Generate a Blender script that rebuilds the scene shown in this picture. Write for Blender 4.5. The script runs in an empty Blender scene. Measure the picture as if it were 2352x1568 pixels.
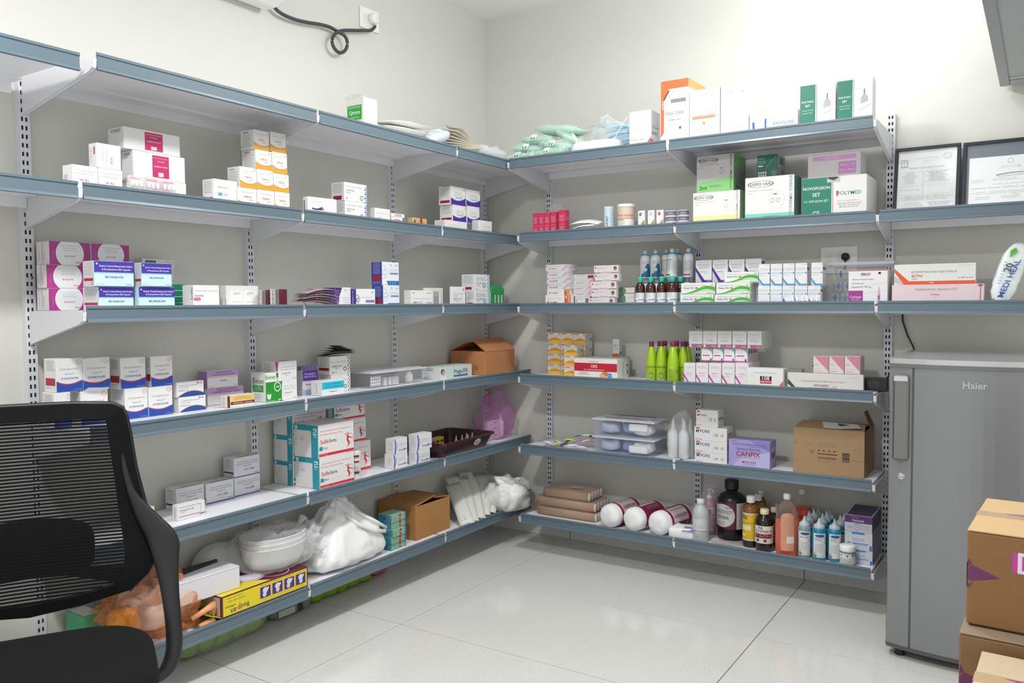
import bpy, math, random
from mathutils import Vector, Matrix, Euler, noise
PI = math.pi
sc = bpy.context.scene
C = sc.collection
R = math.radians

# ------------------------------------------------------------------ camera
F_PX = 1887.73
cam = bpy.data.cameras.new('camera')
cam.sensor_width = 36.0
cam.lens = F_PX / 2352 * 36.0
cam.clip_start = 0.05
cam_o = bpy.data.objects.new('camera', cam)
C.objects.link(cam_o)
yaw, pitch, roll = 0.57523, -0.04623, -0.00632
fw = Vector((-math.sin(yaw) * math.cos(pitch), math.cos(yaw) * math.cos(pitch), math.sin(pitch)))
rt = Vector((math.cos(yaw), math.sin(yaw), 0))
up = rt.cross(fw)
r2 = rt * math.cos(roll) + up * math.sin(roll)
u2 = up * math.cos(roll) - rt * math.sin(roll)
mw = Matrix((r2, u2, -fw)).transposed().to_4x4()
mw.translation = Vector((3.145, -4.5405, 1.4998))
cam_o.matrix_world = mw
sc.camera = cam_o

# ------------------------------------------------------------------ world, lights, exposure
w = bpy.data.worlds.new('room_world')
sc.world = w
w.use_nodes = True
w.node_tree.nodes['Background'].inputs[0].default_value = (1.0, 0.99, 0.96, 1)
w.node_tree.nodes['Background'].inputs[1].default_value = 0.9
sc.view_settings.view_transform = 'Standard'
sc.view_settings.look = 'None'
sc.view_settings.exposure = 0.13
sc.view_settings.gamma = 1.0
sc.view_settings.use_curve_mapping = False


def area(name, loc, size, power, rot=(0, 0, 0), col=(1, 0.99, 0.98)):
    l = bpy.data.lights.new(name, 'AREA')
    l.shape = 'RECTANGLE'
    l.size, l.size_y = size
    l.energy = power
    l.color = col
    o = bpy.data.objects.new(name, l)
    o.location = loc
    o.rotation_euler = rot
    C.objects.link(o)


def bulb(name, loc, radius, power, col=(1, 0.985, 0.955)):
    l = bpy.data.lights.new(name, 'POINT')
    l.shadow_soft_size = radius
    l.energy = power
    l.color = col
    o = bpy.data.objects.new(name, l)
    o.location = loc
    C.objects.link(o)


for y_, p1, p2 in ((-1.5, 24, 16), (-3.85, 8, 56)):
    bulb('ceiling_lamp', (1.65, y_, 3.16), 0.10, p1, (1, 1, .985))
    area('ceiling_lamp', (1.65, y_, 3.10), (0.25, 0.25), p2)
bulb('wall_lamp', (2.42, -0.42, 3.14), 0.07, 14, (1, 1, .985))


# ------------------------------------------------------------------ materials
def lin(c):
    return c / 12.92 if c <= 0.04045 else ((c + 0.055) / 1.055) ** 2.4


def rgb(h):
    h = h.lstrip('#')
    return tuple(lin(int(h[i:i + 2], 16) / 255) for i in (0, 2, 4)) + (1,)


MATS = {}


def M(h, rough=0.5, metal=0.0, kind='', alpha=1.0, bump=0.0, scale=40.0, vary=0.0, spec=0.5, trans=0.0):
    key = (h, rough, metal, kind, alpha, bump, scale, vary, spec, trans)
    if key in MATS:
        return MATS[key]
    m = bpy.data.materials.new((kind or 'surface') + '_' + h.lstrip('#'))
    m.use_nodes = True
    nt = m.node_tree
    b = nt.nodes['Principled BSDF']
    b.inputs['Base Color'].default_value = rgb(h)
    b.inputs['Roughness'].default_value = rough
    b.inputs['Metallic'].default_value = metal
    b.inputs['Specular IOR Level'].default_value = spec
    b.inputs['Transmission Weight'].default_value = trans
    m.diffuse_color = rgb(h)
    if alpha < 1:
        b.inputs['Alpha'].default_value = alpha
    if vary > 0 or bump > 0:
        tc = nt.nodes.new('ShaderNodeTexCoord')
        n = nt.nodes.new('ShaderNodeTexNoise')
        n.inputs['Scale'].default_value = scale
        n.inputs['Detail'].default_value = 6
        nt.links.new(tc.outputs['Object'], n.inputs['Vector'])
        if vary > 0:
            mx = nt.nodes.new('ShaderNodeMix')
            mx.data_type = 'RGBA'
            c = rgb(h)
            mx.inputs[6].default_value = tuple(v * (1 - vary) for v in c[:3]) + (1,)
            mx.inputs[7].default_value = tuple(min(1, v * (1 + vary)) for v in c[:3]) + (1,)
            nt.links.new(n.outputs['Fac'], mx.inputs[0])
            nt.links.new(mx.outputs[2], b.inputs['Base Color'])
        if bump > 0:
            bp = nt.nodes.new('ShaderNodeBump')
            bp.inputs['Strength'].default_value = bump
            bp.inputs['Distance'].default_value = 0.002
            nt.links.new(n.outputs['Fac'], bp.inputs['Height'])
            nt.links.new(bp.outputs['Normal'], b.inputs['Normal'])
    MATS[key] = m
    return m


def film(h, cover=0.3, rough=0.12, edge=0.5):
    """clear plastic: see-through face on, denser and shinier at grazing angles"""
    key = ('film', h, cover, rough, edge)
    if key in MATS:
        return MATS[key]
    m = bpy.data.materials.new('clear_plastic_' + h.lstrip('#'))
    m.use_nodes = True
    nt = m.node_tree
    b = nt.nodes['Principled BSDF']
    b.inputs['Base Color'].default_value = rgb(h)
    b.inputs['Roughness'].default_value = rough
    out = nt.nodes['Material Output']
    tr = nt.nodes.new('ShaderNodeBsdfTransparent')
    mix = nt.nodes.new('ShaderNodeMixShader')
    lw = nt.nodes.new('ShaderNodeLayerWeight')
    lw.inputs['Blend'].default_value = 0.35
    ma = nt.nodes.new('ShaderNodeMath')
    ma.operation = 'MULTIPLY_ADD'
    ma.inputs[1].default_value = edge
    ma.inputs[2].default_value = cover
    ma.use_clamp = True
    nt.links.new(lw.outputs['Facing'], ma.inputs[0])
    nt.links.new(ma.outputs[0], mix.inputs[0])
    nt.links.new(tr.outputs[0], mix.inputs[1])
    nt.links.new(b.outputs[0], mix.inputs[2])
    nt.links.new(mix.outputs[0], out.inputs[0])
    MATS[key] = m
    return m


WHITE = 'f1f1f0'


def paper(h=WHITE):
    key = ('card', h)
    if key not in MATS:
        m = M(h, 0.42, kind='printed_card')
        c = rgb(h)
        m.node_tree.nodes['Principled BSDF'].inputs['Base Color'].default_value = (c[0] * .84, c[1] * .84, c[2] * .84, 1)
        MATS[key] = m
    return MATS[key]


CARD = dict(kind='corrugated_board', rough=0.75, bump=0.25, scale=60, vary=0.06)


# ------------------------------------------------------------------ mesh building
class MB:
    def __init__(s):
        s.v, s.f, s.m, s.mats, s.sm = [], [], [], [], []

    def mi(s, mat):
        if mat not in s.mats:
            s.mats.append(mat)
        return s.mats.index(mat)

    def face(s, pts, mat, smooth=False):
        n = len(s.v)
        s.v += [tuple(p) for p in pts]
        s.f.append(tuple(range(n, n + len(pts))))
        s.m.append(s.mi(mat))
        s.sm.append(smooth)

    def add(s, vs, fs, mat, smooth=False):
        n = len(s.v)
        s.v += [tuple(p) for p in vs]
        i = s.mi(mat)
        for f in fs:
            s.f.append(tuple(k + n for k in f))
            s.m.append(i)
            s.sm.append(smooth)
        return n

    def box(s, lo, hi, mat, ch=0.0):
        x0, y0, z0 = lo
        x1, y1, z1 = hi
        if ch <= 0:
            vs = [(x, y, z) for x in (x0, x1) for y in (y0, y1) for z in (z0, z1)]
            return s.add(vs, [(0, 1, 3, 2), (4, 6, 7, 5), (0, 4, 5, 1), (2, 3, 7, 6), (0, 2, 6, 4), (1, 5, 7, 3)], mat)
        c = min(ch, (x1 - x0) / 3, (y1 - y0) / 3, (z1 - z0) / 3)
        vs, idx = [], {}
        X, Y, Z = (x0, x1), (y0, y1), (z0, z1)
        for i in (0, 1):
            for j in (0, 1):
                for k in (0, 1):
                    sx, sy, sz = (c, -c)[i], (c, -c)[j], (c, -c)[k]
                    for ax, q in enumerate(((X[i], Y[j] + sy, Z[k] + sz), (X[i] + sx, Y[j], Z[k] + sz), (X[i] + sx, Y[j] + sy, Z[k]))):
                        idx[(i, j, k, ax)] = len(vs)
                        vs.append(q)
        fs = []
        for ax in range(3):
            for e in (0, 1):
                o = []
                for (p, q) in ((0, 0), (1, 0), (1, 1), (0, 1)):
                    t = [p, q]
                    t.insert(ax, e)
                    o.append(idx[(*t, ax)])
                fs.append(tuple(o))
        for ax in range(3):
            a, b = [t for t in range(3) if t != ax]
            for p in (0, 1):
                for q in (0, 1):
                    c0, c1 = [0, 0, 0], [0, 0, 0]
                    c0[a] = c1[a] = p
                    c0[b] = c1[b] = q
                    c0[ax], c1[ax] = 0, 1
                    fs.append((idx[(*c0, a)], idx[(*c1, a)], idx[(*c1, b)], idx[(*c0, b)]))
        for i in (0, 1):
            for j in (0, 1):
                for k in (0, 1):
                    fs.append((idx[(i, j, k, 0)], idx[(i, j, k, 1)], idx[(i, j, k, 2)]))
        return s.add(vs, fs, mat)

    def lathe(s, prof, mat, seg=20, c=(0, 0, 0), sx=1.0, sy=1.0, smooth=True, cap=True):
        vs, fs = [], []
        for r, z in prof:
            for k in range(seg):
                a = 2 * PI * k / seg
                vs.append((c[0] + r * sx * math.cos(a), c[1] + r * sy * math.sin(a), c[2] + z))
        for i in range(len(prof) - 1):
            for k in range(seg):
                k2 = (k + 1) % seg
                fs.append((i * seg + k, i * seg + k2, (i + 1) * seg + k2, (i + 1) * seg + k))
        if cap:
            fs.append(tuple(reversed(range(seg))))
            fs.append(tuple((len(prof) - 1) * seg + k for k in range(seg)))
        return s.add(vs, fs, mat, smooth)

    def tube(s, pts, r, mat, seg=8, flat=1.0):
        pts = [Vector(p) for p in pts]
        vs, fs = [], []
        for i, p in enumerate(pts):
            d = (pts[min(i + 1, len(pts) - 1)] - pts[max(i - 1, 0)]).normalized()
            a = d.cross(Vector((0, 0, 1)))
            if a.length < 0.05:
                a = d.cross(Vector((0, 1, 0)))
            a.normalize()
            b = d.cross(a)
            rr = r[i] if isinstance(r, (list, tuple)) else r
            for k in range(seg):
                t = 2 * PI * k / seg
                vs.append(p + a * rr * math.cos(t) + b * rr * flat * math.sin(t))
        for i in range(len(pts) - 1):
            for k in range(seg):
                k2 = (k + 1) % seg
                fs.append((i * seg + k, i * seg + k2, (i + 1) * seg + k2, (i + 1) * seg + k))
        fs.append(tuple(reversed(range(seg))))
        fs.append(tuple((len(pts) - 1) * seg + k for k in range(seg)))
        s.add(vs, fs, mat, True)

    def prism(s, pts, axis, a, b, mat, smooth=False):
        """extrude a 2-D outline along axis from a to b"""
        def P(q, t):
            q = list(q)
            q.insert(axis, t)
            return q
        n = len(pts)
        vs = [P(q, a) for q in pts] + [P(q, b) for q in pts]
        fs = [tuple(range(n)), tuple(reversed(range(n, 2 * n)))]
        fs += [(i, (i + 1) % n, n + (i + 1) % n, n + i) for i in range(n)]
        s.add(vs, fs, mat, smooth)

    def blob(s, c, r, mat, e=(0.7, 0.7), cr=0.0, freq=14, seed=0, nu=36, nv=18, floor=None, rot=None, lobes=None):
        def sp(v, k):
            return math.copysign(abs(v) ** k, v)
        vs, fs = [], []
        rm = Euler(rot).to_matrix() if rot else None
        for j in range(nv + 1):
            ph = -PI / 2 + PI * j / nv
            for i in range(nu):
                th = 2 * PI * i / nu
                x = r[0] * sp(math.cos(ph), e[0]) * sp(math.cos(th), e[1])
                y = r[1] * sp(math.cos(ph), e[0]) * sp(math.sin(th), e[1])
                z = r[2] * sp(math.sin(ph), e[0])
                if lobes:
                    x, y, z = lobes(x, y, z)
                q = Vector((x, y, z))
                if cr:
                    t = (q + Vector((seed * 3.1, seed * 1.7, seed))) * freq
                    n1 = abs(noise.noise(t)) * 1.6 - 0.35
                    n2 = abs(noise.noise(t * 2.3)) * 0.8 - 0.2
                    q += (q.normalized() + Vector((0, 0, .25))) * cr * (n1 + n2)
                if rm:
                    q = rm @ q
                q += Vector(c)
                if floor is not None and q.z < floor:
                    q.z = floor
                vs.append(q)
        for j in range(nv):
            for i in range(nu):
                i2 = (i + 1) % nu
                fs.append((j * nu + i, j * nu + i2, (j + 1) * nu + i2, (j + 1) * nu + i))
        s.add(vs, fs, mat, True)

    def xf(s, mtx, start=0):
        for i in range(start, len(s.v)):
            s.v[i] = tuple(mtx @ Vector(s.v[i]))

    def build(s, name, parent=None):
        me = bpy.data.meshes.new(name)
        me.from_pydata(s.v, [], s.f)
        for m in s.mats:
            me.materials.append(m)
        me.polygons.foreach_set('material_index', s.m)
        me.polygons.foreach_set('use_smooth', s.sm)
        me.update()
        o = bpy.data.objects.new(name, me)
        C.objects.link(o)
        if parent:
            o.parent = parent
        return o


def tag(o, label, cat, group=None):
    o['label'] = label
    o['category'] = cat
    if group:
        o['group'] = group
    return o


def empty(name, loc, label, cat, rotz=0.0, group=None):
    o = bpy.data.objects.new(name, None)
    o.empty_display_size = 0.05
    C.objects.link(o)
    o.location = loc
    o.rotation_euler = (0, 0, rotz)
    return tag(o, label, cat, group)


def struct(mb, name, parent=None):
    o = mb.build(name, parent)
    if not parent:
        o['kind'] = 'structure'
    return o


# lettering: outlines of the built-in font, cached by string
TXT = {}


def letters(s, bold=False):
    k = (s, bold)
    if k not in TXT:
        cu = bpy.data.curves.new('lettering', 'FONT')
        cu.body = s
        cu.align_x = 'CENTER'
        cu.resolution_u = 2
        cu.size = 1.0
        if bold:
            cu.offset = 0.012
        o = bpy.data.objects.new('lettering', cu)
        me = o.to_mesh()
        vs = [tuple(v.co) for v in me.vertices]
        fs = [tuple(p.vertices) for p in me.polygons]
        o.to_mesh_clear()
        bpy.data.objects.remove(o)
        bpy.data.curves.remove(cu)
        xs = [v[0] for v in vs] or [0, 1]
        ys = [v[1] for v in vs] or [0, 1]
        x0, x1, y0, y1 = min(xs), max(xs), min(ys), max(ys)
        cx, cy, W = (x0 + x1) / 2, (y0 + y1) / 2, (x1 - x0) or 1
        TXT[k] = ([((v[0] - cx) / W, (v[1] - cy) / W) for v in vs], fs, (y1 - y0) / W)
    return TXT[k]


def art_on(mb, prims, plane, U, V, rnd, start=0):
    """print flat marks; plane(u, v, layer) gives the point, U and V are the panel's width and height in metres"""
    for li, pr in enumerate(prims):
        k = pr[0]
        L = li + start
        if k == 'r':
            _, u0, v0, u1, v1, h = pr
            n = plane.div
            for i in range(n):
                a, b = u0 + (u1 - u0) * i / n, u0 + (u1 - u0) * (i + 1) / n
                mb.face([plane(a, v0, L), plane(b, v0, L), plane(b, v1, L), plane(a, v1, L)], paper(h))
        elif k == 'p':
            mb.face([plane(u, v, L) for u, v in pr[1]], paper(pr[2]))
        elif k == 'e':
            _, cu, cv, ru, rv, h = pr
            if plane.div > 1:
                N = 24
                for i in range(N):
                    a, b = -1 + 2 * i / N, -1 + 2 * (i + 1) / N
                    ha, hb = rv * math.sqrt(max(0, 1 - a * a)), rv * math.sqrt(max(0, 1 - b * b))
                    mb.face([plane(cu + ru * a, cv - ha, L), plane(cu + ru * b, cv - hb, L), plane(cu + ru * b, cv + hb, L), plane(cu + ru * a, cv + ha, L)], paper(h))
            else:
                mb.face([plane(cu + ru * math.cos(t * PI / 24), cv + rv * math.sin(t * PI / 24), L) for t in range(48)], paper(h))
        elif k == 'o':      # ring
            _, cu, cv, ru, rv, wd, h = pr
            for t in range(20):
                a, b = t * PI / 10, (t + 1) * PI / 10
                mb.face([plane(cu + ru * q * math.cos(s_), cv + rv * q * math.sin(s_), L) for q, s_ in ((1, a), (1, b), (1 - wd, b), (1 - wd, a))], paper(h))
        elif k == 'w':      # wave band: top(u), bottom(u) as control triples (v at 0, .5, 1)
            _, u0, u1, top, bot, h = pr
            def q3(c, t):
                return c[0] * (1 - t) * (1 - t) + 2 * c[1] * t * (1 - t) + c[2] * t * t
            N = 10
            for i in range(N):
                a, b = i / N, (i + 1) / N
                ua, ub = u0 + (u1 - u0) * a, u0 + (u1 - u0) * b
                mb.face([plane(ua, q3(bot, a), L), plane(ub, q3(bot, b), L), plane(ub, q3(top, b), L), plane(ua, q3(top, a), L)], paper(h))
        elif k in 'tT':
            _, cu, cv, wd, s, h = pr[:6]
            rot = pr[6] if len(pr) > 6 else 0
            vs, fs, asp = letters(s, k == 'T')
            ww = wd * (U if rot % 180 == 0 else V)
            ca, sa = math.cos(R(rot)), math.sin(R(rot))
            pts = []
            for x, y in vs:
                x, y = x * ww, y * ww
                x, y = x * ca - y * sa, x * sa + y * ca
                pts.append(plane(cu + x / U, cv + y / V, L + (5 if plane.div > 1 else 0)))
            mb.add(pts, fs, paper(h))
        elif k == 'g':      # lines of print too small to read
            _, u0, v0, u1, v1, n, h = pr[:7]
            rag = pr[7] if len(pr) > 7 else 0.0
            h = ''.join('%02x' % int(int(h[i:i + 2], 16) * .75 + 225 * .25) for i in (0, 2, 4))
            for i in range(n):
                y1 = v1 - (v1 - v0) * i / n
                y0 = y1 - (v1 - v0) / n * 0.32
                sh = rnd.random() * rag
                a = u0 + (u1 - u0) * sh / 2
                e = u1 - (u1 - u0) * sh / 2
                while a < e:
                    b = min(e, a + (u1 - u0) * rnd.uniform(0.06, 0.2))
                    mb.face([plane(a, y0, L), plane(b, y0, L), plane(b, y1, L), plane(a, y1, L)], paper(h))
                    a = b + (u1 - u0) * 0.03


def face_plane(w_, d_, h_, f):
    fr = {'F': ((-w_ / 2, -d_ / 2, 0), (w_, 0, 0), (0, 0, h_), (0, -1, 0)),
          'L': ((-w_ / 2, d_ / 2, 0), (0, -d_, 0), (0, 0, h_), (-1, 0, 0)),
          'R': ((w_ / 2, -d_ / 2, 0), (0, d_, 0), (0, 0, h_), (1, 0, 0)),
          'T': ((-w_ / 2, -d_ / 2, h_), (w_, 0, 0), (0, d_, 0), (0, 0, 1))}[f]
    O, U, V, N = [Vector(q) for q in fr]

    def plane(u, v, L):
        u = min(max(u, 0.004), 0.996)
        v = min(max(v, 0.006), 0.994)
        return O + U * u + V * v + N * (0.00018 + 0.00005 * L)
    plane.div = 1
    return plane, U.length, V.length


def cyl_plane(r, z0, z1, facing, span):
    def plane(u, v, L):
        a = facing + (u - 0.5) * span
        q = r + 0.0004 + 0.00015 * L
        return Vector((q * math.cos(a), q * math.sin(a), z0 + (z1 - z0) * v))
    plane.div = 40
    return plane, r * span, z1 - z0


SIDE = [('g', .1, .5, .9, .93, 7, '8f8f92', .4), ('r', .1, .14, .9, .30, 'b5253a')]
GREY = '9a9a9c'
def two_line(a, b, c, col='4a4a58'):
    return [('F', 'g', .12, .62, .9, .86, 2, GREY), ('F', 'T', .35, .3, .32, c, col)]
SD = [('S',) + p for p in SIDE]
STY = {
 'qtrans': ('f3f3ee', [('L', 'r', .08, .40, .9, .80, '2fae3c'), ('L', 'g', .12, .70, .86, .77, 2, 'e8f4e8'), ('L', 'T', .5, .60, .62, 'Qtrans', 'f6faf4'), ('L', 't', .5, .47, .4, '(Multimode)', 'e8f4e8'), ('L', 'g', .3, .3, .75, .35, 1, 'b0b0a8'), ('F', 'g', .8, .05, .95, .5, 4, 'dcdcd6')]),
 'afkit': ('f2f2f1', [('F', 't', .52, .78, .86, 'Kit of Two Ornidazole, One Fluconazole', '77777c'), ('F', 't', .45, .64, .72, 'and One Azithromycin Tablets', '77777c'), ('F', 'T', .36, .38, .13, 'AF', '3a3f66'), ('F', 'T', .54, .38, .20, '-Kit', 'b8283c'), ('S', 'r', .15, .2, .5, .6, 'd8c8cc')]),
 'afkit_up': ('f2f2f1', [('F', 't', .25, .5, .8, 'Kit of Two Ornidazole, One Fluconazole', '77777c', 90), ('F', 't', .4, .45, .6, 'and One Azithromycin Tablets', '77777c', 90), ('F', 'T', .6, .35, .3, 'AF-Kit', 'a8304c', 90), ('F', 'r', .93, .04, .945, .96, 'c9c9cc'), ('S', 'g', .1, .2, .4, .8, 6, 'b8b8bc'), ('S', 'r', .62, .55, .78, .85, 'b0505c')]),
 'alamin': ('f0f0ef', [('F', 'r', .36, .08, .68, .92, 'cc1f6c'), ('F', 't', .52, .82, .28, 'AMINO ACIDS AND MINERALS', 'f5cfe0'), ('F', 't', .52, .70, .14, 'CAPSULES', 'f5cfe0'), ('F', 'T', .52, .5, .26, 'ALAMIN-M FORTE', 'fbeaf2'), ('F', 'r', .47, .12, .57, .28, 'f2d8e4'), ('S', 'T', .5, .86, .6, '10 PACKS', '8a2a58'), ('S', 'g', .3, .7, .7, .76, 1, 'b8a8b0')]),
 'ab100': ('f2f2f1', [('F', 'g', .18, .6, .6, .72, 1, GREY), ('F', 'r', .18, .36, .36, .5, '8fc3d8'), ('F', 'T', .27, .43, .12, 'AB', '2a5c88'), ('F', 'T', .48, .43, .16, '100', '9aa4ae'), ('F', 'g', .18, .2, .5, .26, 1, 'b8b8b8'), ('S', 'r', .12, .12, .9, .3, 'b5253a'), ('S', 'g', .1, .42, .9, .9, 6, '9a9a9e', .3)]),
 'argi_low': ('efefec', [('F', 't', .5, .78, .7, 'L-Arginine Granules 3g', 'b4b4b0'), ('F', 'T', .5, .56, .42, 'Argihope', 'a83a5c'), ('F', 't', .66, .42, .2, 'Sachet', '777777'), ('F', 'w', 0, 1, (.34, .05, .3), (.0, .0, .0), 'eaa824'), ('F', 'w', 0, 1, (.37, .08, .33), (.34, .05, .3), 'd86a3c')]),
 'argi': ('efefec', [('F', 't', .5, .78, .7, 'L-Arginine Granules 3g', 'bdbdb8'), ('F', 'T', .5, .52, .42, 'Argihope', 'c8567c'), ('F', 't', .66, .40, .2, 'Sachet', '777777'), ('F', 'w', 0, 1, (.34, .05, .3), (.0, .0, .0), 'eaa824'), ('F', 'w', 0, 1, (.37, .08, .33), (.34, .05, .3), 'd86a3c'), ('F', 'o', .86, .88, .05, .05, .3, 'd88090'), ('S', 'T', .4, .88, .4, 'Argihope', '8a2a48'), ('S', 'g', .08, .1, .85, .78, 9, '9c9c9c', .4)]),
 'flatpack': ('f1f1f0', [('F', 'g', .1, .6, .5, .75, 1, 'c8c8c8'), ('F', 'w', .15, .5, (.4, .3, .5), (.3, .25, .3), '3c3c78'), ('F', 'p', [(.5, .3), (.56, .3), (.53, .45)], 'b03048'), ('F', 'r', .60, 0, .606, 1, 'c8c8c8'), ('S', 'r', .2, .3, .4, .8, '555560')]),
 'linzo': ('f1f1f2', [('F', 't', .42, .78, .72, 'Linezolid Tablets IP 600mg', '9a9aa0'), ('F', 'T', .26, .58, .34, 'LINZOS 600', '55555c'), ('F', 't', .18, .46, .18, 'Tablets', '777777'), ('F', 'e', .11, .14, .025, .04, 'b8283c'), ('F', 'o', .76, .24, .08, .14, .35, '5aa06c')] + [('F', 'p', [(.86 + .05 * (i % 2), .02 + .12 * i), (.91 + .05 * (i % 2), .06 + .12 * i), (.96 + .03 * (i % 2), .02 + .12 * i), (.91 + .04 * (i % 2), -.02 + .12 * i)], '3a4ab0') for i in range(8)] + [('F', 'p', [(.91, .02 + .12 * i), (.95, .06 + .12 * i), (.99, .02 + .12 * i), (.95, -.02 + .12 * i)], '5a78c8') for i in range(8)] + [('S', 'g', .1, .4, .85, .92, 9, '88888c', .3), ('S', 'r', .15, .06, .8, .28, '9c1c34')]),
 'orangefoot': ('f0f0ef', [('F', 't', .5, .68, .74, 'Nitrofurantoin SR Tablets 100 mg', 'a8a8ac'), ('F', 'w', .1, 1, (.02, .35, .05), (0, 0, 0), 'e8743c'), ('F', 't', .34, .38, .3, 'Urifast', 'b09a90')]),
 'flatred': ('efefee', [('F', 'r', .3, .25, .8, .75, 'a02a3c'), ('F', 'r', .31, .32, .79, .68, 'f2f0f0'), ('F', 't', .55, .5, .42, 'EMANZEN', 'a02a3c')]),
 'ribbon': ('d8b878', [('F', 'g', .1, .3, .9, .8, 4, 'a8744c'), ('F', 'r', .52, 0, .68, 1, 'c01c30'), ('F', 'r', .1, .5, .2, .8, '7a2a20'), ('F', 'r', .74, .1, .8, .6, '8a3028'), ('T', 'r', .5, 0, .68, 1, 'c01c30')]),
 'trilow': ('f0f0ef', [('F', 't', .55, .6, .6, 'Calcium and Vitamin D3', 'a8a8ac'), ('F', 'T', .55, .25, .5, 'Tricium-XT', '34349a'), ('S', 'g', .1, .3, .9, .9, 5, 'a8a8aa', .3)]),
 'tricium': ('f0f0ef', [('F', 't', .5, .68, .5, 'Calcium and', 'a4a4a8'), ('F', 't', .5, .56, .66, 'Vitamin D3 Tablets IP', 'a4a4a8'), ('F', 'T', .55, .42, .5, 'Tricium-XT', '38389c'), ('F', 'w', 0, 1, (.36, .08, .44), (.02, .02, .02), '4a2c9c'), ('F', 'w', 0, 1, (.39, .12, .47), (.36, .08, .44), '2fb0b8'), ('F', 'o', .9, .88, .05, .06, .3, 'd88090'), ('S', 'g', .1, .42, .9, .92, 8, '98989c', .4), ('S', 'r', .12, .1, .9, .24, 'a82034')]),
 'bifol': ('e9e6e8', [('F', 'r', 0, 0, 1, 1, 'b03a8e'), ('F', 'e', .51, .5, .35, .62, 'ededee'), ('F', 't', .52, .82, .5, 'Calcium L-5-Methyltetrahydrofolate,', '8c8c90'), ('F', 't', .52, .72, .34, 'Pyridoxal-5-Phosphate &', '8c8c90'), ('F', 't', .52, .62, .34, 'Methylcobalamin Tablets', '8c8c90'), ('F', 'T', .51, .38, .26, 'BI-FOLATE', 'b02858'), ('F', 'T', .72, .12, .14, 'Kaylon', 'c8283c'), ('F', 't', .1, .42, .4, 'BI-FOLATE', 'd088bc', 90), ('F', 't', .92, .5, .4, 'BI-FOLATE', '8c2a70', 90), ('S', 't', .62, .42, .4, 'BI-FOLATE', '8c5878', 90), ('S', 't', .22, .42, .4, 'BI-FOLATE', '9a8890', 90), ('S', 'r', .42, .1, .5, .98, 'c8c4c8')]),
 'becarab': ('cfeef6', [('F', 'r', 0, .56, 1, 1, '4634a8'), ('F', 'r', 0, 0, 1, .03, '4634a8'), ('F', 'r', 0, .52, 1, .545, '7cc4e0'), ('F', 'T', .55, .80, .84, 'Enteric Coated Rabeprazole Sodium', 'ece8fa'), ('F', 'T', .55, .67, .72, '& Domperidone (SR) Capsules', 'ece8fa'), ('F', 'e', .07, .89, .022, .035, 'ece8fa'), ('F', 'T', .5, .38, .46, 'BECARAB-DSR', '4a3a90'), ('F', 't', .14, .1, .2, '10 x 10 Capsules', '6a88a8'), ('F', 't', .86, .1, .14, 'Ontesal', '3a6aa8'),
    ('S', 'r', 0, 0, 1, 1, 'dcdce0'), ('S', 'g', .1, .42, .85, .92, 8, 'a4a4aa', .3), ('S', 'r', .08, .22, .92, .33, 'b5253a'), ('S', 'o', .8, .12, .1, .07, .3, 'c03a4a')]),
 'greenstack': ('0c7a56', [('F', 'r', 0, .25, 1, .27, 'cfe6dc'), ('F', 'r', 0, .5, 1, .52, 'cfe6dc'), ('F', 'r', 0, .74, 1, .76, 'cfe6dc'), ('S', 'r', 0, .25, 1, .27, 'cfe6dc'), ('S', 'r', 0, .5, 1, .52, 'cfe6dc')]),
 'whitegreen': ('e0e2de', [('F', 'r', .1, .88, .42, .97, '0f6a4c'), ('F', 't', .26, .925, .24, 'RECUL-XG', 'd8e8e0'), ('F', 't', .82, .94, .2, 'Tablets IP', 'a8a8a8')]),
 'blong': ('f1f0f0', [('F', 't', .5, .76, .86, 'Pyridoxine Sustained Release Tablets', '909094'), ('F', 'T', .22, .56, .32, 'B-LONG', '4a4a50'), ('F', 'r', .02, .36, .26, .48, 'c83c7c'), ('F', 'T', .14, .42, .18, '100 mg', 'f4e4ec'), ('S', 'T', .85, .65, .5, 'B-LONG', '3c3c40', 90)]),
 'opentray': ('e6e5e1', [('F', 'r', .12, .02, .5, .78, 'f2f2f0'), ('F', 'r', .53, .02, .94, .80, 'f2f2f0'), ('F', 'p', [(.18, .6), (.4, .6), (.46, .72), (.24, .72)], 'd8d8d4'), ('F', 'p', [(.58, .6), (.8, .6), (.88, .74), (.66, .74)], 'd8d8d4'), ('F', 't', .32, .3, .26, 'Cabergoline', 'b8b8b8'), ('F', 't', .74, .3, .28, 'Cabergoline', 'b8b8b8'), ('S', 'T', .9, .3, .3, 'CABLIN', '55555c', 90)]),
 'purplearc': ('efeeec', [('F', 'w', 0, .42, (1, 1, 1), (.0, .4, 1.0), '4b2a7c'), ('F', 'p', [(0, 0), (.02, 0), (.45, 1), (0, 1)], '4b2a7c'), ('F', 'o', .0, .45, .26, .42, .25, '6a4a98'), ('F', 'o', .0, .45, .14, .22, .35, '7c60a8'), ('F', 't', .68, .5, .4, 'Ofloxacin and', 'a8a8ac'), ('F', 't', .68, .38, .38, 'Ornidazole', 'a8a8ac'), ('F', 't', .68, .26, .3, 'Tablets IP', 'a8a8ac'), ('F', 'r', .42, .06, .84, .15, '5a3a90'), ('F', 'e', .66, .86, .08, .05, 'a8d4dc'), ('S', 'r', 0, 0, 1, 1, '5a34a0')]),
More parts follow.
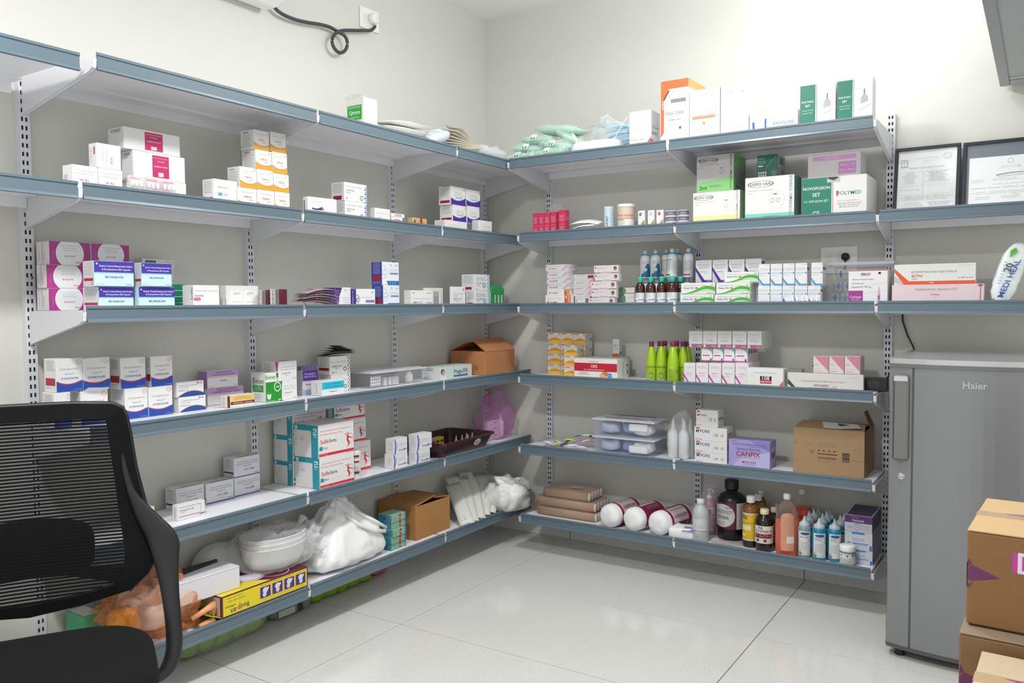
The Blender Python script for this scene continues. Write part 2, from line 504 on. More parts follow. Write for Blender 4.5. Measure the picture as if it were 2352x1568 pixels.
 'itra': ('f2f2f2', [('F', 't', .5, .54, .64, 'Itraconazole Capsules 100', '9c9ca4'), ('F', 'r', .5, .27, .95, .4, '5a3a90'), ('F', 'T', .72, .335, .38, 'INTROBACT-100', 'f0ecf8'), ('F', 'o', .04, .55, .12, .14, .2, '6a4aa8'), ('F', 'o', .1, .4, .1, .12, .2, '6a4aa8'), ('F', 'o', .04, .25, .1, .14, .2, '6a4aa8'), ('F', 'e', .86, .82, .07, .05, '9cd0dc'), ('S', 'r', 0, 0, 1, 1, '4b2a90'), ('S', 'T', .4, .5, .8, 'INTROBACT-100', 'e8e0f4', 90), ('F', 'r', 0, 0, .015, 1, '4b2a90')]),
 'bluepen': ('eef1f6', [('S', 'r', 0, 0, 1, 1, '2a3ea8'), ('S', 'g', .08, .45, .9, .95, 12, 'b8c4ec', .3), ('S', 'r', .12, .2, .9, .42, 'b5253a'), ('S', 'g', .1, .04, .9, .16, 3, 'b8c4ec'), ('F', 'o', .02, .72, .2, .14, .12, '8cc4e4'), ('F', 'o', .1, .55, .22, .12, .12, '8cc4e4'), ('F', 'o', .04, .38, .2, .12, .12, '8cc4e4'), ('F', 'r', .5, .82, .54, .92, '5a9cd4'), ('F', 'g', .42, .58, .92, .68, 2, '9aa4b4'), ('F', 'r', .46, .47, .94, .54, '3a4a98'), ('F', 'T', .7, .505, .44, 'ENROLEAK PEN TALEX', 'eef1f8'), ('F', 'p', [(.34, 0), (1, 0), (1, .19), (.28, .19)], '2a6cc0'), ('F', 'p', [(.44, .03), (.5, .03), (.46, .16), (.4, .16)], '4cb4d8'), ('F', 'p', [(.6, .03), (.66, .03), (.62, .16), (.56, .16)], '4cb4d8'), ('F', 'p', [(.76, .03), (.82, .03), (.78, .16), (.72, .16)], '4cb4d8'), ('F', 'e', .84, .86, .07, .04, 'a8ccd8')]),
 'lumi': ('f2f2f0', [('F', 't', .5, .5, .88, 'Doxylamine Succinate & Pyridoxine Hydrochloride Tablets', '8c8c94'), ('F', 'T', .3, .27, .46, 'LUMILAST-CZ', '34508c'), ('F', 'r', .72, .8, .96, .87, 'e8b890'), ('F', 'e', .12, .84, .06, .04, '88b4d8'), ('F', 'w', .68, 1, (.26, .3, .26), (.24, .24, .22), '5a9cc8')]),
 'sachetbox': ('ebe8dd', [('F', 'r', .48, .1, .78, .82, 'a9aab0'), ('F', 'r', .52, .2, .74, .55, '9498a0'), ('F', 't', .6, .88, .5, 'Powder Vitamin Granules', '9c9890'), ('F', 'r', .86, .06, .97, .9, 'd8d4c4')]),
 'smallwhite': ('f0f0f2', [('F', 't', .5, .64, .8, 'Fosfomycin Trometamol', '8c8c94'), ('F', 't', .28, .54, .3, 'Powder', '8c8c94'), ('F', 'T', .4, .38, .62, 'IRNFLOX  UTI', '3c4050'), ('F', 't', .4, .26, .46, 'Powder 3 g', '9c9ca4'), ('S', 'T', .5, .4, .5, 'IRNFLOX', '2a4a90', 90), ('F', 'p', [(.7, 0), (.94, 0), (.86, .1)], '383858'), ('F', 'e', .86, .86, .08, .05, '8ca0c8')]),
 'cefu': ('eef0f0', [('F', 't', .35, .8, .6, 'Cefuroxime Axetil', '8c9098'), ('F', 't', .38, .66, .64, 'Tablets IP 500 mg', '8c9098'), ('F', 'T', .3, .48, .46, 'ZIPOXIM 500', '2aa4bc'), ('F', 't', .2, .36, .22, 'Tablets', '777777'), ('F', 'e', .1, .1, .025, .04, 'b8283c'), ('F', 'o', .6, .34, .1, .14, .4, '5aa06c')] + [('F', 'p', [(.80 + .07 * ((i + j) % 2) + .06 * j, .02 + .115 * i), (.84 + .07 * ((i + j) % 2) + .06 * j, .08 + .115 * i), (.88 + .07 * ((i + j) % 2) + .05 * j, .02 + .115 * i), (.84 + .07 * ((i + j) % 2) + .06 * j, -.04 + .115 * i)], '3cacd0') for i in range(9) for j in range(2)] + [('S', 'g', .1, .42, .85, .92, 9, '88888c', .3), ('S', 'r', .12, .08, .74, .24, 'b5253a')]),
 'dydro': ('efefef', [('F', 't', .5, .68, .7, 'Dydrogesterone', '909298'), ('F', 't', .5, .54, .38, 'Tablets IP', '909298'), ('F', 'T', .5, .40, .64, 'DYDROHOPE', '2a52b8'), ('F', 'w', 0, 1, (.34, .1, .34), (.01, .01, .01), '1f4cb0'), ('F', 'w', .08, .92, (.31, .16, .33), (.28, .13, .30), 'd02c40'), ('F', 't', .8, .06, .3, '4 x 2 x 10 Tablets', 'dfe6f6'), ('F', 'o', .86, .88, .09, .075, .14, 'd86070'), ('F', 't', .88, .88, .1, 'Limsas', 'd04858'), ('S', 'g', .1, .62, .9, .94, 8, '8c8c90', .4), ('S', 'r', .12, .2, .9, .42, 'b5253a'), ('S', 'g', .15, .08, .6, .14, 1, 'b8b8b8')]),
 'dysp': ('efeff1', [('F', 't', .42, .74, .66, 'Acotiamide Hydrochloride', '888890'), ('F', 't', .26, .6, .34, 'Hydrate Tablets', '888890'), ('F', 'T', .24, .42, .36, 'DYSPWELL 100', '5a6aa0'), ('F', 'w', .04, 1, (.02, .62, .16), (.0, .0, .0), '2a4c9c'), ('F', 'w', .04, 1, (.04, .66, .20), (.02, .62, .16), 'e0c060'), ('F', 't', .84, .88, .2, 'Limsas', '88303c'), ('F', 'e', .76, .88, .02, .03, 'c02040')]),
 'enz': ('eeecef', [('F', 'r', 0, .66, 1, 1, 'c6a3d6'), ('F', 'r', 0, .60, 1, .615, 'c04060'), ('F', 'T', .52, .9, .56, 'Trypsin, Bromelain &', '8a3a7c'), ('F', 'T', .52, .76, .72, 'Rutoside Trihydrate Tablets', '8a3a7c'), ('F', 'T', .52, .42, .24, 'ENZASIA', 'c03a5c'), ('F', 't', .12, .1, .16, '10 x 10 Tablets', '888888'), ('F', 't', .9, .12, .12, 'Ontesal', '3a6aa8'), ('F', 'r', 0, 0, 1, .03, 'b898c8'), ('S', 'r', 0, 0, 1, 1, 'b78ec9'), ('S', 't', .4, .5, .4, 'ENZASIA', 'a0407c', 90)]),
 'brown': ('f0ece4', [('F', 'r', .12, .48, 1, .98, 'ecca74'), ('F', 'r', .12, .2, 1, .46, '6c2424'), ('F', 'r', 0, 0, .1, 1, '6c2424'), ('F', 't', .56, .82, .5, 'CHLORPHENIRAMINE MALEATE', '9c6a34'), ('F', 't', .56, .68, .66, 'PARACETAMOL & PHENYLEPHRINE', '9c6a34'), ('F', 'T', .56, .33, .7, 'DORMIC-NSA  soothbite 60s', 'f0dcc8'), ('S', 't', .5, .5, .7, 'DORMIC-MD', '55504c', 90)]),
 'evion': ('f1f3ef', [('F', 'r', 0, 0, 1, .68, '1f9a2c'), ('F', 'T', .3, .85, .6, 'Evion', '2a8c3c'), ('F', 'r', .66, .82, .8, .98, '1f9a2c'), ('F', 'r', .715, .5, .745, .82, '1f7a28'), ('F', 'o', .73, .5, .22, .17, .22, 'e8f4e4'), ('F', 'T', .73, .5, .2, '400', 'f0f8ee'), ('F', 'o', .2, .24, .16, .1, .3, '3cb048'), ('F', 'p', [(.06, .26), (.34, .26), (.3, .12), (.2, .07), (.1, .12)], 'e8ece4'), ('F', 'T', .34, .03, .5, 'REPAIR & PROTECT', 'e4f0e0'), ('F', 'e', .85, .05, .1, .025, 'cfe4cc'),
    ('S', 'T', .5, .72, .74, 'Evion', '2a7c3c'), ('S', 'r', .12, .34, .84, .58, '2f9a48'), ('S', 'g', .16, .37, .8, .56, 4, 'cfe8d0', .3), ('S', 'g', .12, .06, .7, .26, 4, 'a8aca8', .3)]),
 'pyrex': ('efeeef', [('F', 't', .55, .7, .8, 'Aceclofenac, Paracetamol &', '8e8e94'), ('F', 't', .5, .57, .72, 'Serratiopeptidase Tablets', '8e8e94'), ('F', 'T', .45, .36, .44, 'Pyrexia-SPA', 'a8306c'), ('F', 't', .45, .26, .14, 'Tablets', '999999'), ('F', 't', .85, .1, .2, 'Ontesal', '3a6aa8'), ('F', 'p', [(0, 1), (.0, .2), (.0, .5), (.06, 1)], 'e04c8c'), ('S', 'p', [(.86, 1), (.99, 0), (1, 0), (1, 1)], 'd83878'), ('S', 'g', .1, .3, .6, .9, 6, 'a4a4a8', .3), ('S', 'r', .08, .06, .8, .16, 'b5253a'), ('T', 'r', .3, .2, .9, .5, 'e0789c')]),
 'para': ('e4e5ea', [('F', 'r', 0, .56, 1, 1, '6340a8'), ('F', 'T', .5, .84, .7, 'Paracetamol', 'efe8fa'), ('F', 'T', .5, .72, .84, 'Tablets IP 650 mg', 'efe8fa'), ('F', 'T', .4, .40, .44, 'Pyrexia', 'b0304c'), ('F', 'w', 0, 1, (.26, .1, .22), (0, 0, 0), 'b4c4dc'), ('S', 'g', .1, .15, .9, .88, 10, 'a4a4a8', .3)]),
 'rifa': ('efefef', [('F', 't', .38, .68, .72, 'Rifaximin Tablets IP 400mg', '88888e'), ('F', 'T', .26, .45, .34, 'RIFAFACT', '3a3a42'), ('F', 'T', .5, .45, .1, '400', 'c03040'), ('F', 't', .3, .34, .16, 'Tablets', '888888'), ('F', 'e', .12, .12, .03, .05, 'c02040'), ('F', 't', .24, .12, .14, 'Limsas', '555555'), ('F', 'o', .72, .28, .08, .12, .4, '5a8a6c')] + [('F', 'p', [(.84 + .06 * ((i + j) % 2) + .06 * j, .03 + .11 * i), (.87 + .06 * ((i + j) % 2) + .06 * j, .08 + .11 * i), (.9 + .06 * ((i + j) % 2) + .05 * j, .03 + .11 * i), (.87 + .06 * ((i + j) % 2) + .06 * j, -.02 + .11 * i)], ['c02a3c', '3a4a38', '2a2a2c'][(i * 2 + j) % 3]) for i in range(9) for j in range(2)] + [('S', 'g', .1, .42, .85, .94, 9, '77777c', .3), ('S', 'r', .1, .22, .9, .38, 'a01c30')]),
 'preg': ('eff0f2', [('F', 'r', 0, .42, 1, .92, '28c4dc'), ('F', 'T', .5, .76, .76, 'Nortriptyline, Methylcobalamin &', '2a5c70'), ('F', 'T', .52, .58, .86, 'Sustained Release Pregabalin Tablets', '2a5c70'), ('F', 'T', .5, .24, .36, 'Pregeza-NT', 'a85070'), ('S', 't', .5, .5, .7, 'Pregeza-NT', '8c8ca0', 90)]),
 'pregafir': ('d4e4de', [('F', 'e', .08, .62, .055, .2, '2a1c1c'), ('F', 'e', .09, .58, .035, .15, 'd8a488'), ('F', 'p', [(.0, 0), (.2, 0), (.17, .3), (.12, .42), (.06, .42), (.02, .3)], 'e8f0f2'), ('F', 'p', [(.08, .42), (.11, .42), (.12, .2)], '3a6a8c'), ('F', 'T', .64, .5, .44, 'Prega-FIR', '2f5a50'), ('F', 'r', .42, .14, .86, .3, '3a4fa0'), ('F', 'g', .45, .18, .83, .27, 1, 'dfe4f4'), ('S', 'r', 0, 0, 1, 1, 'e9ebe9'), ('S', 'T', .45, .86, .34, 'Prega-FIR', '3a5a58'), ('S', 'r', .28, .70, .62, .75, '3a4fa0'), ('S', 't', .3, .45, .24, 'For Her', 'b8bcb8'), ('S', 'T', .2, .12, .18, 'COPY', '77777c')]),
 'plainblue': ('f0f0f0', [('F', 'g', .3, .6, .9, .7, 1, 'b0b0b4'), ('F', 'r', 0, 0, 1, .04, '2a3c9c')]),
 'giorio': ('ebebf0', [('F', 'r', 0, 0, 1, .045, '2c3a98'), ('F', 't', .52, .76, .8, 'Pantoprazole Gastro-resistant &', '808088'), ('F', 't', .52, .65, .84, 'Domperidone Prolonged-release', '808088'), ('F', 't', .52, .53, .34, 'Capsules I.P.', '808088'), ('F', 'T', .48, .34, .2, 'GIORIO', '3a8298'), ('F', 'T', .68, .34, .18, '-DSR', '30343c'), ('F', 't', .87, .12, .16, 'Ontesal', '34508c'), ('S', 'T', .45, .88, .5, 'GIORIO-DSR', '404048'), ('S', 'g', .08, .4, .85, .8, 8, '9c9ca4', .4), ('S', 'r', .05, .2, .95, .28, '8c1c3c'), ('S', 'o', .8, .1, .08, .06, .3, 'b03a4a'), ('T', 'r', .2, .1, .98, .2, '2c2c80'), ('T', 'g', .3, .4, .9, .8, 3, '9a9aa0')]),
 'grani': ('f0f0f1', [('F', 't', .46, .82, .78, 'Granisetron Dispersible Tablets', '88888e'), ('F', 'T', .34, .62, .5, 'GRANIFORCE - MD', 'b02a4c'), ('F', 't', .2, .5, .24, 'Tablets USP', '999999'), ('F', 'r', .05, .2, .86, .225, 'b02a4c'), ('F', 'r', .05, .26, .86, .27, 'b02a4c'), ('F', 'g', .82, .3, .86, .8, 8, 'c87088'), ('F', 'w', .78, 1, (.14, .2, .22), (.1, .12, .16), '4a3a9c'), ('S', 't', .5, .5, .7, 'GRANIFORCE', '8c5060', 90)]),
 'solfe': ('f1efee', [('F', 't', .48, .80, .84, 'Sodium Feredetate, Folic Acid, Vitamin B12 and', 'd0606c'), ('F', 't', .36, .69, .62, 'Zinc Sulphate Monohydrate Tablets', 'd0606c'), ('F', 'T', .17, .48, .22, 'Solfe', 'c8283c'), ('F', 'T', .4, .48, .2, 'Extra', '4a4438'), ('F', 'r', .03, .22, .12, .34, '2a9cac'), ('F', 't', .2, .28, .12, 'Elixir', '333a44'), ('F', 'r', .02, .04, 1, .12, 'e02c40'), ('F', 't', .16, .08, .2, '10 x 2 x 15 tablets', 'f6d8dc'), ('F', 't', .9, .015, .2, 'For the use only', '555555'),
    ('F', 'p', [(.80, .52), (.84, .56), (.86, .50), (.84, .42), (.88, .34), (.86, .24), (.80, .17), (.83, .24), (.83, .32), (.79, .4), (.8, .47)], 'd8283c'), ('F', 'e', .825, .60, .018, .035, 'd8283c'), ('F', 'p', [(.83, .52), (.96, .45), (.96, .43), (.83, .48)], 'd8283c'), ('F', 'p', [(.8, .52), (.74, .62), (.75, .63), (.81, .54)], 'd8283c'), ('F', 'o', .9, .45, .07, .16, .08, 'e08890'), ('F', 'r', 0, 0, .008, 1, '2aa3b4'),
    ('S', 'r', .72, 0, 1, 1, '2aa3b4'), ('S', 'r', 0, .82, 1, 1, '2aa3b4'), ('S', 'r', .80, .70, .94, .9, 'e4f4f6'), ('S', 'r', .83, .74, .94, .79, '2aa3b4'), ('S', 'r', .80, .81, .90, .85, '2aa3b4'), ('S', 't', .87, .65, .14, 'Abbott', 'e4f4f6'), ('S', 'g', .24, .5, .42, .62, 4, 'b8b8b8'), ('S', 'g', .04, .3, .14, .76, 6, '999999', .3), ('S', 'r', .05, .84, .16, .96, 'cfecf0')]),
 'sust': ('efeff1', [('F', 't', .6, .64, .44, 'Progesterone', 'a4a4ac'), ('F', 't', .6, .52, .64, 'Sustained Release Tablets', 'a4a4ac'), ('F', 'T', .52, .24, .36, 'Susten', 'b02a6c'), ('F', 'e', .76, .24, .05, .07, '2a6cb0'), ('F', 'T', .9, .24, .14, '300', '4a4a88'), ('F', 'p', [(.0, 1), (.05, .55), (.0, 0), (.1, 0), (.13, .5), (.08, 1)], '5a6cc4'), ('F', 'p', [(.1, .9), (.16, .5), (.08, .1), (.2, .4), (.2, .7)], 'a8b4e4'), ('S', 'g', .3, .2, .8, .75, 6, 'b4b4bc', .4)]),
 'greenwhite': ('58b981', [('T', 'r', .1, .1, .9, .95, 'dfe4e0'), ('F', 'g', .3, .2, .9, .85, 7, '8a8f8a'), ('F', 'r', 0, 0, .1, 1, '58b981')]),
 'teal': ('8fc0a4', [('S', 'r', 0, 0, 1, 1, '4693a8'), ('F', 'r', .52, .1, .66, .95, 'b8303c'), ('F', 'r', .56, .35, .62, .6, 'e8b8b0'), ('S', 'e', .5, .5, .06, .16, '2a4c8c'), ('S', 'g', .6, .4, .9, .6, 1, '2f6478'), ('F', 'g', .06, .2, .42, .7, 2, '5c9078'), ('F', 'r', .9, 0, 1, 1, '4693a8')]),
 'leuko': ('f5f4f3', [('F', 'g', .05, .42, .75, .92, 10, 'c0c0c0', .2), ('F', 'T', .45, .24, .8, 'BSN MEDICAL GMBH & CO.', '6a6a70'), ('F', 'e', .12, .0, .14, .06, 'e8542c'), ('F', 'w', .6, 1, (.02, .1, .3), (0, 0, 0), 'e8542c'), ('F', 'w', .68, 1, (.0, .08, .14), (0, 0, 0), '4a3a9c'), ('S', 'T', .45, .56, .76, 'LEUKOCARE', 'b4b4b8'), ('S', 'T', .4, .4, .6, 'INTACT', '4a3a9c'), ('S', 'w', 0, .6, (.25, .2, .0), (0, 0, 0), 'e8542c'), ('S', 'w', .0, .4, (.14, .1, .0), (0, 0, 0), '4a3a9c')]),
 'encore': ('f4f3f2', [('F', 'r', 0, .86, 1, 1, 'f2713c'), ('F', 'p', [(0, .12), (.12, .2), (.12, .72), (.28, .84), (.28, .88), (0, .88)], 'f2713c'), ('F', 'p', [(.11, .68), (.32, .83), (.30, .85), (.1, .72)], '6a2c1c'), ('F', 'T', .08, .62, .14, 'MICRO', 'f6e0d4', 90), ('F', 'T', .32, .74, .05, '7', '333333'), ('F', 'g', .42, .71, .95, .78, 3, 'a4a4a4'), ('F', 'r', .36, .64, .9, .70, '8a8a8a'), ('F', 't', .52, .48, .62, 'ENCORE', '66666c'), ('F', 't', .42, .43, .4, 'Latex Micro', '8c8c90'), ('F', 'T', .5, .38, .46, 'DERMASHIELD', '77777c'), ('F', 'g', .25, .27, .6, .34, 3, 'a8a8a8'), ('F', 'e', .70, .25, .04, .022, 'a82034'),
    ('S', 'p', [(0, .86), (1, .86), (1, 1), (0, 1)], 'fdba6a'), ('S', 'p', [(0, .84), (.3, .86), (.6, .84), (.6, .9), (0, .9)], 'fdc27c')]),
 'gloveback': ('f4f4f4', [('F', 'T', .22, .88, .14, 'ENCORE', '6a7ab0')] + [('F', 'o', .2 + .2 * i, .78, .05, .03, .2, 'b8b8bc') for i in range(4)] + [('F', 'o', .4 + .17 * i, .88, .04, .025, .3, '9a9ac0') for i in range(3)] + [('F', 'g', .15, .56, .88, .72, 6, 'c4c4c8', .5), ('F', 'r', .1, .44, .84, .50, 'ee8a60'), ('F', 'g', .14, .455, .8, .485, 1, 'fbe4da'), ('F', 'p', [(.42, .33), (.54, .33), (.48, .39)], 'ee8a60'), ('F', 'g', .08, .18, .9, .3, 5, '9c9ca0', .3)]),
 'gloveplain': ('f4f6f7', [('F', 'e', .38, .84, .04, .03, '88c8cc'), ('F', 'g', .1, .8, .5, .83, 1, 'cfd8dc'), ('F', 'r', .76, .8, .86, .86, 'b4b4b8'), ('F', 'g', .1, .4, .5, .74, 8, 'e2e6e8', .6), ('F', 'g', .5, .1, .8, .3, 5, 'a8a8ac', .4), ('F', 'e', .16, .27, .04, .02, 'a8d4ec'), ('F', 'g', .1, .1, .3, .22, 3, 'dfe6ea')]),
 'easy': ('f2f5f7', [('F', 'p', [(.06, .62), (.11, .62), (.12, .2), (.18, .06), (.3, .06), (.32, .3), (.37, .1), (.3, .0), (.12, .0), (.07, .1)], '2a5cb8'), ('F', 'r', .32, .12, .36, .72, '2a5cb8'), ('F', 'T', .19, .42, .18, 'TAKEUCHI', '2a5cb8', 8), ('F', 'T', .71, .46, .42, 'EASYGLIDE', '3a5cb0'), ('F', 't', .74, .32, .3, 'Surgical Skin Staple Remover', '9ca4b4'), ('F', 'o', .52, .02, .05, .12, .1, '9ca4b4')]),
 'polyvac': ('eeeff0', [('F', 'r', 0, 0, .44, 1, '137a63'), ('F', 'r', .465, 0, .48, 1, '137a63'), ('F', 'T', .22, .62, .34, 'POLYVAC', 'e8f2ee'), ('F', 'T', .22, .53, .14, 'SET', 'e8f2ee'), ('F', 'T', .22, .43, .32, 'Closed Wound', 'b8dccc'), ('F', 'T', .22, .37, .28, 'Suction Unit', 'b8dccc'), ('F', 'T', .2, .03, .12, 'CE', 'e8f2ee'), ('F', 'o', .62, .66, .11, .12, .06, 'a8b0b4'), ('F', 'p', [(.66, .44), (.88, .48), (.86, .6), (.76, .66), (.68, .58)], 'b4b4b8'), ('F', 'r', .75, .64, .79, .76, '8c8c50'), ('F', 'w', .6, .95, (.3, .34, .42), (.29, .33, .41), 'a8b0b4'), ('F', 'T', .76, .12, .4, 'POLYMED', '88b4a8'), ('F', 'r', .53, .1, .56, .15, 'c87c88')]),
 'redbox': ('d63c62', [('F', 'g', .15, .5, .85, .75, 3, 'f0b4c4', .2), ('F', 'g', .15, .15, .85, .3, 2, 'f0b4c4', .2), ('F', 'r', .1, .78, .9, .8, 'e87c98'), ('F', 'r', .1, .4, .9, .42, 'e87c98'), ('F', 'r', .1, .06, .9, .08, 'e87c98'), ('S', 'g', .1, .55, .9, .7, 2, 'f0b4c4')]),
 'palebox': ('e8bcc8', [('F', 'r', .2, .4, .8, .6, 'b8305c'), ('F', 'r', .2, .7, .8, .9, 'b8305c')]),
 'circ_violet': ('eff0f0', [('F', 'e', .35, .8, .2, .09, '6a50b0'), ('F', 'T', .35, .8, .18, '15', 'efeaf8'), ('F', 'p', [(.4, .3), (.95, .15), (.95, .5)], 'a8a060'), ('F', 'p', [(.0, 0), (.5, 0), (.0, .2)], 'b070c0')]),
 'circ_grey': ('eff0f0', [('F', 'o', .45, .8, .2, .09, .2, '9c9ca0'), ('F', 'T', .45, .8, .18, '12', '8c8c90'), ('F', 'p', [(.5, .3), (.95, .15), (.95, .5)], 'a8a060'), ('F', 'p', [(.0, 0), (.5, 0), (.0, .12)], 'a0a0a4')]),
 'circ_red': ('eff0f0', [('F', 'e', .4, .8, .2, .09, 'c8283c'), ('F', 'T', .4, .8, .18, '11', 'f8e8ea'), ('F', 'p', [(.45, .3), (.95, .15), (.95, .5)], 'b09a60')]),
 'dispo10': ('f2f0ee', [('F', 'r', 0, 0, 1, .27, 'f2eda6'), ('F', 'o', .23, .84, .21, .085, .10, '55585c'), ('F', 'T', .23, .84, .34, 'DISPO VAN', '55585c'), ('F', 't', .26, .70, .46, 'STERILE SINGLE USE HYPODERMIC', 'a4a4a4'), ('F', 't', .1, .62, .12, 'SYRINGE', 'a4a4a4'), ('F', 'T', .94, .56, .86, 'HYPODERMIC SYRINGE', '8c8f8c', 90), ('F', 'o', .71, .6, .13, .22, .03, 'd4d4d2'), ('F', 'T', .71, .72, .08, 'HMD', '77777c'), ('F', 'o', .71, .55, .04, .06, .2, 'c0c0be'), ('F', 'T', .16, .06, .2, '10ml', '4a4c4a'), ('F', 'r', .4, .10, .8, .14, 'c9c78c'), ('S', 'r', 0, 0, 1, 1, '9cd094')]),
 'dispo2': ('c9c7c6', [('F', 'r', 0, 0, 1, .26, '8ed37f'), ('F', 'w', 0, 1, (.27, .32, .40), (.2, .2, .2), '8ed37f'), ('F', 'o', .32, .86, .27, .08, .10, '3c3f44'), ('F', 'T', .32, .86, .42, 'DISPO VAN', '3c3f44'), ('F', 't', .34, .74, .55, 'STERILE SINGLE USE HYPODERMIC', '8a8a8a'), ('F', 't', .12, .68, .14, 'SYRINGE', '8a8a8a'), ('F', 'T', .93, .52, .92, 'HYPODERMIC SYRINGE', '4c5650', 90), ('F', 'T', .68, .64, .08, 'HMD', '66666c'), ('F', 'o', .68, .54, .05, .06, .2, '88888c'), ('F', 'T', .18, .13, .2, '2ml', '2c4a34'), ('F', 'r', .35, .13, .62, .19, '88a888'), ('F', 'r', .62, .155, .72, .165, '77907c'), ('S', 'r', 0, 0, 1, 1, '73b866'), ('S', 'r', .1, .1, 1, .66, '8a9690'), ('S', 'o', .4, .84, .3, .07, .12, '4a6a50'), ('S', 'g', .2, .3, .9, .6, 8, '5c6660', .3), ('S', 'T', .3, .14, .24, 'HMD', '3c443f')]),
 'dispo5': ('f1f0ee', [('F', 'r', 0, 0, 1, .18, '7fdcc4'), ('F', 'o', .32, .84, .27, .075, .09, '4c4f54'), ('F', 'T', .32, .84, .42, 'DISPO VAN', '4c4f54'), ('F', 't', .32, .70, .54, 'STERILE SINGLE USE HYPODERMIC', '9c9c9c'), ('F', 't', .1, .63, .12, 'SYRINGE', '9c9c9c'), ('F', 'T', .93, .52, .94, 'HYPODERMIC SYRINGE', '7c9088', 90), ('F', 'o', .64, .48, .17, .2, .03, 'c8c8c6'), ('F', 'T', .62, .6, .1, 'HMD', '55555c'), ('F', 'o', .56, .46, .04, .05, .2, '8c8c8c'), ('F', 'o', .68, .46, .04, .05, .2, '8c8c8c'), ('F', 'T', .15, .05, .16, '5ml', '2c4a48'), ('F', 'r', .36, .07, .7, .12, '58b49c'), ('S', 'r', 0, 0, 1, 1, '5f9f92'), ('S', 'r', .15, .1, 1, .7, '8f9c98'), ('S', 'g', .25, .2, .9, .66, 8, '66706c', .3)]),
 'greensmall': ('1f6b5c', [('F', 'r', .04, .80, .4, .88, '2c8070'), ('F', 'T', .2, .84, .28, 'POLYJECT', 'd8ece4'), ('F', 'g', .05, .6, .4, .74, 2, '9cc4b8'), ('F', 'r', .05, .5, .28, .56, 'e0ece8'), ('F', 'w', .4, .95, (.4, .8, .9), (.38, .78, .88), '9cc4b8')] + [('F', 'r', .05 + .11 * i, .2 - .12 * j, .13 + .11 * i, .28 - .12 * j, 'dfeae6') for i in range(4) for j in range(2)] + [('F', 'g', .7, .08, .95, .3, 4, '9cc4b8'), ('S', 'r', 0, 0, 1, 1, 'b4b8b6'), ('S', 'r', .2, .6, .7, .9, '2a5c50'), ('S', 'p', [(.3, .4), (.6, .2), (.9, .5), (.6, .3)], '33383a')]),
 'novo': ('f0eeec', [('F', 'r', 0, 0, .47, 1, '128067'), ('F', 'r', .485, 0, .495, 1, '88888c'), ('F', 'T', .235, .74, .42, 'NOVOFUSION', 'eef6f2'), ('F', 'T', .235, .58, .12, 'SET', 'eef6f2'), ('F', 'T', .235, .42, .38, 'I.V. INFUSION SET', 'dcece6'), ('F', 'T', .235, .12, .11, 'CE', 'eef6f2'), ('F', 'T', .74, .58, .36, 'POLYMED', '3a9c88'), ('F', 'r', .545, .52, .575, .64, 'c84858'), ('F', 'g', .56, .36, .88, .4, 1, 'a8a8a8'), ('F', 'g', .56, .2, .92, .34, 3, '8c8c90', .3), ('F', 'r', .40, .86, .6, .99, 'c9c7c2'), ('F', 'p', [(.40, .96), (.5, .9), (.58, .96), (.56, .99), (.42, .99)], '2a3c38'), ('S', 'g', .2, .1, .8, .9, 14, 'cfcdca', .3)]),
 'pinkneedle': ('d9d4d8', [('F', 'r', .1, .74, .92, .92, 'd99ad6'), ('F', 'o', .46, .83, .14, .07, .12, 'e8c4e6'), ('F', 'T', .46, .83, .2, 'DISPO VAN', 'efd8ee'), ('F', 'r', .59, .14, .92, .64, 'd08ccc'), ('F', 'T', .755, .5, .28, '24G x 1 1/2', 'f0dcee'), ('F', 'T', .755, .3, .28, '0.55 x 38mm', 'f0dcee'), ('F', 'g', .1, .68, .5, .71, 1, 'b4a8b2'), ('F', 'g', .62, .17, .9, .21, 1, 'ecd0ea')]),
 'cado': ('f1efed', [('F', 't', .34, .68, .56, 'Cadexomer Iodine Ointment', '8c8c8c'), ('F', 'T', .32, .32, .34, 'CADOMEX', '33343a'), ('F', 'p', [(.07, .2), (.12, .2), (.14, .44), (.09, .44)], 'd8542c'), ('F', 'r', .76, 0, 1, 1, 'e08444'), ('F', 'r', .76, 0, .84, 1, 'c8602c'), ('F', 'r', .92, 0, .94, 1, 'f4d8b8'), ('F', 'r', .8, .7, .84, .9, 'f4e8dc')]),
 'metm': ('dedde0', [('F', 'e', .05, .72, .022, .1, '7c3054'), ('F', 't', .36, .74, .5, 'Metronidazole & Mupirocin Ointment', '707076'), ('F', 'T', .26, .34, .34, 'metrogyl-M', 'b82a5c'), ('F', 'w', .66, .95, (.05, .75, .95), (.0, .62, .9), '6a3a8c'), ('F', 'w', .72, .97, (.02, .5, .75), (0, .4, .68), 'b03a7c'), ('F', 'r', .97, .05, .985, .95, 'c03a54'), ('S', 'g', .1, .3, .9, .7, 2, 'a8a8ac')]),
 'metback': ('dedddc', [('F', 'g', .08, .55, .5, .8, 2, 'a4a4a4'), ('F', 'r', .7, .3, .9, .8, '77777a'), ('F', 'e', .1, .5, .03, .1, 'b84060')]),
 'metp': ('dedddf', [('F', 'e', .06, .72, .024, .1, 'a03050'), ('F', 't', .42, .74, .56, 'Metronidazole and Povidone Iodine', '808086'), ('F', 'T', .34, .36, .4, 'metrogyl-P 2%', 'b82a4c'), ('F', 'w', .62, 1, (.0, .8, 1.0), (0, .64, .92), 'd0303c'), ('F', 'w', .72, 1, (0, .5, .8), (0, .4, .7), 'e05c4c')]),
 'metred': ('dcdbdc', [('F', 'r', .7, .15, .95, .8, 'b8203c'), ('F', 'g', .15, .4, .6, .85, 3, '9c9ca0', .3), ('F', 'e', .07, .8, .022, .08, '9c4060')]),
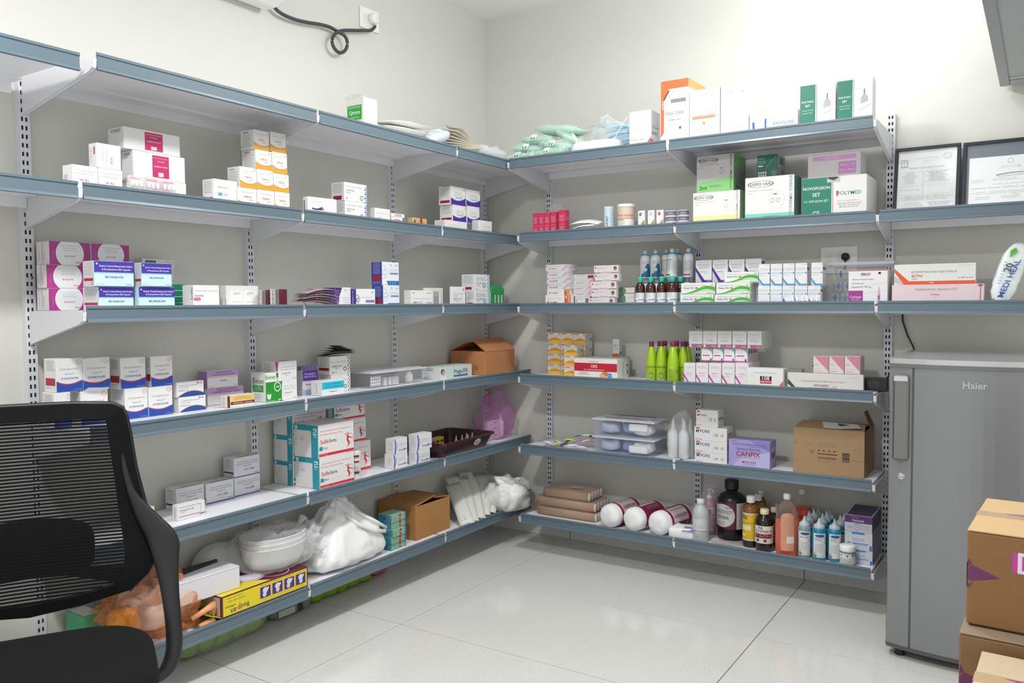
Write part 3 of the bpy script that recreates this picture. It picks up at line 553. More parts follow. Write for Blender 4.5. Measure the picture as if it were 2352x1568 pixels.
 'ano': ('e6e1e2', [('F', 'e', .07, .72, .028, .1, 'a8305c'), ('F', 't', .38, .76, .48, 'Sucralfate, Metronidazole with Lignocaine', '808086'), ('F', 't', .28, .62, .3, 'Hydrochloride Cream', '808086'), ('F', 'r', 0, .06, .3, .14, 'a85078'), ('F', 'r', .7, .06, 1, .14, 'a04050'), ('F', 'T', .5, .16, .34, 'ANOmetrogyl', 'a84a88'), ('F', 'o', .87, .62, .075, .28, .25, 'b0a8a4'), ('F', 'e', .87, .62, .055, .2, '5a2f28'), ('F', 'e', .87, .56, .03, .08, 'c8a890')]),
 'greenend': ('d8d8d6', [('F', 'r', 0, 0, .3, 1, '2c7a4c'), ('F', 'e', .3, .5, .12, .4, '3f9a60'), ('F', 'o', .2, .3, .18, .5, .2, 'b84a8c'), ('F', 'w', .2, 1, (.14, .2, .18), (.06, .1, .08), 'b84a8c'), ('F', 'g', .5, .5, .9, .75, 1, 'b0b0b0')]),
 'piplow': ('e2e3e4', [('F', 'p', [(0, .70), (0, .52), (.42, 0), (.6, 0)], '4a2c90')]),
 'pipzar': ('eeeff0', [('F', 't', .5, .78, .7, 'PIPERACILLIN AND', '77777e'), ('F', 't', .5, .70, .68, 'TAZOBACTAM FOR', '77777e'), ('F', 't', .5, .62, .56, 'INJECTION I.P.', '77777e'), ('F', 'T', .5, .47, .4, 'PIPZAR-4.5', '33333c'), ('F', 'p', [(0, .70), (0, .52), (.42, 0), (1, 0), (1, .10), (.56, .10)], '4a2c90'), ('F', 'p', [(0, .52), (0, .0), (.42, 0)], 'd4d4da'), ('F', 'r', .7, .02, .96, .08, '8a80b0'), ('F', 'g', .55, .36, .8, .4, 1, '9a9aa0'), ('S', 'r', .1, .8, .9, .9, 'a82a3c')]),
 'vita': ('eff1ee', [('F', 't', .42, .78, .66, 'Methylcobalamin Injection 1500 mcg', '808486'), ('F', 'T', .22, .56, .32, 'Vitasia AQ', '33383c'), ('F', 'r', .42, .5, .5, .62, 'd05060'), ('F', 'w', .0, .98, (.12, .16, .12), (.04, .04, .04), 'cfe8c8'), ('F', 'w', 0, .5, (.08, .1, .5), (.05, -.02, .28), '4cb43c'), ('F', 'w', .5, 1, (.5, .92, .60), (.28, .62, .3), '4cb43c'), ('F', 'w', .3, 1, (.1, .5, .3), (.08, .4, .25), '9cd88c'), ('F', 'o', .92, .8, .035, .1, .3, '6a9c60'), ('F', 't', .86, .12, .2, 'Ontesal', '556066'), ('S', 'g', .1, .2, .9, .85, 5, 'b0b4b0', .3)]),
 'panto': ('eef1f3', [('F', 't', .52, .78, .76, 'PANTOPRAZOLE', '80868c'), ('F', 't', .52, .70, .84, 'FOR INJECTION I.P.', '80868c'), ('F', 'T', .42, .57, .7, 'PANTOTAB', '3f9cd0'), ('F', 'r', .84, .53, .96, .61, '3f9cd0'), ('F', 'g', .1, .42, .6, .48, 1, 'a0a6ac'), ('F', 'p', [(0, .36), (0, .26), (.34, 0), (1, 0), (1, .08), (.44, .08)], '3f9cd0'), ('F', 'p', [(0, .26), (0, .0), (.34, 0)], 'c9ced4'), ('F', 'g', .55, .9, .95, .95, 1, 'a0a6ac'), ('S', 'r', .0, .7, 1, .8, 'b8404c')]),
 'tinywhite': ('e9ecee', [('F', 'g', .15, .3, .8, .6, 2, 'c8ccd0')]),
 'cort': ('eeeff0', [('F', 'p', [(0, .45), (1, .62), (1, .64), (0, .48)], 'dfe0e3'), ('F', 'p', [(.4, .3), (1, .42), (1, .44), (.4, .33)], 'dfe0e3'), ('F', 'r', 0, 0, .38, .40, 'a8349c'), ('F', 'T', .19, .22, .3, 'Cortican', 'f8e8f6'), ('F', 't', .19, .14, .22, 'injection', 'f0d0ec'), ('F', 'T', .19, .03, .12, '100mg', 'f8e8f6'), ('F', 'r', 0, .97, 1, 1, 'b02a4c'), ('F', 'T', .44, .89, .26, 'AMERICAN', '3a5ca8'), ('F', 'T', .44, .85, .24, 'REMEDIES', 'b83048'), ('F', 'p', [(.76, .85), (.8, .93), (.84, .85), (.75, .9), (.85, .9)], 'c85060'), ('F', 't', .38, .72, .56, 'Hydrocortisone Sodium', '66666e'), ('F', 't', .25, .61, .32, 'Succinate for', '66666e'), ('F', 't', .34, .50, .5, 'Injection I.P. 100 mg', '66666e'), ('F', 'r', .755, .1, .82, .36, 'd8b0d4'), ('F', 'r', .765, .14, .81, .26, 'b04ca8'), ('F', 'r', .74, .08, .835, .1, 'b04ca8'), ('F', 'r', .783, .36, .793, .5, 'b04ca8'), ('F', 'r', .72, .02, .855, .04, 'b04ca8')]),
 'ondee': ('ecd9de', [('F', 't', .49, .74, .46, 'Ondansetron Injection I.P.', '77707a'), ('F', 'T', .48, .50, .1, 'Ondee', 'c0607c'), ('F', 'g', .46, .30, .51, .36, 1, 'd8a0b0'), ('F', 'r', .955, 0, .97, 1, 'd08898'), ('F', 'r', .935, .9, .99, .96, 'c8283c'), ('F', 'r', .955, .86, .968, .98, 'c8283c')]),
 'betni': ('ededea', [('F', 'p', [(0, .42), (0, .12), (.09, 0), (.14, .0), (.16, .10)], 'c8c8cc'), ('F', 'p', [(0, .80), (0, .62), (.13, 0), (1, 0), (1, .17), (.19, .17)], 'ee5a34'), ('F', 't', .50, .60, .56, 'BETAMETHASONE INJECTION IP', '66666a'), ('F', 'T', .29, .42, .135, 'BETNI', 'd8402c'), ('F', 'T', .26, .27, .07, '4mg/ml', '88888c'), ('F', 'T', .88, .31, .18, 'For IM/IV use only', '88888c'), ('F', 'g', .8, .86, .97, .9, 1, 'a0a0a0'), ('F', 'e', .47, .09, .03, .04, 'f8a890')]),
 'calirol': ('ece8e2', [('F', 'w', 0, 1, (.3, .8, .45), (.0, .3, .0), 'f0a83c'), ('F', 'w', 0, 1, (.2, .55, .2), (0, .1, 0), 'f7c94e'), ('F', 'r', .08, .88, .5, .95, 'b03a5c'), ('F', 'p', [(.74, 1), (1, 1), (1, .74), (.9, .78)], 'f0c030'), ('F', 't', .5, .72, .84, 'Vitamin D3 Oral Solution 60000 IU', '77706c'), ('F', 'T', .5, .38, .48, 'Calirol 60K', 'c02a34'), ('S', 'g', .15, .15, .6, .85, 4, '9c9a98', .3), ('S', 'r', .7, .3, .85, .6, '6c6c6c')]),
 'ors': ('f0efe8', [('F', 'r', 0, .36, 1, .78, 'c8203c'), ('F', 'T', .47, .62, .15, 'ORS', 'f6f0ee'), ('F', 'T', .47, .44, .48, 'ORAL REHYDRATION SALTS I.P.', 'f6e4e4'), ('F', 'T', .47, .86, .2, 'MONSOON ors', 'c8405c'), ('F', 'e', .72, .24, .08, .12, 'e8803c'), ('F', 'e', .66, .17, .06, .10, 'f09a50'), ('F', 'e', .66, .17, .045, .07, 'f8c080'), ('F', 'p', [(.78, .08), (.88, .08), (.88, .24), (.83, .32), (.78, .24)], '3aa4dc'), ('F', 'T', .83, .18, .07, 'W.H.O', 'e8f4fa'), ('F', 'g', .08, .14, .36, .32, 3, 'c0586c', .3), ('S', 'g', .4, .1, .6, .85, 12, '9c9c98', .2), ('S', 'r', .82, .6, .95, .7, '55585a'), ('S', 'r', .84, .2, .94, .4, '55585a')]),
 'flatgrey': ('d4d6d6', [('F', 'r', .45, 0, .46, 1, 'b4b6b6'), ('F', 'r', .7, 0, .71, 1, 'b4b6b6')]),
 'cadotall': ('e0e1e2', [('F', 'T', .42, .68, .6, 'Cadexomer', '44464c'), ('F', 'T', .42, .6, .5, 'Iodine', '44464c'), ('F', 'T', .55, .44, .56, 'CADOMEX', '33343a'), ('F', 'r', 0, 0, 1, .18, 'd8642c'), ('S', 'r', .3, .1, .7, .3, '55585a')]),
 'cefz': ('eeeaee', [('F', 'g', .12, .72, .88, .84, 2, 'a8a0a8', .2), ('F', 'T', .5, .52, .5, 'CEFZON-S', 'c04a9c'), ('F', 'g', .2, .36, .7, .44, 2, 'b8a8b4', .3), ('F', 'p', [(0, .5), (0, .36), (.42, 0), (.55, 0)], 'c8429c'), ('F', 'p', [(0, .2), (0, 0), (.16, 0)], 'a4d03c'), ('S', 'g', .2, .3, .8, .8, 4, 'c0b4bc')]),
 'tealcap': ('eeecf0', [('F', 'p', [(.6, 1), (1, 1), (1, .4), (.92, .7)], '6cc8c0'), ('F', 'p', [(.2, 1), (.7, 1), (.8, .9)], 'd880b4'), ('F', 'g', .12, .6, .6, .7, 1, 'b0aab4'), ('F', 'r', .12, .42, .72, .5, 'b84a84'), ('F', 'r', 0, 0, 1, .09, 'c85c94'), ('F', 'e', .85, .14, .08, .12, '8c4aa8'), ('S', 'r', .1, .6, .25, .95, 'b84a84'), ('S', 'r', .32, .6, .46, .95, 'b84a84'), ('S', 'r', .54, .6, .68, .95, 'b84a84'), ('S', 'r', .76, .6, .9, .95, 'b84a84'), ('S', 'g', .1, .1, .9, .5, 6, 'b0a8b0')]),
 'suct': ('dcdad8', [('F', 'g', .12, .74, .88, .88, 2, '9c9a9c', .1), ('F', 'T', .5, .44, .5, 'Sucfast', '3fa4d8'), ('F', 'g', .3, .56, .7, .62, 1, 'a8a6a8'), ('F', 'r', 0, 0, 1, .22, 'a8487c'), ('F', 'r', .05, .03, .2, .2, 'e4dce0'), ('F', 'e', .6, .14, .06, .09, 'b8203c'), ('F', 'T', .78, .11, .32, 'Biozoic', 'e8d0dc')]),
 'i108': ('f2f2f0', [('F', 't', .5, .76, .62, 'Paracetamol Injection', '9a9a9e'), ('F', 'r', .36, .40, .68, .60, '1c1c1e'), ('F', 'T', .52, .50, .2, '108', 'f4f4f4'), ('F', 'r', .36, .22, .68, .40, 'c8202c'), ('F', 'T', .52, .31, .28, 'Injection', 'f6e0e0'), ('F', 'p', [(.84, 0), (1, 0), (1, .4)], 'e8643c'), ('F', 'g', .05, .5, .2, .7, 3, 'd8d8dc', .4), ('S', 'g', .2, .1, .8, .9, 8, '4a4a4a')]),
 'intag': ('e8e3df', [('F', 'p', [(0, .62), (0, .3), (.06, .1), (.13, .0)], '1f5a4c'), ('F', 't', .47, .5, .56, 'DICLOFENAC SODIUM INJECTION IP 75 mg/ml', '66666a'), ('F', 'T', .46, .27, .2, 'INTAGESIC', '33383a'), ('F', 'T', .64, .22, .06, 'injection', '66666a'), ('F', 'r', .28, .06, .42, .13, '1f5a58'), ('F', 'r', .44, .06, .54, .13, '1f5a58'), ('F', 'r', .56, .06, .66, .13, '1f5a58'), ('F', 'g', .82, .8, .94, .84, 1, '9a9a9c')]),
 'pinktri': ('eae3e4', [('F', 'p', [(.06, .98), (.98, .98), (.98, .12)], 'dc8ca0'), ('F', 'T', .22, .5, .22, '1000 ml', '44444c'), ('F', 'T', .3, .12, .44, 'PARACETAMOL', '55555c'), ('F', 'g', .08, .22, .5, .28, 1, 'b4acb0'), ('S', 'g', .2, .3, .8, .9, 6, 'c0b8bc')]),
 'graybk': ('c4c4c2', [('F', 'g', .1, .5, .9, .8, 2, 'a8a8a8')]),
 'mpore': ('ebeae8', [('F', 'e', .11, .90, .07, .06, 'd84c4c'), ('F', 'T', .27, .70, .42, "M'PORE", '2f3a98'), ('F', 'T', .15, .10, .2, 'MEDICARE', 'c8283c'), ('F', 'r', .64, .36, .74, .56, 'c9c8c6'), ('F', 'e', .62, .46, .06, .14, 'dcdbd9'), ('F', 'r', .66, .4, .68, .54, '3c3c40'), ('F', 'o', .86, .46, .04, .1, .3, '5a5a60'), ('S', 'T', .5, .5, .7, "M'PORE", '33343c')]),
 'canfix': ('a9a1dc', [('F', 'p', [(.52, 1), (1, 1), (1, .62)], '8f86cc'), ('F', 'w', 0, .5, (.0, .35, .45), (-.0, .32, .43), 'e8e4f6'), ('F', 'p', [(.3, .3), (1, .62), (1, .0), (.1, .0)], 'c6c2ee'), ('F', 'e', .14, .95, .08, .025, 'd86a6a'), ('F', 'T', .5, .84, .8, 'ELASTIC ADHESIVE BANDAGE', '5a5aa0'), ('F', 't', .72, .77, .4, 'Sterile 6cm x 8cm', '6a6ab0'), ('F', 'T', .48, .66, .58, 'CANNULA FIXATOR', '4a4a78'), ('F', 'T', .48, .48, .58, 'CANFIX', 'a82a4c'), ('F', 't', .5, .34, .5, 'extra care for additional adhesion', '9c4a78'), ('F', 'T', .5, .17, .34, 'MEDICARE', 'c02a4c'), ('F', 't', .5, .08, .3, 'HYGIENE LIMITED', '8a4a90'), ('S', 'r', .3, .35, .75, .55, '5c5a70'), ('S', 'r', .25, .62, .8, .74, 'd4d0ee')]),
 'rak_blue': ('dfe1ec', [('F', 'T', .5, .62, .44, 'Rakshak', '9cb8e4'), ('F', 't', .5, .5, .46, 'Examination Gloves', '88a4d0'), ('F', 'r', .25, .88, .72, .99, '2f8fd8'), ('F', 'r', .1, .34, .2, .40, '2f8fd8'), ('F', 'r', .3, .32, .86, .38, '4c9cdc'), ('F', 'g', .32, .2, .8, .26, 1, '7a7c88'), ('F', 'r', .9, .0, .98, .3, '2f7fd0'), ('F', 'T', .32, .85, .12, 'Kanam', '88a4d0'), ('S', 'r', 0, 0, 1, 1, '8f92a6'), ('S', 'r', .0, .9, 1, 1, '3a6cb8'), ('S', 'g', .2, .3, .8, .7, 5, '73768a', .4)]),
 'rak_purple': ('dcdbe2', [('F', 'r', 0, .55, 1, 1, '5a2f78'), ('F', 'T', .5, .70, .44, 'Rakshak', 'e4d8ec'), ('F', 't', .38, .9, .26, 'Kanam Latex', 'cfc0dc'), ('F', 't', .5, .45, .3, 'Surgical Gloves', '77788c'), ('F', 'T', .2, .26, .2, 'SIZE', '7aa4d4'), ('F', 'o', .46, .3, .12, .22, .12, '8c86c0'), ('F', 'T', .46, .3, .1, '6.5', '7a78b8'), ('F', 'g', .64, .14, .94, .4, 3, 'a0a2b0'), ('S', 'r', 0, 0, 1, 1, '3c2c56'), ('T', 'r', .05, .05, .95, .95, '4a3a5c'), ('T', 'p', [(.3, .2), (.9, .5), (.7, .8)], '2f5c9c')]),
}
# ------------------------------------------------------------------ room shell
wallm = M('d0d0c9', 0.62, kind='painted_wall', bump=0.12, scale=220, vary=0.015, spec=0.3)
def wall(name, lo, hi, mat=wallm):
    mb = MB()
    mb.box(lo, hi, mat)
    return struct(mb, name)
wall('wall_left', (-0.12, -7.0, -0.02), (0, 0.12, 3.5))
wall('wall_right', (0, 0, -0.02), (5.2, 0.12, 3.5))
wall('ceiling', (-0.12, -7.12, 3.367), (5.32, 0.12, 3.5), M('f4f6f6', 0.7, kind='ceiling_paint', spec=0.2))
fl = wall('floor', (-0.12, -7.12, -0.06), (5.32, 0.12, -0.003), M('6d6a63', 0.8, kind='grout'))


def tile_mat():
    m = M('d2d2cf', 0.11, kind='vitrified_tile', vary=0.035, scale=3.0, spec=0.42)
    nt = m.node_tree
    b = nt.nodes['Principled BSDF']
    n2 = nt.nodes.new('ShaderNodeTexNoise')
    n2.inputs['Scale'].default_value = 90
    n2.inputs['Detail'].default_value = 2
    cr = nt.nodes.new('ShaderNodeValToRGB')
    cr.color_ramp.elements[0].position = 0.28
    cr.color_ramp.elements[0].color = (0.86, 0.85, 0.82, 1)
    cr.color_ramp.elements[1].position = 0.42
    cr.color_ramp.elements[1].color = (1, 1, 1, 1)
    tc = nt.nodes.new('ShaderNodeTexCoord')
    nt.links.new(tc.outputs['Object'], n2.inputs['Vector'])
    nt.links.new(n2.outputs['Fac'], cr.inputs[0])
    mx = nt.nodes.new('ShaderNodeMix')
    mx.data_type = 'RGBA'
    mx.blend_type = 'MULTIPLY'
    mx.inputs[0].default_value = 1
    src = b.inputs['Base Color'].links[0].from_socket
    nt.links.new(src, mx.inputs[6])
    nt.links.new(cr.outputs[0], mx.inputs[7])
    nt.links.new(mx.outputs[2], b.inputs['Base Color'])
    return m


TM = tile_mat()
ys = [-0.002, -0.915] + [-0.915 - 0.7337 * k for k in range(1, 9)]
xs = [0.002, 0.637, 2.088, 3.539, 4.99, 5.2]
g = 0.0019
for j in range(len(ys) - 1):
    for i in range(len(xs) - 1):
        mb = MB()
        mb.box((xs[i] + g, ys[j + 1] + g, -0.004), (xs[i + 1] - g, ys[j] - g, 0.0), TM, 0.0006)
        o = mb.build('floor_tile', fl)
# tiled skirting along the right wall and the left wall
base = MB(); base.box((0.0, -0.004, 0.0), (5.2, 0, 0.1), M('6d6a63', 0.8, kind='grout'))
sk = struct(base, 'baseboard_right')
sx = [0.012, 0.637, 2.081, 3.53, 4.98, 5.19]
for i in range(len(sx) - 1):
    mb = MB(); mb.box((sx[i] + g, -0.010, 0.0005), (sx[i + 1] - g, -0.004, 0.1), TM, 0.001)
    mb.build('skirting_tile', sk)
base = MB(); base.box((0.0, -7, 0.0), (0.004, -0.01, 0.1), M('6d6a63', 0.8, kind='grout'))
sk = struct(base, 'baseboard_left')
for j in range(len(ys) - 1):
    mb = MB(); mb.box((0.004, max(ys[j + 1], -6.99) + g, 0.0005), (0.010, min(ys[j], -0.011) - g, 0.1), TM, 0.001)
    mb.build('skirting_tile', sk)

# ------------------------------------------------------------------ shelving
UPW = M('d4d5da', 0.38, kind='white_powder_coat', spec=0.5)
SHW = M('e9eaee', 0.30, kind='white_enamel', spec=0.5)
LIP = M('5f717c', 0.34, kind='blue_grey_enamel', spec=0.5, vary=0.03, scale=25)
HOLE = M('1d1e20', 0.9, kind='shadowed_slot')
ZL = [2.343, 1.924, 1.502, 1.080, 0.657, 0.234]
S = [z - 0.018 for z in ZL]
ROWN = ['top', 'second', 'third', 'fourth', 'fifth', 'bottom']


def wall_frame(wallid):
    """local frame: x along the wall, y into the room (negative), z up"""
    return R(90) if wallid == 'A' else 0.0


def root_at(name, wallid, u, z, label, cat, group=None):
    loc = (0.0, u, z) if wallid == 'A' else (u, 0.0, z)
    return empty(name, loc, label, cat, wall_frame(wallid), group)


def upright(wallid, u, z0, z1, label):
    e = root_at('slotted_upright', wallid, u, 0, label, 'shelf upright')
    W, D = 0.019, 0.030
    mb = MB()
    mb.box((-W, -D + .0006, z0), (-W + 0.003, 0, z1), UPW)
    mb.box((W - 0.003, -D + .0006, z0), (W, 0, z1), UPW)
    mb.box((-W, -D + 0.0025, z1 - 0.002), (W, 0, z1), UPW)
    n = int((z1 - z0) / 0.0312)
    P = (z1 - z0) / n
    cols = [(-0.0125, -0.0050), (0.0022, 0.0097)]
    xcuts = [-W, cols[0][0], cols[0][1], cols[1][0], cols[1][1], W]
    for k in range(n):
        a = z0 + k * P
        s0, s1 = a + P * 0.25, a + P * 0.75
        for (za, zb) in ((a, s0), (s1, a + P)):
            mb.face([(-W, -D, za), (W, -D, za), (W, -D, zb), (-W, -D, zb)], UPW)
        for i in (0, 2, 4):
            mb.face([(xcuts[i], -D, s0), (xcuts[i + 1], -D, s0), (xcuts[i + 1], -D, s1), (xcuts[i], -D, s1)], UPW)
        for i in (1, 3):
            x0, x1, y1 = xcuts[i], xcuts[i + 1], -D + 0.002
            mb.face([(x0, -D, s0), (x0, y1, s0), (x0, y1, s1), (x0, -D, s1)], UPW)
            mb.face([(x1, -D, s0), (x1, y1, s0), (x1, y1, s1), (x1, -D, s1)], UPW)
            mb.face([(x0, -D, s0), (x1, -D, s0), (x1, y1, s0), (x0, y1, s0)], UPW)
            mb.face([(x0, -D, s1), (x1, -D, s1), (x1, y1, s1), (x0, y1, s1)], UPW)
    mb.build('slotted_channel', e)
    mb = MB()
    mb.box((-W + 0.0035, -D + 0.0025, z0 + 0.001), (W - 0.0035, -0.001, z1 - 0.003), HOLE)  # dark filler close behind the face: slot shade put into its colour
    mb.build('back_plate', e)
    for k in range(int((z1 - z0) / 0.6)):
        mb = MB()
        zz = z0 + 0.28 + k * 0.6
        mb.lathe([(0.0055, 0), (0.0055, 0.002), (0.003, 0.0035)], M('a8a9ac', 0.3, 1.0, kind='steel'), 12)
        mb.xf(Matrix.Translation((0.0055, -D, zz)) @ Matrix.Rotation(R(90), 4, 'X'))
        mb.build('wall_screw', e)


def bracket(wallid, u, row, D, label, dz=0.0):
    z = S[row] - 0.0015 + dz
    e = root_at('shelf_bracket', wallid, u, z, label, 'shelf bracket')
    mb = MB()
    deep = 0.125 if D < 0.45 else 0.135
    prof = [(-0.0305, 0), (-D + 0.004, 0), (-D - 0.004, -0.006), (-D - 0.001, -0.034), (-D + 0.02, -0.046), (-0.06, -deep + 0.01), (-0.0305, -deep)]
    for sx in (-1, 1):
        x0 = 0.0062 * sx
        mb.prism(prof, 0, x0, x0 + 0.0018 * sx, UPW)
    # folded lower edge joining the cheeks
    low = prof[2:7]
    for a, b in zip(low, low[1:]):
        mb.add([(-0.008, a[0], a[1]), (0.008, a[0], a[1]), (0.008, b[0], b[1]), (-0.008, b[0], b[1]),
                (-0.008, a[0], a[1] + .002), (0.008, a[0], a[1] + .002), (0.008, b[0], b[1] + .002), (-0.008, b[0], b[1] + .002)],
               [(0, 1, 2, 3), (4, 7, 6, 5)], UPW)
    mb.build('bracket_arm', e)
    mb = MB()
    mb.box((-0.0045, -0.0312, -0.06), (0.0045, -0.024, -0.02), UPW)
    mb.build('hook', e)


def shelf(wallid, u0, u1, row, D, label, dz=0.0, group=None):
    z = S[row] + dz
    e = root_at('wall_shelf', wallid, (u0 + u1) / 2, z, label, 'shelf', group)
    hw = (u1 - u0) / 2 - 0.0095
    mb = MB()
    mb.box((-hw, -D + 0.003, -0.004), (hw, -0.034, 0), SHW)
    mb.box((-hw, -D + 0.003, -0.026), (hw, -D + 0.02, -0.004), SHW)
    mb.box((-hw, -0.046, -0.05), (hw, -0.034, -0.004), SHW)
    mb.box((-hw, -0.120, -0.014), (hw, -0.046, -0.004), SHW)
    mb.build('shelf_board', e)
    mb = MB()
    prof = [(-D + 0.0025, 0.0175), (-D - 0.003, 0.0175), (-D - 0.0065, 0.015), (-D - 0.0065, 0.0075), (-D - 0.0025, 0.0055),
            (-D - 0.0025, -0.029), (-D - 0.0060, -0.031), (-D - 0.0085, -0.040), (-D - 0.0060, -0.0415), (-D + 0.004, -0.0415), (-D + 0.0025, -0.03)]
    mb.prism(prof, 0, -hw, hw, LIP)
    mb.build('front_rail', e)


UA = [-3.965, -2.9716, -1.9711, -0.966, -0.053]
UB = [0.5017, 1.4871, 2.4827, 3.478]
for i, u in enumerate(UA[1:]):
    upright('A', u, 0.125, 2.318, ['white slotted upright on the left wall behind the black chair', 'white slotted upright on left wall, second from the chair',
            'white slotted upright on left wall, third from the chair', 'white slotted upright on left wall closest to the room corner'][i])
for i, u in enumerate(UB[:3]):
    upright('B', u, 0.115, 2.318 if i < 2 else 2.43, ['white slotted upright on the right wall closest to the corner', 'white slotted upright in the middle of the right wall racks',
            'white slotted upright on the right wall beside the fridge'][i])
for row in range(6):
    D = 0.4825 if row == 0 else 0.378
    for k in range(4):
        if k == 0 and row > 1:
            continue
        nm = ['at the far end beyond the chair', 'above the chair end', 'in the middle bay', 'in the bay by the corner'][k]
        if row > 2 and k == 1:
            nm = 'in the bay behind the chair'
        dz = -0.017 if (row == 0 and k == 0) else 0.0
        shelf('A', UA[k] - (0.04 if dz else 0), UA[k + 1] - (0.04 if dz else 0), row, D, f'{ROWN[row]} left-wall shelf {nm}, white with blue-grey rail', dz)
    for k in range(1, 5):
        bracket('A', UA[k], row, D, f'white bracket under {ROWN[row]} left-wall shelf at the {["", "chair-end", "second", "third", "corner"][k]} upright')
    D = 0.4895 if row == 0 else 0.3868
    for k in range(3):
        if k == 2 and row not in (1, 2):
            continue
        nm = ['in the corner bay', 'in the middle bay', 'in the bay above the fridge'][k]
        shelf('B', UB[k], UB[k + 1], row, D, f'{ROWN[row]} right-wall shelf {nm}, white with blue-grey rail')
    for k in range(3):
        bracket('B', UB[k], row, D, f'white bracket under {ROWN[row]} right-wall shelf at the {["corner", "middle", "fridge-side"][k]} upright')

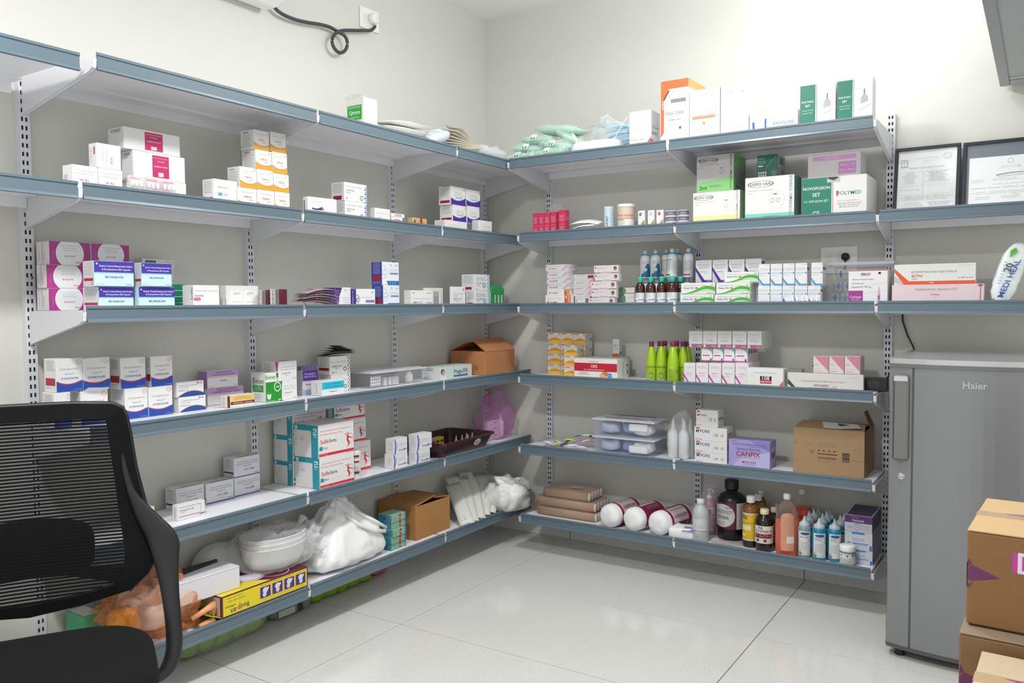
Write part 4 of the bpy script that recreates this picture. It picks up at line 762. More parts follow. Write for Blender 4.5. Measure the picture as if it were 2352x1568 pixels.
# ------------------------------------------------------------------ cartons, bottles and jars (positions in metres)
T = [
('qtrans',0.3022,-1.5032,2.3256,0.0994,0.1156,0.1779,90,'white carton with green label and torn lid on the top left shelf',None),
('afkit',0.2991,-2.9245,1.9066,0.0916,0.0617,0.0812,90,'white two-line tablet carton standing leftmost on second shelf of left wall',None),
('afkit',0.28,-2.8317,1.9066,0.0902,0.1,0.0814,90,'white tablet carton under the upright one, beside pink blister bags',None),
('afkit_up',0.3048,-2.8357,1.9886,0.0908,0.0504,0.0867,90,'white tablet carton stood on end atop two others, text running sideways',None),
('alamin',0.185,-2.5793,1.9066,0.227,0.13,0.0797,90,'long white carton with magenta square, lowest of three behind blister bags',None),
('alamin',0.2133,-2.5813,1.9869,0.2235,0.0735,0.1004,90,'long white carton with magenta square, middle of the three stacked',None),
('alamin',0.1988,-2.6086,2.0879,0.2378,0.1025,0.0812,90,'long white carton with magenta square, topmost of the three stacked',None),
('ab100',0.2852,-2.3311,1.9066,0.1183,0.0695,0.1044,90,'small white carton with blue square and red side bar, alone on shelf',None),
('argi_low',0.265,-2.2287,1.9066,0.0955,0.13,0.0827,90,'white and yellow sachet carton, bottom course, leftmost of the tall pile',None),
('argi_low',0.265,-2.1321,1.9066,0.093,0.13,0.0847,90,'white and yellow sachet carton, bottom course, middle of the tall pile',None),
('argi_low',0.265,-2.0415,1.9066,0.0835,0.13,0.0861,90,'white and yellow sachet carton, bottom course, rightmost of the tall pile',None),
('argi',0.2911,-2.2244,1.9899,0.0865,0.0777,0.0864,90,'yellow-swoosh sachet carton, second course, leftmost with side showing',None),
('argi',0.265,-2.1347,1.9919,0.088,0.13,0.0855,90,'yellow-swoosh sachet carton, second course, middle one',None),
('argi',0.265,-2.046,1.9933,0.0866,0.13,0.0773,90,'yellow-swoosh sachet carton, second course, right end',None),
('argi',0.2868,-2.1407,2.078,0.0876,0.0864,0.0807,90,'yellow-swoosh sachet carton, third course, left of the pair',None),
('argi',0.265,-2.0527,2.0712,0.084,0.13,0.0919,90,'yellow-swoosh sachet carton, third course, right of the pair',None),
('argi',0.2882,-2.1504,2.1593,0.0824,0.0835,0.0819,90,'yellow-swoosh sachet carton, top course, left one under the shelf',None),
('argi',0.27,-2.0589,2.1637,0.0861,0.12,0.0837,90,'yellow-swoosh sachet carton, top course, right one under the shelf',None),
('flatpack',0.3515,-1.8395,1.9066,0.1641,0.0344,0.0789,84,'flat white carton lying askew across the shelf joint on the left wall',None),
('linzo',0.2987,-1.5819,1.9066,0.1514,0.0627,0.0888,90,'white carton with blue chequer edge, lower of the pair on second shelf',None),
('linzo',0.2876,-1.5828,1.996,0.1569,0.0848,0.0882,90,'white carton with blue chequer edge, upper of the pair on second shelf',None),
('orangefoot',0.2965,-1.3816,1.9066,0.1163,0.0471,0.0767,90,'small white carton with orange foot beside the blue-chequered pair',None),
('flatred',0.27,-1.2489,1.9066,0.0906,0.06,0.0461,90,'flat white carton with red outline, lower of the small pair',None),
('flatred',0.27,-1.2418,1.9533,0.1086,0.06,0.0181,90,'flat white carton with red outline, upper of the small pair',None),
('ribbon',0.2827,-1.0612,1.9066,0.1205,0.0345,0.0557,90,'tiny gold carton tied with a red ribbon on the second shelf',None),
('trilow',0.2923,-0.8095,1.9066,0.1327,0.0754,0.062,90,'white tablet carton at the base of the corner pile, left end',None),
('trilow',0.28,-0.7047,1.9066,0.07,0.1,0.062,90,'white tablet carton at the base of the corner pile, middle',None),
('trilow',0.337,-0.5277,1.9066,0.1349,0.05,0.0809,90,'white tablet carton at the base of the corner pile, right end',None),
('tricium',0.2632,-0.714,1.9692,0.1266,0.0936,0.0923,90,'white carton with purple and teal wave, second course, left one',None),
('tricium',0.255,-0.5767,1.9692,0.1245,0.11,0.0988,90,'white carton with purple and teal wave, second course, right one',None),
('tricium',0.2667,-0.7243,2.0621,0.1407,0.0865,0.1056,90,'white carton with purple and teal wave, top course, left with lifted lid',None),
('tricium',0.255,-0.5769,2.0686,0.1398,0.11,0.0971,90,'white carton with purple and teal wave, top course, right one',None),
('bifol',0.095,-2.8881,1.4846,0.1476,0.0799,0.0806,90,'magenta and white oval carton, bottom of the pile by the upright',None),
('bifol',0.1016,-2.8916,1.5658,0.1511,0.0668,0.0836,90,'magenta and white oval carton, middle of the pile by the upright',None),
('bifol',0.0912,-2.8807,1.65,0.1481,0.0876,0.0854,90,'magenta and white oval carton, top of the pile by the upright',None),
('bifol',0.0845,-2.7265,1.4846,0.15,0.101,0.0826,90,'magenta and white oval carton hidden low behind the blue pairs',None),
('bifol',0.0845,-2.7244,1.5678,0.1508,0.101,0.0877,90,'magenta and white oval carton half hidden behind the blue pairs',None),
('bifol',0.0845,-2.7221,1.6561,0.1524,0.101,0.0792,90,'magenta and white oval carton peeping above the upper left blue carton',None),
('becarab',0.2597,-2.8101,1.4846,0.1336,0.1006,0.0837,90,'blue-banded pale capsule carton, lower left of the block of four',None),
('becarab',0.285,-2.822,1.5689,0.1515,0.07,0.0918,90,'blue-banded pale capsule carton, upper left of the block of four',None),
('becarab',0.296,-2.6472,1.4846,0.1512,0.0281,0.0858,90,'blue-banded pale capsule carton, lower right of the block of four',None),
('becarab',0.2986,-2.6527,1.571,0.1263,0.0428,0.0892,90,'blue-banded pale capsule carton, upper right of the block of four',None),
('greenstack',0.135,-2.4697,1.4846,0.0859,0.07,0.1021,90,'green carton with white seams behind the blue capsule cartons',None),
('whitegreen',0.067,-2.4918,1.4846,0.1455,0.05,0.2052,90,'pale carton with dark green patch behind the upper blue cartons',None),
('blong',0.2644,-2.4194,1.4846,0.1219,0.0712,0.0963,90,'white carton with pink tag right of the green carton',None),
('opentray',0.2599,-2.2252,1.4846,0.1686,0.0401,0.0974,90,'open white carton holding two smaller white cartons, third shelf',None),
('purplearc',0.2381,-1.629,1.4846,0.1062,0.0838,0.0981,90,'white carton with dark purple arcs leaning right of the silver blister bundle',None),
('itra',0.293,-1.5024,1.4846,0.1386,0.0341,0.0916,90,'white carton with purple spine and purple daisy print, third shelf',None),
('bluepen',0.2728,-1.3104,1.4846,0.1268,0.0745,0.1125,90,'white carton with deep blue side, lower of the pair on third shelf',None),
('bluepen',0.2744,-1.315,1.5977,0.1309,0.0711,0.1183,90,'white carton with deep blue side, upper of the pair on third shelf',None),
('lumi',0.295,-1.0759,1.4846,0.1782,0.05,0.0885,90,'low white carton with orange corner tag right of the blue pair',None),
('sachetbox',0.2545,-0.8972,1.4846,0.1709,0.0109,0.1043,90,'cream carton with silver sachet stuck on front, behind the low carton',None),
('smallwhite',0.3208,-0.7547,1.4846,0.127,0.0185,0.1126,90,'small white carton just right of the bracket on third shelf',None),
('cefu',0.2863,-0.4987,1.4846,0.1634,0.0675,0.0902,90,'white carton with turquoise chequer edge, lower of two in the corner',None),
('cefu',0.2705,-0.5026,1.5754,0.1531,0.0989,0.0978,90,'white carton with turquoise chequer edge, upper of two in the corner',None),
('dydro',0.162,-2.9595,1.0626,0.0596,0.076,0.1289,90,'white carton with blue foot, lower course, far left behind the chair',None),
('dydro',0.1676,-2.8407,1.0626,0.1045,0.0648,0.1261,90,'white carton with blue foot, lower course, open flap behind the chair',None),
('dydro',0.1453,-2.6696,1.0626,0.0961,0.0962,0.119,90,'white carton with blue foot, lower course, right of the chair back',None),
('dydro',0.1434,-2.5656,1.0626,0.1061,0.1,0.1158,90,'white carton with blue foot, lower course, right end',None),
('dydro',0.1598,-2.9301,1.1921,0.0961,0.0805,0.12,90,'white carton with blue foot, upper course, far left',None),
('dydro',0.15,-2.8297,1.1893,0.1038,0.1,0.1199,90,'white carton with blue foot, upper course, second from left',None),
('dydro',0.1553,-2.6801,1.1822,0.1047,0.0763,0.1184,90,'white carton with blue foot, upper course, third with red side bar',None),
('dydro',0.1758,-2.5571,1.179,0.0957,0.0352,0.1209,90,'white carton with blue foot, upper course, right end',None),
('dysp',0.1625,-2.4113,1.0626,0.1293,0.0354,0.0613,90,'white carton with navy wave, lower of the pair beside blue-footed cartons',None),
('dysp',0.1679,-2.4194,1.1245,0.1292,0.0247,0.0613,90,'white carton with navy wave, upper of the pair beside blue-footed cartons',None),
('enz',0.0996,-2.1896,1.0626,0.1907,0.0227,0.0747,90,'lilac-banded carton, lower of the pair behind the yellow and brown one',None),
('enz',0.0799,-2.2046,1.1379,0.1618,0.062,0.0758,90,'lilac-banded carton, upper of the pair on the fourth shelf',None),
('brown',0.209,-2.2062,1.0626,0.1436,0.0448,0.0501,90,'low white carton with yellow and brown bands in front of lilac pair',None),
('evion',0.1685,-2.0132,1.0626,0.0922,0.0983,0.1315,90,'white and bright green vitamin carton at the shelf joint',None),
('pyrex',0.1767,-1.9196,1.0626,0.0946,0.0765,0.0898,90,'white carton with pink corner stripe, lower, behind the green carton',None),
('pyrex',0.1617,-1.9296,1.153,0.1144,0.1065,0.0873,90,'white carton with pink corner stripe, upper, behind the green carton',None),
('para',0.1282,-1.7272,1.0626,0.0942,0.0375,0.1213,90,'white carton with purple top band carrying lilac blister strips',None),
('rifa',0.1237,-1.5407,1.0626,0.1372,0.0926,0.0864,90,'white carton with red and black chequer edge, lower of the pair',None),
('rifa',0.1269,-1.5435,1.1496,0.1431,0.0862,0.0914,90,'white carton with red and black chequer edge, upper, dark blisters on it',None),
('preg',0.215,-1.6771,1.0626,0.1482,0.075,0.0707,90,'low white carton with cyan band in front of the chequer-edged pair',None),
('pregafir',0.1826,-0.6778,1.0626,0.3103,0.1348,0.0749,90,'pale mint carton with picture of a woman in white coat',None),
('plainblue',0.16,-2.6315,0.6396,0.0443,0.08,0.0682,90,'white carton corner just visible right of the chair back, fifth shelf',None),
('giorio',0.0717,-2.3807,0.6396,0.1367,0.0755,0.0924,90,'white carton with navy edges, left end of the navy-edged group',None),
('giorio',0.0825,-2.238,0.6396,0.1428,0.0732,0.0884,90,'white carton with navy edges, second in the navy-edged group',None),
('giorio',0.0714,-2.0828,0.6396,0.1442,0.0749,0.0845,90,'white carton with navy edges, lower right in the navy-edged group',None),
('giorio',0.0714,-2.0825,0.7247,0.1433,0.0749,0.0884,90,'white carton with navy edges, top of the navy-edged group',None),
('grani',0.2395,-2.4824,0.6396,0.1292,0.0329,0.0618,90,'small white carton with crimson rules standing in front of navy-edged ones',None),
('solfe',0.2518,-1.7397,0.6396,0.2283,0.1622,0.1462,90,'large white and teal carton with red dancer, front pile, lower',None),
('solfe',0.2524,-1.7421,0.7864,0.2342,0.1611,0.154,90,'large white and teal carton with red dancer, front pile, upper',None),
('solfe',0.1,-1.7713,0.6396,0.1847,0.132,0.1146,90,'large white and teal carton, rear pile by the upright, bottom one',None),
('solfe',0.1,-1.7693,0.7548,0.1861,0.132,0.1236,90,'large white and teal carton, rear pile by the upright, middle one',None),
('solfe',0.1,-1.7531,0.8789,0.2187,0.132,0.118,90,'large white and teal carton, rear pile by the upright, tucked under shelf',None),
('solfe',0.12,-1.4844,0.6396,0.242,0.16,0.1552,90,'large white carton behind the front pile, low, red stripe showing',None),
('solfe',0.12,-1.5121,0.7954,0.2316,0.16,0.122,90,'large white carton behind the front pile, middle, curved edge showing',None),
('solfe',0.1774,-1.5132,0.918,0.2202,0.0452,0.115,90,'large white and teal carton high behind the front pile, dancer visible',None),
('sust',0.2793,-1.255,0.6396,0.1131,0.0626,0.0747,90,'white carton with blue swash, lower left of the block of four',None),
('sust',0.2798,-1.2512,0.7149,0.104,0.0617,0.0807,90,'white carton with blue swash, upper left of the block of four',None),
('sust',0.3123,-1.1031,0.6396,0.1159,0.0559,0.076,90,'white carton with blue swash, lower right beside the brown tray',None),
('sust',0.3101,-1.0914,0.7162,0.126,0.0603,0.0838,90,'white carton with blue swash, upper right beside the brown tray',None),
('greenwhite',0.097,-2.8452,0.2166,0.0757,0.126,0.1231,90,'pale green and white carton glimpsed between chair back and seat',None),
('teal',0.2671,-1.284,0.2166,0.1149,0.0959,0.036,90,'flat teal and green carton with red seal, bottom one of the five stacked',None),
('teal',0.2732,-1.2902,0.2532,0.1146,0.0957,0.036,90,'flat teal and green carton with red seal, fourth one of the five stacked',None),
('teal',0.2743,-1.291,0.2898,0.1033,0.1054,0.036,90,'flat teal and green carton with red seal, third one of the five stacked',None),
('teal',0.262,-1.276,0.3264,0.115,0.096,0.036,90,'flat teal and green carton with red seal, second one of the five stacked',None),
('teal',0.2671,-1.2811,0.363,0.1147,0.0958,0.036,90,'flat teal and green carton with red seal, top one of the five stacked',None),
('leuko',1.3062,-0.3706,2.3256,0.1263,0.1188,0.1983,0,'white carton with orange and violet swoosh foot beside the blue masks',None),
('encore',1.501,-0.3038,2.3256,0.1535,0.2524,0.3363,0,'tall white and orange glove carton on the top right shelf',None),
('gloveback',1.6596,-0.36,2.3256,0.1618,0.12,0.2653,0,'tall white carton with small icons and orange bar, next to glove carton',None),
('gloveplain',1.8132,-0.36,2.3256,0.1384,0.12,0.2718,0,'tall plain white carton with faint print, second right of orange carton',None),
('easy',2.0027,-0.35,2.3256,0.2357,0.1,0.1109,0,'low white carton with blue tube print between tall plain one and green pair',None),
('polyvac',2.2141,-0.37,2.3256,0.1629,0.08,0.2114,0,'green and white suction unit carton, left of the two',None),
('polyvac',2.3805,-0.37,2.3256,0.1568,0.08,0.2082,0,'green and white suction unit carton, right of the two at shelf end',None),
('redbox',0.5678,-0.285,1.9066,0.0382,0.03,0.1327,0,'slim red carton, first in the row from the corner side',None),
('redbox',0.6079,-0.285,1.9066,0.0387,0.03,0.1314,0,'slim red carton, second in the row from the corner side',None),
('redbox',0.6479,-0.285,1.9066,0.0383,0.03,0.1314,0,'slim red carton, third in the row from the corner side',None),
('redbox',0.6906,-0.285,1.9066,0.041,0.03,0.1337,0,'slim red carton, fourth in the row from the corner side',None),
('redbox',0.7502,-0.2765,1.9066,0.048,0.047,0.14,0,'slim red carton, last in the row from the corner side',None),
('palebox',0.6973,-0.247,1.9066,0.0114,0.03,0.1384,0,'narrow pinkish carton wedged between the slim red ones',None),
('circ_violet',1.2563,-0.2887,1.9066,0.0413,0.0227,0.1027,0,'small white carton with violet disc on its front, second shelf',None),
('circ_grey',1.3136,-0.2923,1.9066,0.0401,0.0154,0.1013,0,'small white carton with grey disc on its front, second shelf',None),
('circ_red',1.3658,-0.2843,1.9066,0.0422,0.0314,0.099,0,'small white carton with red disc on its front, second shelf',None),
('dispo10',1.6917,-0.288,1.9066,0.2517,0.084,0.1695,0,'white and pale yellow syringe carton marked 10ml',None),
('dispo2',1.681,-0.2185,2.0767,0.1985,0.2031,0.1914,0,'grey and green syringe carton marked 2ml, on top of another',None),
('dispo5',1.9667,-0.2583,1.9066,0.2457,0.1434,0.2244,0,'white and mint syringe carton marked 5ml',None),
('greensmall',1.9394,-0.1983,2.1316,0.1049,0.1433,0.1191,0,'small dark green carton on top of the mint syringe carton',None),
('novo',2.2745,-0.182,1.9066,0.3005,0.296,0.197,0,'wide green and white infusion set carton on the second shelf',None),
('pinkneedle',2.2641,-0.2086,2.1042,0.2454,0.1427,0.1175,0,'long white needle carton with pink bands atop the infusion carton',None),
('cado',0.733,-0.3011,1.4846,0.1733,0.0378,0.0631,0,'ointment carton with orange end, bottom of the corner pile',None),
('cado',0.73,-0.2938,1.5483,0.1539,0.0324,0.0334,0,'ointment carton with orange end, second from bottom of the corner pile',None),
('metm',0.7347,-0.26,1.5822,0.1597,0.1,0.035,0,'slim grey-white ointment carton with purple arcs, lowest of that print in pile',None),
('metm',0.734,-0.26,1.6178,0.1657,0.1,0.0363,0,'slim grey-white ointment carton with purple arcs, third of that print in pile',None),
('metm',0.7309,-0.2904,1.6546,0.1545,0.0391,0.0352,0,'slim grey-white ointment carton with purple arcs, second of that print in pile',None),
('metm',0.7249,-0.26,1.6905,0.1622,0.1,0.0364,0,'slim grey-white ointment carton with purple arcs, topmost of that print in pile',None),
('metback',0.8704,-0.222,1.4846,0.1006,0.1,0.0538,0,'slim white carton with barcode lowest in the middle ointment pile',None),
('metp',0.8718,-0.222,1.539,0.1343,0.1,0.0334,0,'slim white carton with red arcs, lowest of the middle ointment pile',None),
('metp',0.8711,-0.222,1.573,0.1357,0.1,0.0316,0,'slim white carton with red arcs, middle of the middle ointment pile',None),
('metp',0.8785,-0.222,1.6051,0.1428,0.1,0.0345,0,'slim white carton with red arcs, highest of the middle ointment pile',None),
('metred',0.8763,-0.222,1.6403,0.1487,0.1,0.0257,0,'slim white carton with red rectangle on top of middle ointment pile',None),
('ano',1.0222,-0.307,1.4846,0.1622,0.0359,0.0424,0,'slim white cream carton with brown disc, bottom of five',None),
('ano',1.035,-0.3106,1.5276,0.1574,0.0288,0.0462,0,'slim white cream carton with brown disc, fourth of five',None),
('ano',1.034,-0.3092,1.5744,0.1595,0.0317,0.0456,0,'slim white cream carton with brown disc, third of five',None),
('ano',1.0548,-0.3069,1.6206,0.1523,0.0362,0.0445,0,'slim white cream carton with brown disc, second of five',None),
('ano',1.0506,-0.3106,1.6658,0.1538,0.0288,0.0462,0,'slim white cream carton with brown disc, top of five',None),
('greenend',1.1499,-0.21,1.4846,0.0931,0.1,0.0649,0,'slim carton with green end and magenta curl, lower of the two',None),
('greenend',1.1516,-0.21,1.5501,0.0896,0.1,0.0351,0,'slim carton with green end and magenta curl, upper of the two',None),
('piplow',1.5937,-0.215,1.4846,0.0902,0.05,0.1219,0,'upright white carton mostly hidden below a violet-slashed one, leftmost',None),
('pipzar',1.5932,-0.215,1.6071,0.0901,0.05,0.1196,0,'upright white carton with violet slash, leftmost of the four',None),
('piplow',1.6849,-0.215,1.4846,0.0846,0.05,0.1202,0,'upright white carton mostly hidden below a violet-slashed one, second',None),
('pipzar',1.6842,-0.215,1.6054,0.0845,0.05,0.1207,0,'upright white carton with violet slash, second of the four',None),
('piplow',1.7739,-0.215,1.4846,0.0851,0.05,0.1184,0,'upright white carton mostly hidden below a violet-slashed one, third',None),
('pipzar',1.7732,-0.215,1.6036,0.085,0.05,0.1216,0,'upright white carton with violet slash, third of the four',None),
('piplow',1.8628,-0.215,1.4846,0.0844,0.05,0.1167,0,'upright white carton mostly hidden below a violet-slashed one, rightmost',None),
('pipzar',1.862,-0.2067,1.6019,0.0843,0.0667,0.1232,0,'upright white carton with violet slash, rightmost of the four',None),
('vita',1.5908,-0.315,1.4846,0.1843,0.04,0.0558,0,'low white carton with green ribbon, bottom layer, left one',None),
('vita',1.78,-0.2888,1.4846,0.1857,0.0924,0.0537,0,'low white carton with green ribbon, bottom layer, right one',None),
('vita',1.5961,-0.315,1.541,0.1876,0.04,0.0616,0,'low white carton with green ribbon, middle layer, left one',None),
('vita',1.785,-0.2898,1.5389,0.1783,0.0905,0.0596,0,'low white carton with green ribbon, middle layer, right one',None),
('vita',1.8173,-0.28,1.5991,0.1777,0.04,0.0569,0,'low white carton with green ribbon, top layer, single one',None),
('panto',1.938,-0.2875,1.4846,0.0596,0.045,0.0977,0,'small white injection carton with pale blue slash, lower row, leftmost',None),
('panto',1.9994,-0.2875,1.4846,0.0587,0.045,0.0967,0,'small white injection carton with pale blue slash, lower row, second',None),
('panto',2.0595,-0.2875,1.4846,0.057,0.045,0.0957,0,'small white injection carton with pale blue slash, lower row, third',None),
('panto',2.1212,-0.2875,1.4846,0.0619,0.045,0.0946,0,'small white injection carton with pale blue slash, lower row, fourth',None),
('panto',2.1847,-0.2875,1.4846,0.0609,0.045,0.0935,0,'small white injection carton with pale blue slash, lower row, rightmost',None),
('panto',1.9378,-0.2825,1.5829,0.0558,0.045,0.1094,0,'small white injection carton with pale blue slash, upper row, leftmost',None),
('panto',1.9984,-0.2825,1.5819,0.0579,0.045,0.11,0,'small white injection carton with pale blue slash, upper row, second',None),
('panto',2.0599,-0.2825,1.5809,0.0577,0.045,0.1106,0,'small white injection carton with pale blue slash, upper row, third',None),
('panto',2.1205,-0.2825,1.5798,0.0575,0.045,0.112,0,'small white injection carton with pale blue slash, upper row, fourth',None),
('panto',2.1966,-0.272,1.5787,0.0542,0.0661,0.1129,0,'small white injection carton with pale blue slash, upper row, rightmost',None),
('tinywhite',1.948,-0.3325,1.4846,0.0591,0.025,0.0463,0,'tiny white carton lying before the pale blue slashed cartons, first',None),
('tinywhite',2.0089,-0.3325,1.4846,0.0567,0.025,0.0457,0,'tiny white carton lying before the pale blue slashed cartons, second',None),
('cort',2.4372,-0.2798,1.4846,0.1727,0.1305,0.1642,0,'white carton with violet square and syringe drawing',None),
('ondee',2.7286,-0.292,1.4846,0.3757,0.0761,0.0899,0,'long plain white injection carton beneath the orange-striped one',None),
('betni',2.7145,-0.2415,1.5751,0.3348,0.147,0.0942,0,'long white injection carton with orange-red stripe',None),
('calirol',0.6121,-0.13,1.0626,0.0885,0.06,0.0619,0,'orange and yellow oral solution carton, corner column, bottom one',None),
('calirol',0.6124,-0.13,1.1251,0.0884,0.06,0.0642,0,'orange and yellow oral solution carton, corner column, second one',None),
('calirol',0.6127,-0.13,1.1899,0.0884,0.06,0.0614,0,'orange and yellow oral solution carton, corner column, third one',None),
('calirol',0.613,-0.13,1.252,0.0883,0.06,0.0661,0,'orange and yellow oral solution carton, corner column, top one',None),
('calirol',0.695,-0.12,1.0626,0.0839,0.06,0.0627,0,'orange and yellow oral solution carton, middle column, bottom one',None),
('calirol',0.6952,-0.12,1.1259,0.0838,0.06,0.0624,0,'orange and yellow oral solution carton, middle column, second one',None),
('calirol',0.6954,-0.12,1.1889,0.0838,0.06,0.0617,0,'orange and yellow oral solution carton, middle column, third one',None),
('calirol',0.6957,-0.12,1.2512,0.0837,0.06,0.065,0,'orange and yellow oral solution carton, middle column, top one',None),
('calirol',0.7782,-0.0973,1.0626,0.0809,0.0974,0.0619,0,'orange and yellow oral solution carton, outer column, bottom one',None),
('calirol',0.7784,-0.0973,1.1251,0.0809,0.0973,0.0633,0,'orange and yellow oral solution carton, outer column, second one',None),
('calirol',0.7786,-0.0974,1.189,0.0808,0.0973,0.0578,0,'orange and yellow oral solution carton, outer column, third one',None),
('calirol',0.7788,-0.0974,1.2474,0.0808,0.0972,0.0678,0,'orange and yellow oral solution carton, outer column, top one',None),
('calirol',0.7685,-0.1943,1.0626,0.0856,0.0815,0.0577,0,'orange and yellow oral solution carton, front column, bottom one',None),
('calirol',0.7687,-0.1943,1.1209,0.0855,0.0814,0.0637,0,'orange and yellow oral solution carton, front column, middle one',None),
('calirol',0.769,-0.1943,1.1851,0.0855,0.0814,0.0643,0,'orange and yellow oral solution carton, front column, top one',None),
('ors',0.9689,-0.2233,1.0626,0.2788,0.1534,0.1142,0,'white rehydration salts carton with crimson band and orange fruit',None),
('flatgrey',0.9699,-0.095,1.0626,0.2027,0.1,0.1166,0,'flat pale carton lying behind the rehydration salts carton',None),
('cadotall',1.0132,-0.1017,1.1798,0.0436,0.0366,0.1061,0,'small upright carton with orange foot standing on the flat pale one',None),
('cefz',1.55,-0.305,1.0626,0.065,0.05,0.1116,0,'white injection carton with magenta stripe and lime corner, leftmost of five',None),
('cefz',1.6194,-0.305,1.0626,0.0672,0.05,0.114,0,'white injection carton with magenta stripe and lime corner, second of five',None),
('cefz',1.6897,-0.305,1.0626,0.0685,0.05,0.1164,0,'white injection carton with magenta stripe and lime corner, middle of five',None),
('cefz',1.7616,-0.305,1.0626,0.0689,0.05,0.1189,0,'white injection carton with magenta stripe and lime corner, fourth of five',None),
('cefz',1.8327,-0.2301,1.0626,0.0684,0.1998,0.1213,0,'white injection carton with magenta stripe and lime corner, rightmost of five',None),
('tealcap',1.6319,-0.265,1.1845,0.0623,0.05,0.0677,0,'small white carton with teal curve and pink foot, leftmost of four',None),
('tealcap',1.6933,-0.265,1.1845,0.0573,0.05,0.0691,0,'small white carton with teal curve and pink foot, second of four',None),
('tealcap',1.7539,-0.265,1.1845,0.0588,0.05,0.0706,0,'small white carton with teal curve and pink foot, third of four',None),
('tealcap',1.8174,-0.1978,1.1845,0.0651,0.1843,0.0723,0,'small white carton with teal curve and pink foot, rightmost of four',None),
('suct',1.572,-0.275,1.2574,0.0757,0.05,0.0866,0,'shrink-wrapped white carton with mauve foot, leftmost of the top five',None),
('suct',1.6512,-0.275,1.2574,0.0776,0.05,0.0876,0,'shrink-wrapped white carton with mauve foot, second of the top five',None),
('suct',1.7304,-0.275,1.2574,0.076,0.05,0.0886,0,'shrink-wrapped white carton with mauve foot, middle of the top five',None),
('suct',1.8097,-0.275,1.2574,0.0761,0.05,0.0897,0,'shrink-wrapped white carton with mauve foot, fourth of the top five',None),
('suct',1.8882,-0.2398,1.2574,0.0746,0.1204,0.0907,0,'shrink-wrapped white carton with mauve foot, rightmost of the top five',None),
('i108',1.9572,-0.3091,1.0626,0.1823,0.0717,0.0998,0,'leaning white injection carton with black 108 label',None),
('intag',2.2391,-0.2963,1.0626,0.3581,0.0275,0.0809,0,'long white injection carton with dark green corner, three small ones on it',None),
('pinktri',2.2148,-0.255,1.1441,0.0732,0.05,0.0841,0,'small white carton with pink triangle, left of the three',None),
('pinktri',2.2884,-0.255,1.1441,0.0696,0.05,0.0862,0,'small white carton with pink triangle, middle of the three',None),
('pinktri',2.3618,-0.2246,1.1441,0.0717,0.1109,0.0884,0,'small white carton with pink triangle, right of the three',None),
('graybk',2.05,-0.095,1.0626,0.0716,0.05,0.083,0,'grey-white carton partly hidden behind the injection cartons',None),
('mpore',1.6584,-0.285,0.6396,0.1773,0.0301,0.0534,0,'white surgical tape carton, bottom of the four stacked',None),
('mpore',1.6574,-0.283,0.6936,0.1786,0.0341,0.0632,0,'white surgical tape carton, third down of the four stacked',None),
('mpore',1.6561,-0.2492,0.7574,0.1806,0.1015,0.0729,0,'white surgical tape carton, second down, lettered end showing',None),
('mpore',1.6367,-0.2524,0.8308,0.1218,0.0952,0.0916,0,'white surgical tape carton, shorter one topping the four stacked',None),
('canfix',1.8639,-0.2419,0.6396,0.2167,0.1125,0.1382,0,'lavender bandage carton with red lettering on the fifth shelf',None),
('rak_blue',2.4084,-0.1605,0.2166,0.116,0.253,0.0671,0,'white and pale blue glove carton, bottom of three behind the small jar',None),
('rak_blue',2.4008,-0.1605,0.2843,0.1271,0.253,0.0869,0,'white and pale blue glove carton, middle of the three stacked',None),
('rak_purple',2.3994,-0.1605,0.3717,0.1264,0.253,0.0802,0,'white and purple glove carton on top of the three stacked',None),
('tube_pale',1.0325,-0.25,1.9066,0.0575,0.0575,0.1425,0,'pale blue tape canister standing on the second right shelf',None),
('jar_beige',1.144,-0.26,1.9066,0.0956,0.0956,0.1489,0,'white jar with beige label and flat lid, second right shelf',None),
('panco',1.2271,-0.16,1.4846,0.0586,0.0586,0.1515,0,'white laxative bottle in the lower tier, leftmost behind the amber ones',None),
('panco',1.2918,-0.16,1.4846,0.0582,0.0582,0.1501,0,'white laxative bottle in the lower tier, second behind the amber ones',None),
('panco',1.4706,-0.16,1.4846,0.057,0.057,0.1549,0,'white laxative bottle in the lower tier, rightmost behind the amber ones',None),
('panco',1.3814,-0.1,1.4846,0.0582,0.0582,0.1539,0,'white laxative bottle in the lower tier, third behind the amber ones',None),
('panco_blue',1.2224,-0.17,1.6367,0.0604,0.0604,0.16,0,'white laxative bottle in the upper tier, leftmost',None),
('panco_blue',1.2856,-0.17,1.6367,0.0599,0.0599,0.16,0,'white laxative bottle in the upper tier, second',None),
('panco_text',1.3329,-0.13,1.6367,0.0556,0.0556,0.1626,0,'white laxative bottle in the upper tier, third',None),
('panco_text',1.3889,-0.1,1.6367,0.06,0.06,0.1644,0,'white laxative bottle in the upper tier, rear fourth',None),
('panco_text',1.3965,-0.2,1.6367,0.0588,0.0588,0.1614,0,'white laxative bottle in the upper tier, foremost',None),
('panco_side',1.4803,-0.17,1.6367,0.0586,0.0586,0.1613,0,'white laxative bottle in the upper tier, rightmost',None),
('amber',1.2452,-0.29,1.4846,0.0559,0.0559,0.1588,0,'amber syrup bottle with turquoise cap, leftmost',None),
('amber',1.3086,-0.29,1.4846,0.0567,0.0567,0.158,0,'amber syrup bottle with turquoise cap, second',None),
('amber',1.3701,-0.28,1.4846,0.0576,0.0576,0.1593,0,'amber syrup bottle with turquoise cap, third',None),
('amber',1.3886,-0.22,1.4846,0.0495,0.0495,0.1591,0,'amber syrup bottle with turquoise cap, fourth set back',None),
('amber',1.4537,-0.22,1.4846,0.0552,0.0552,0.1588,0,'amber syrup bottle with turquoise cap, rightmost set back',None),
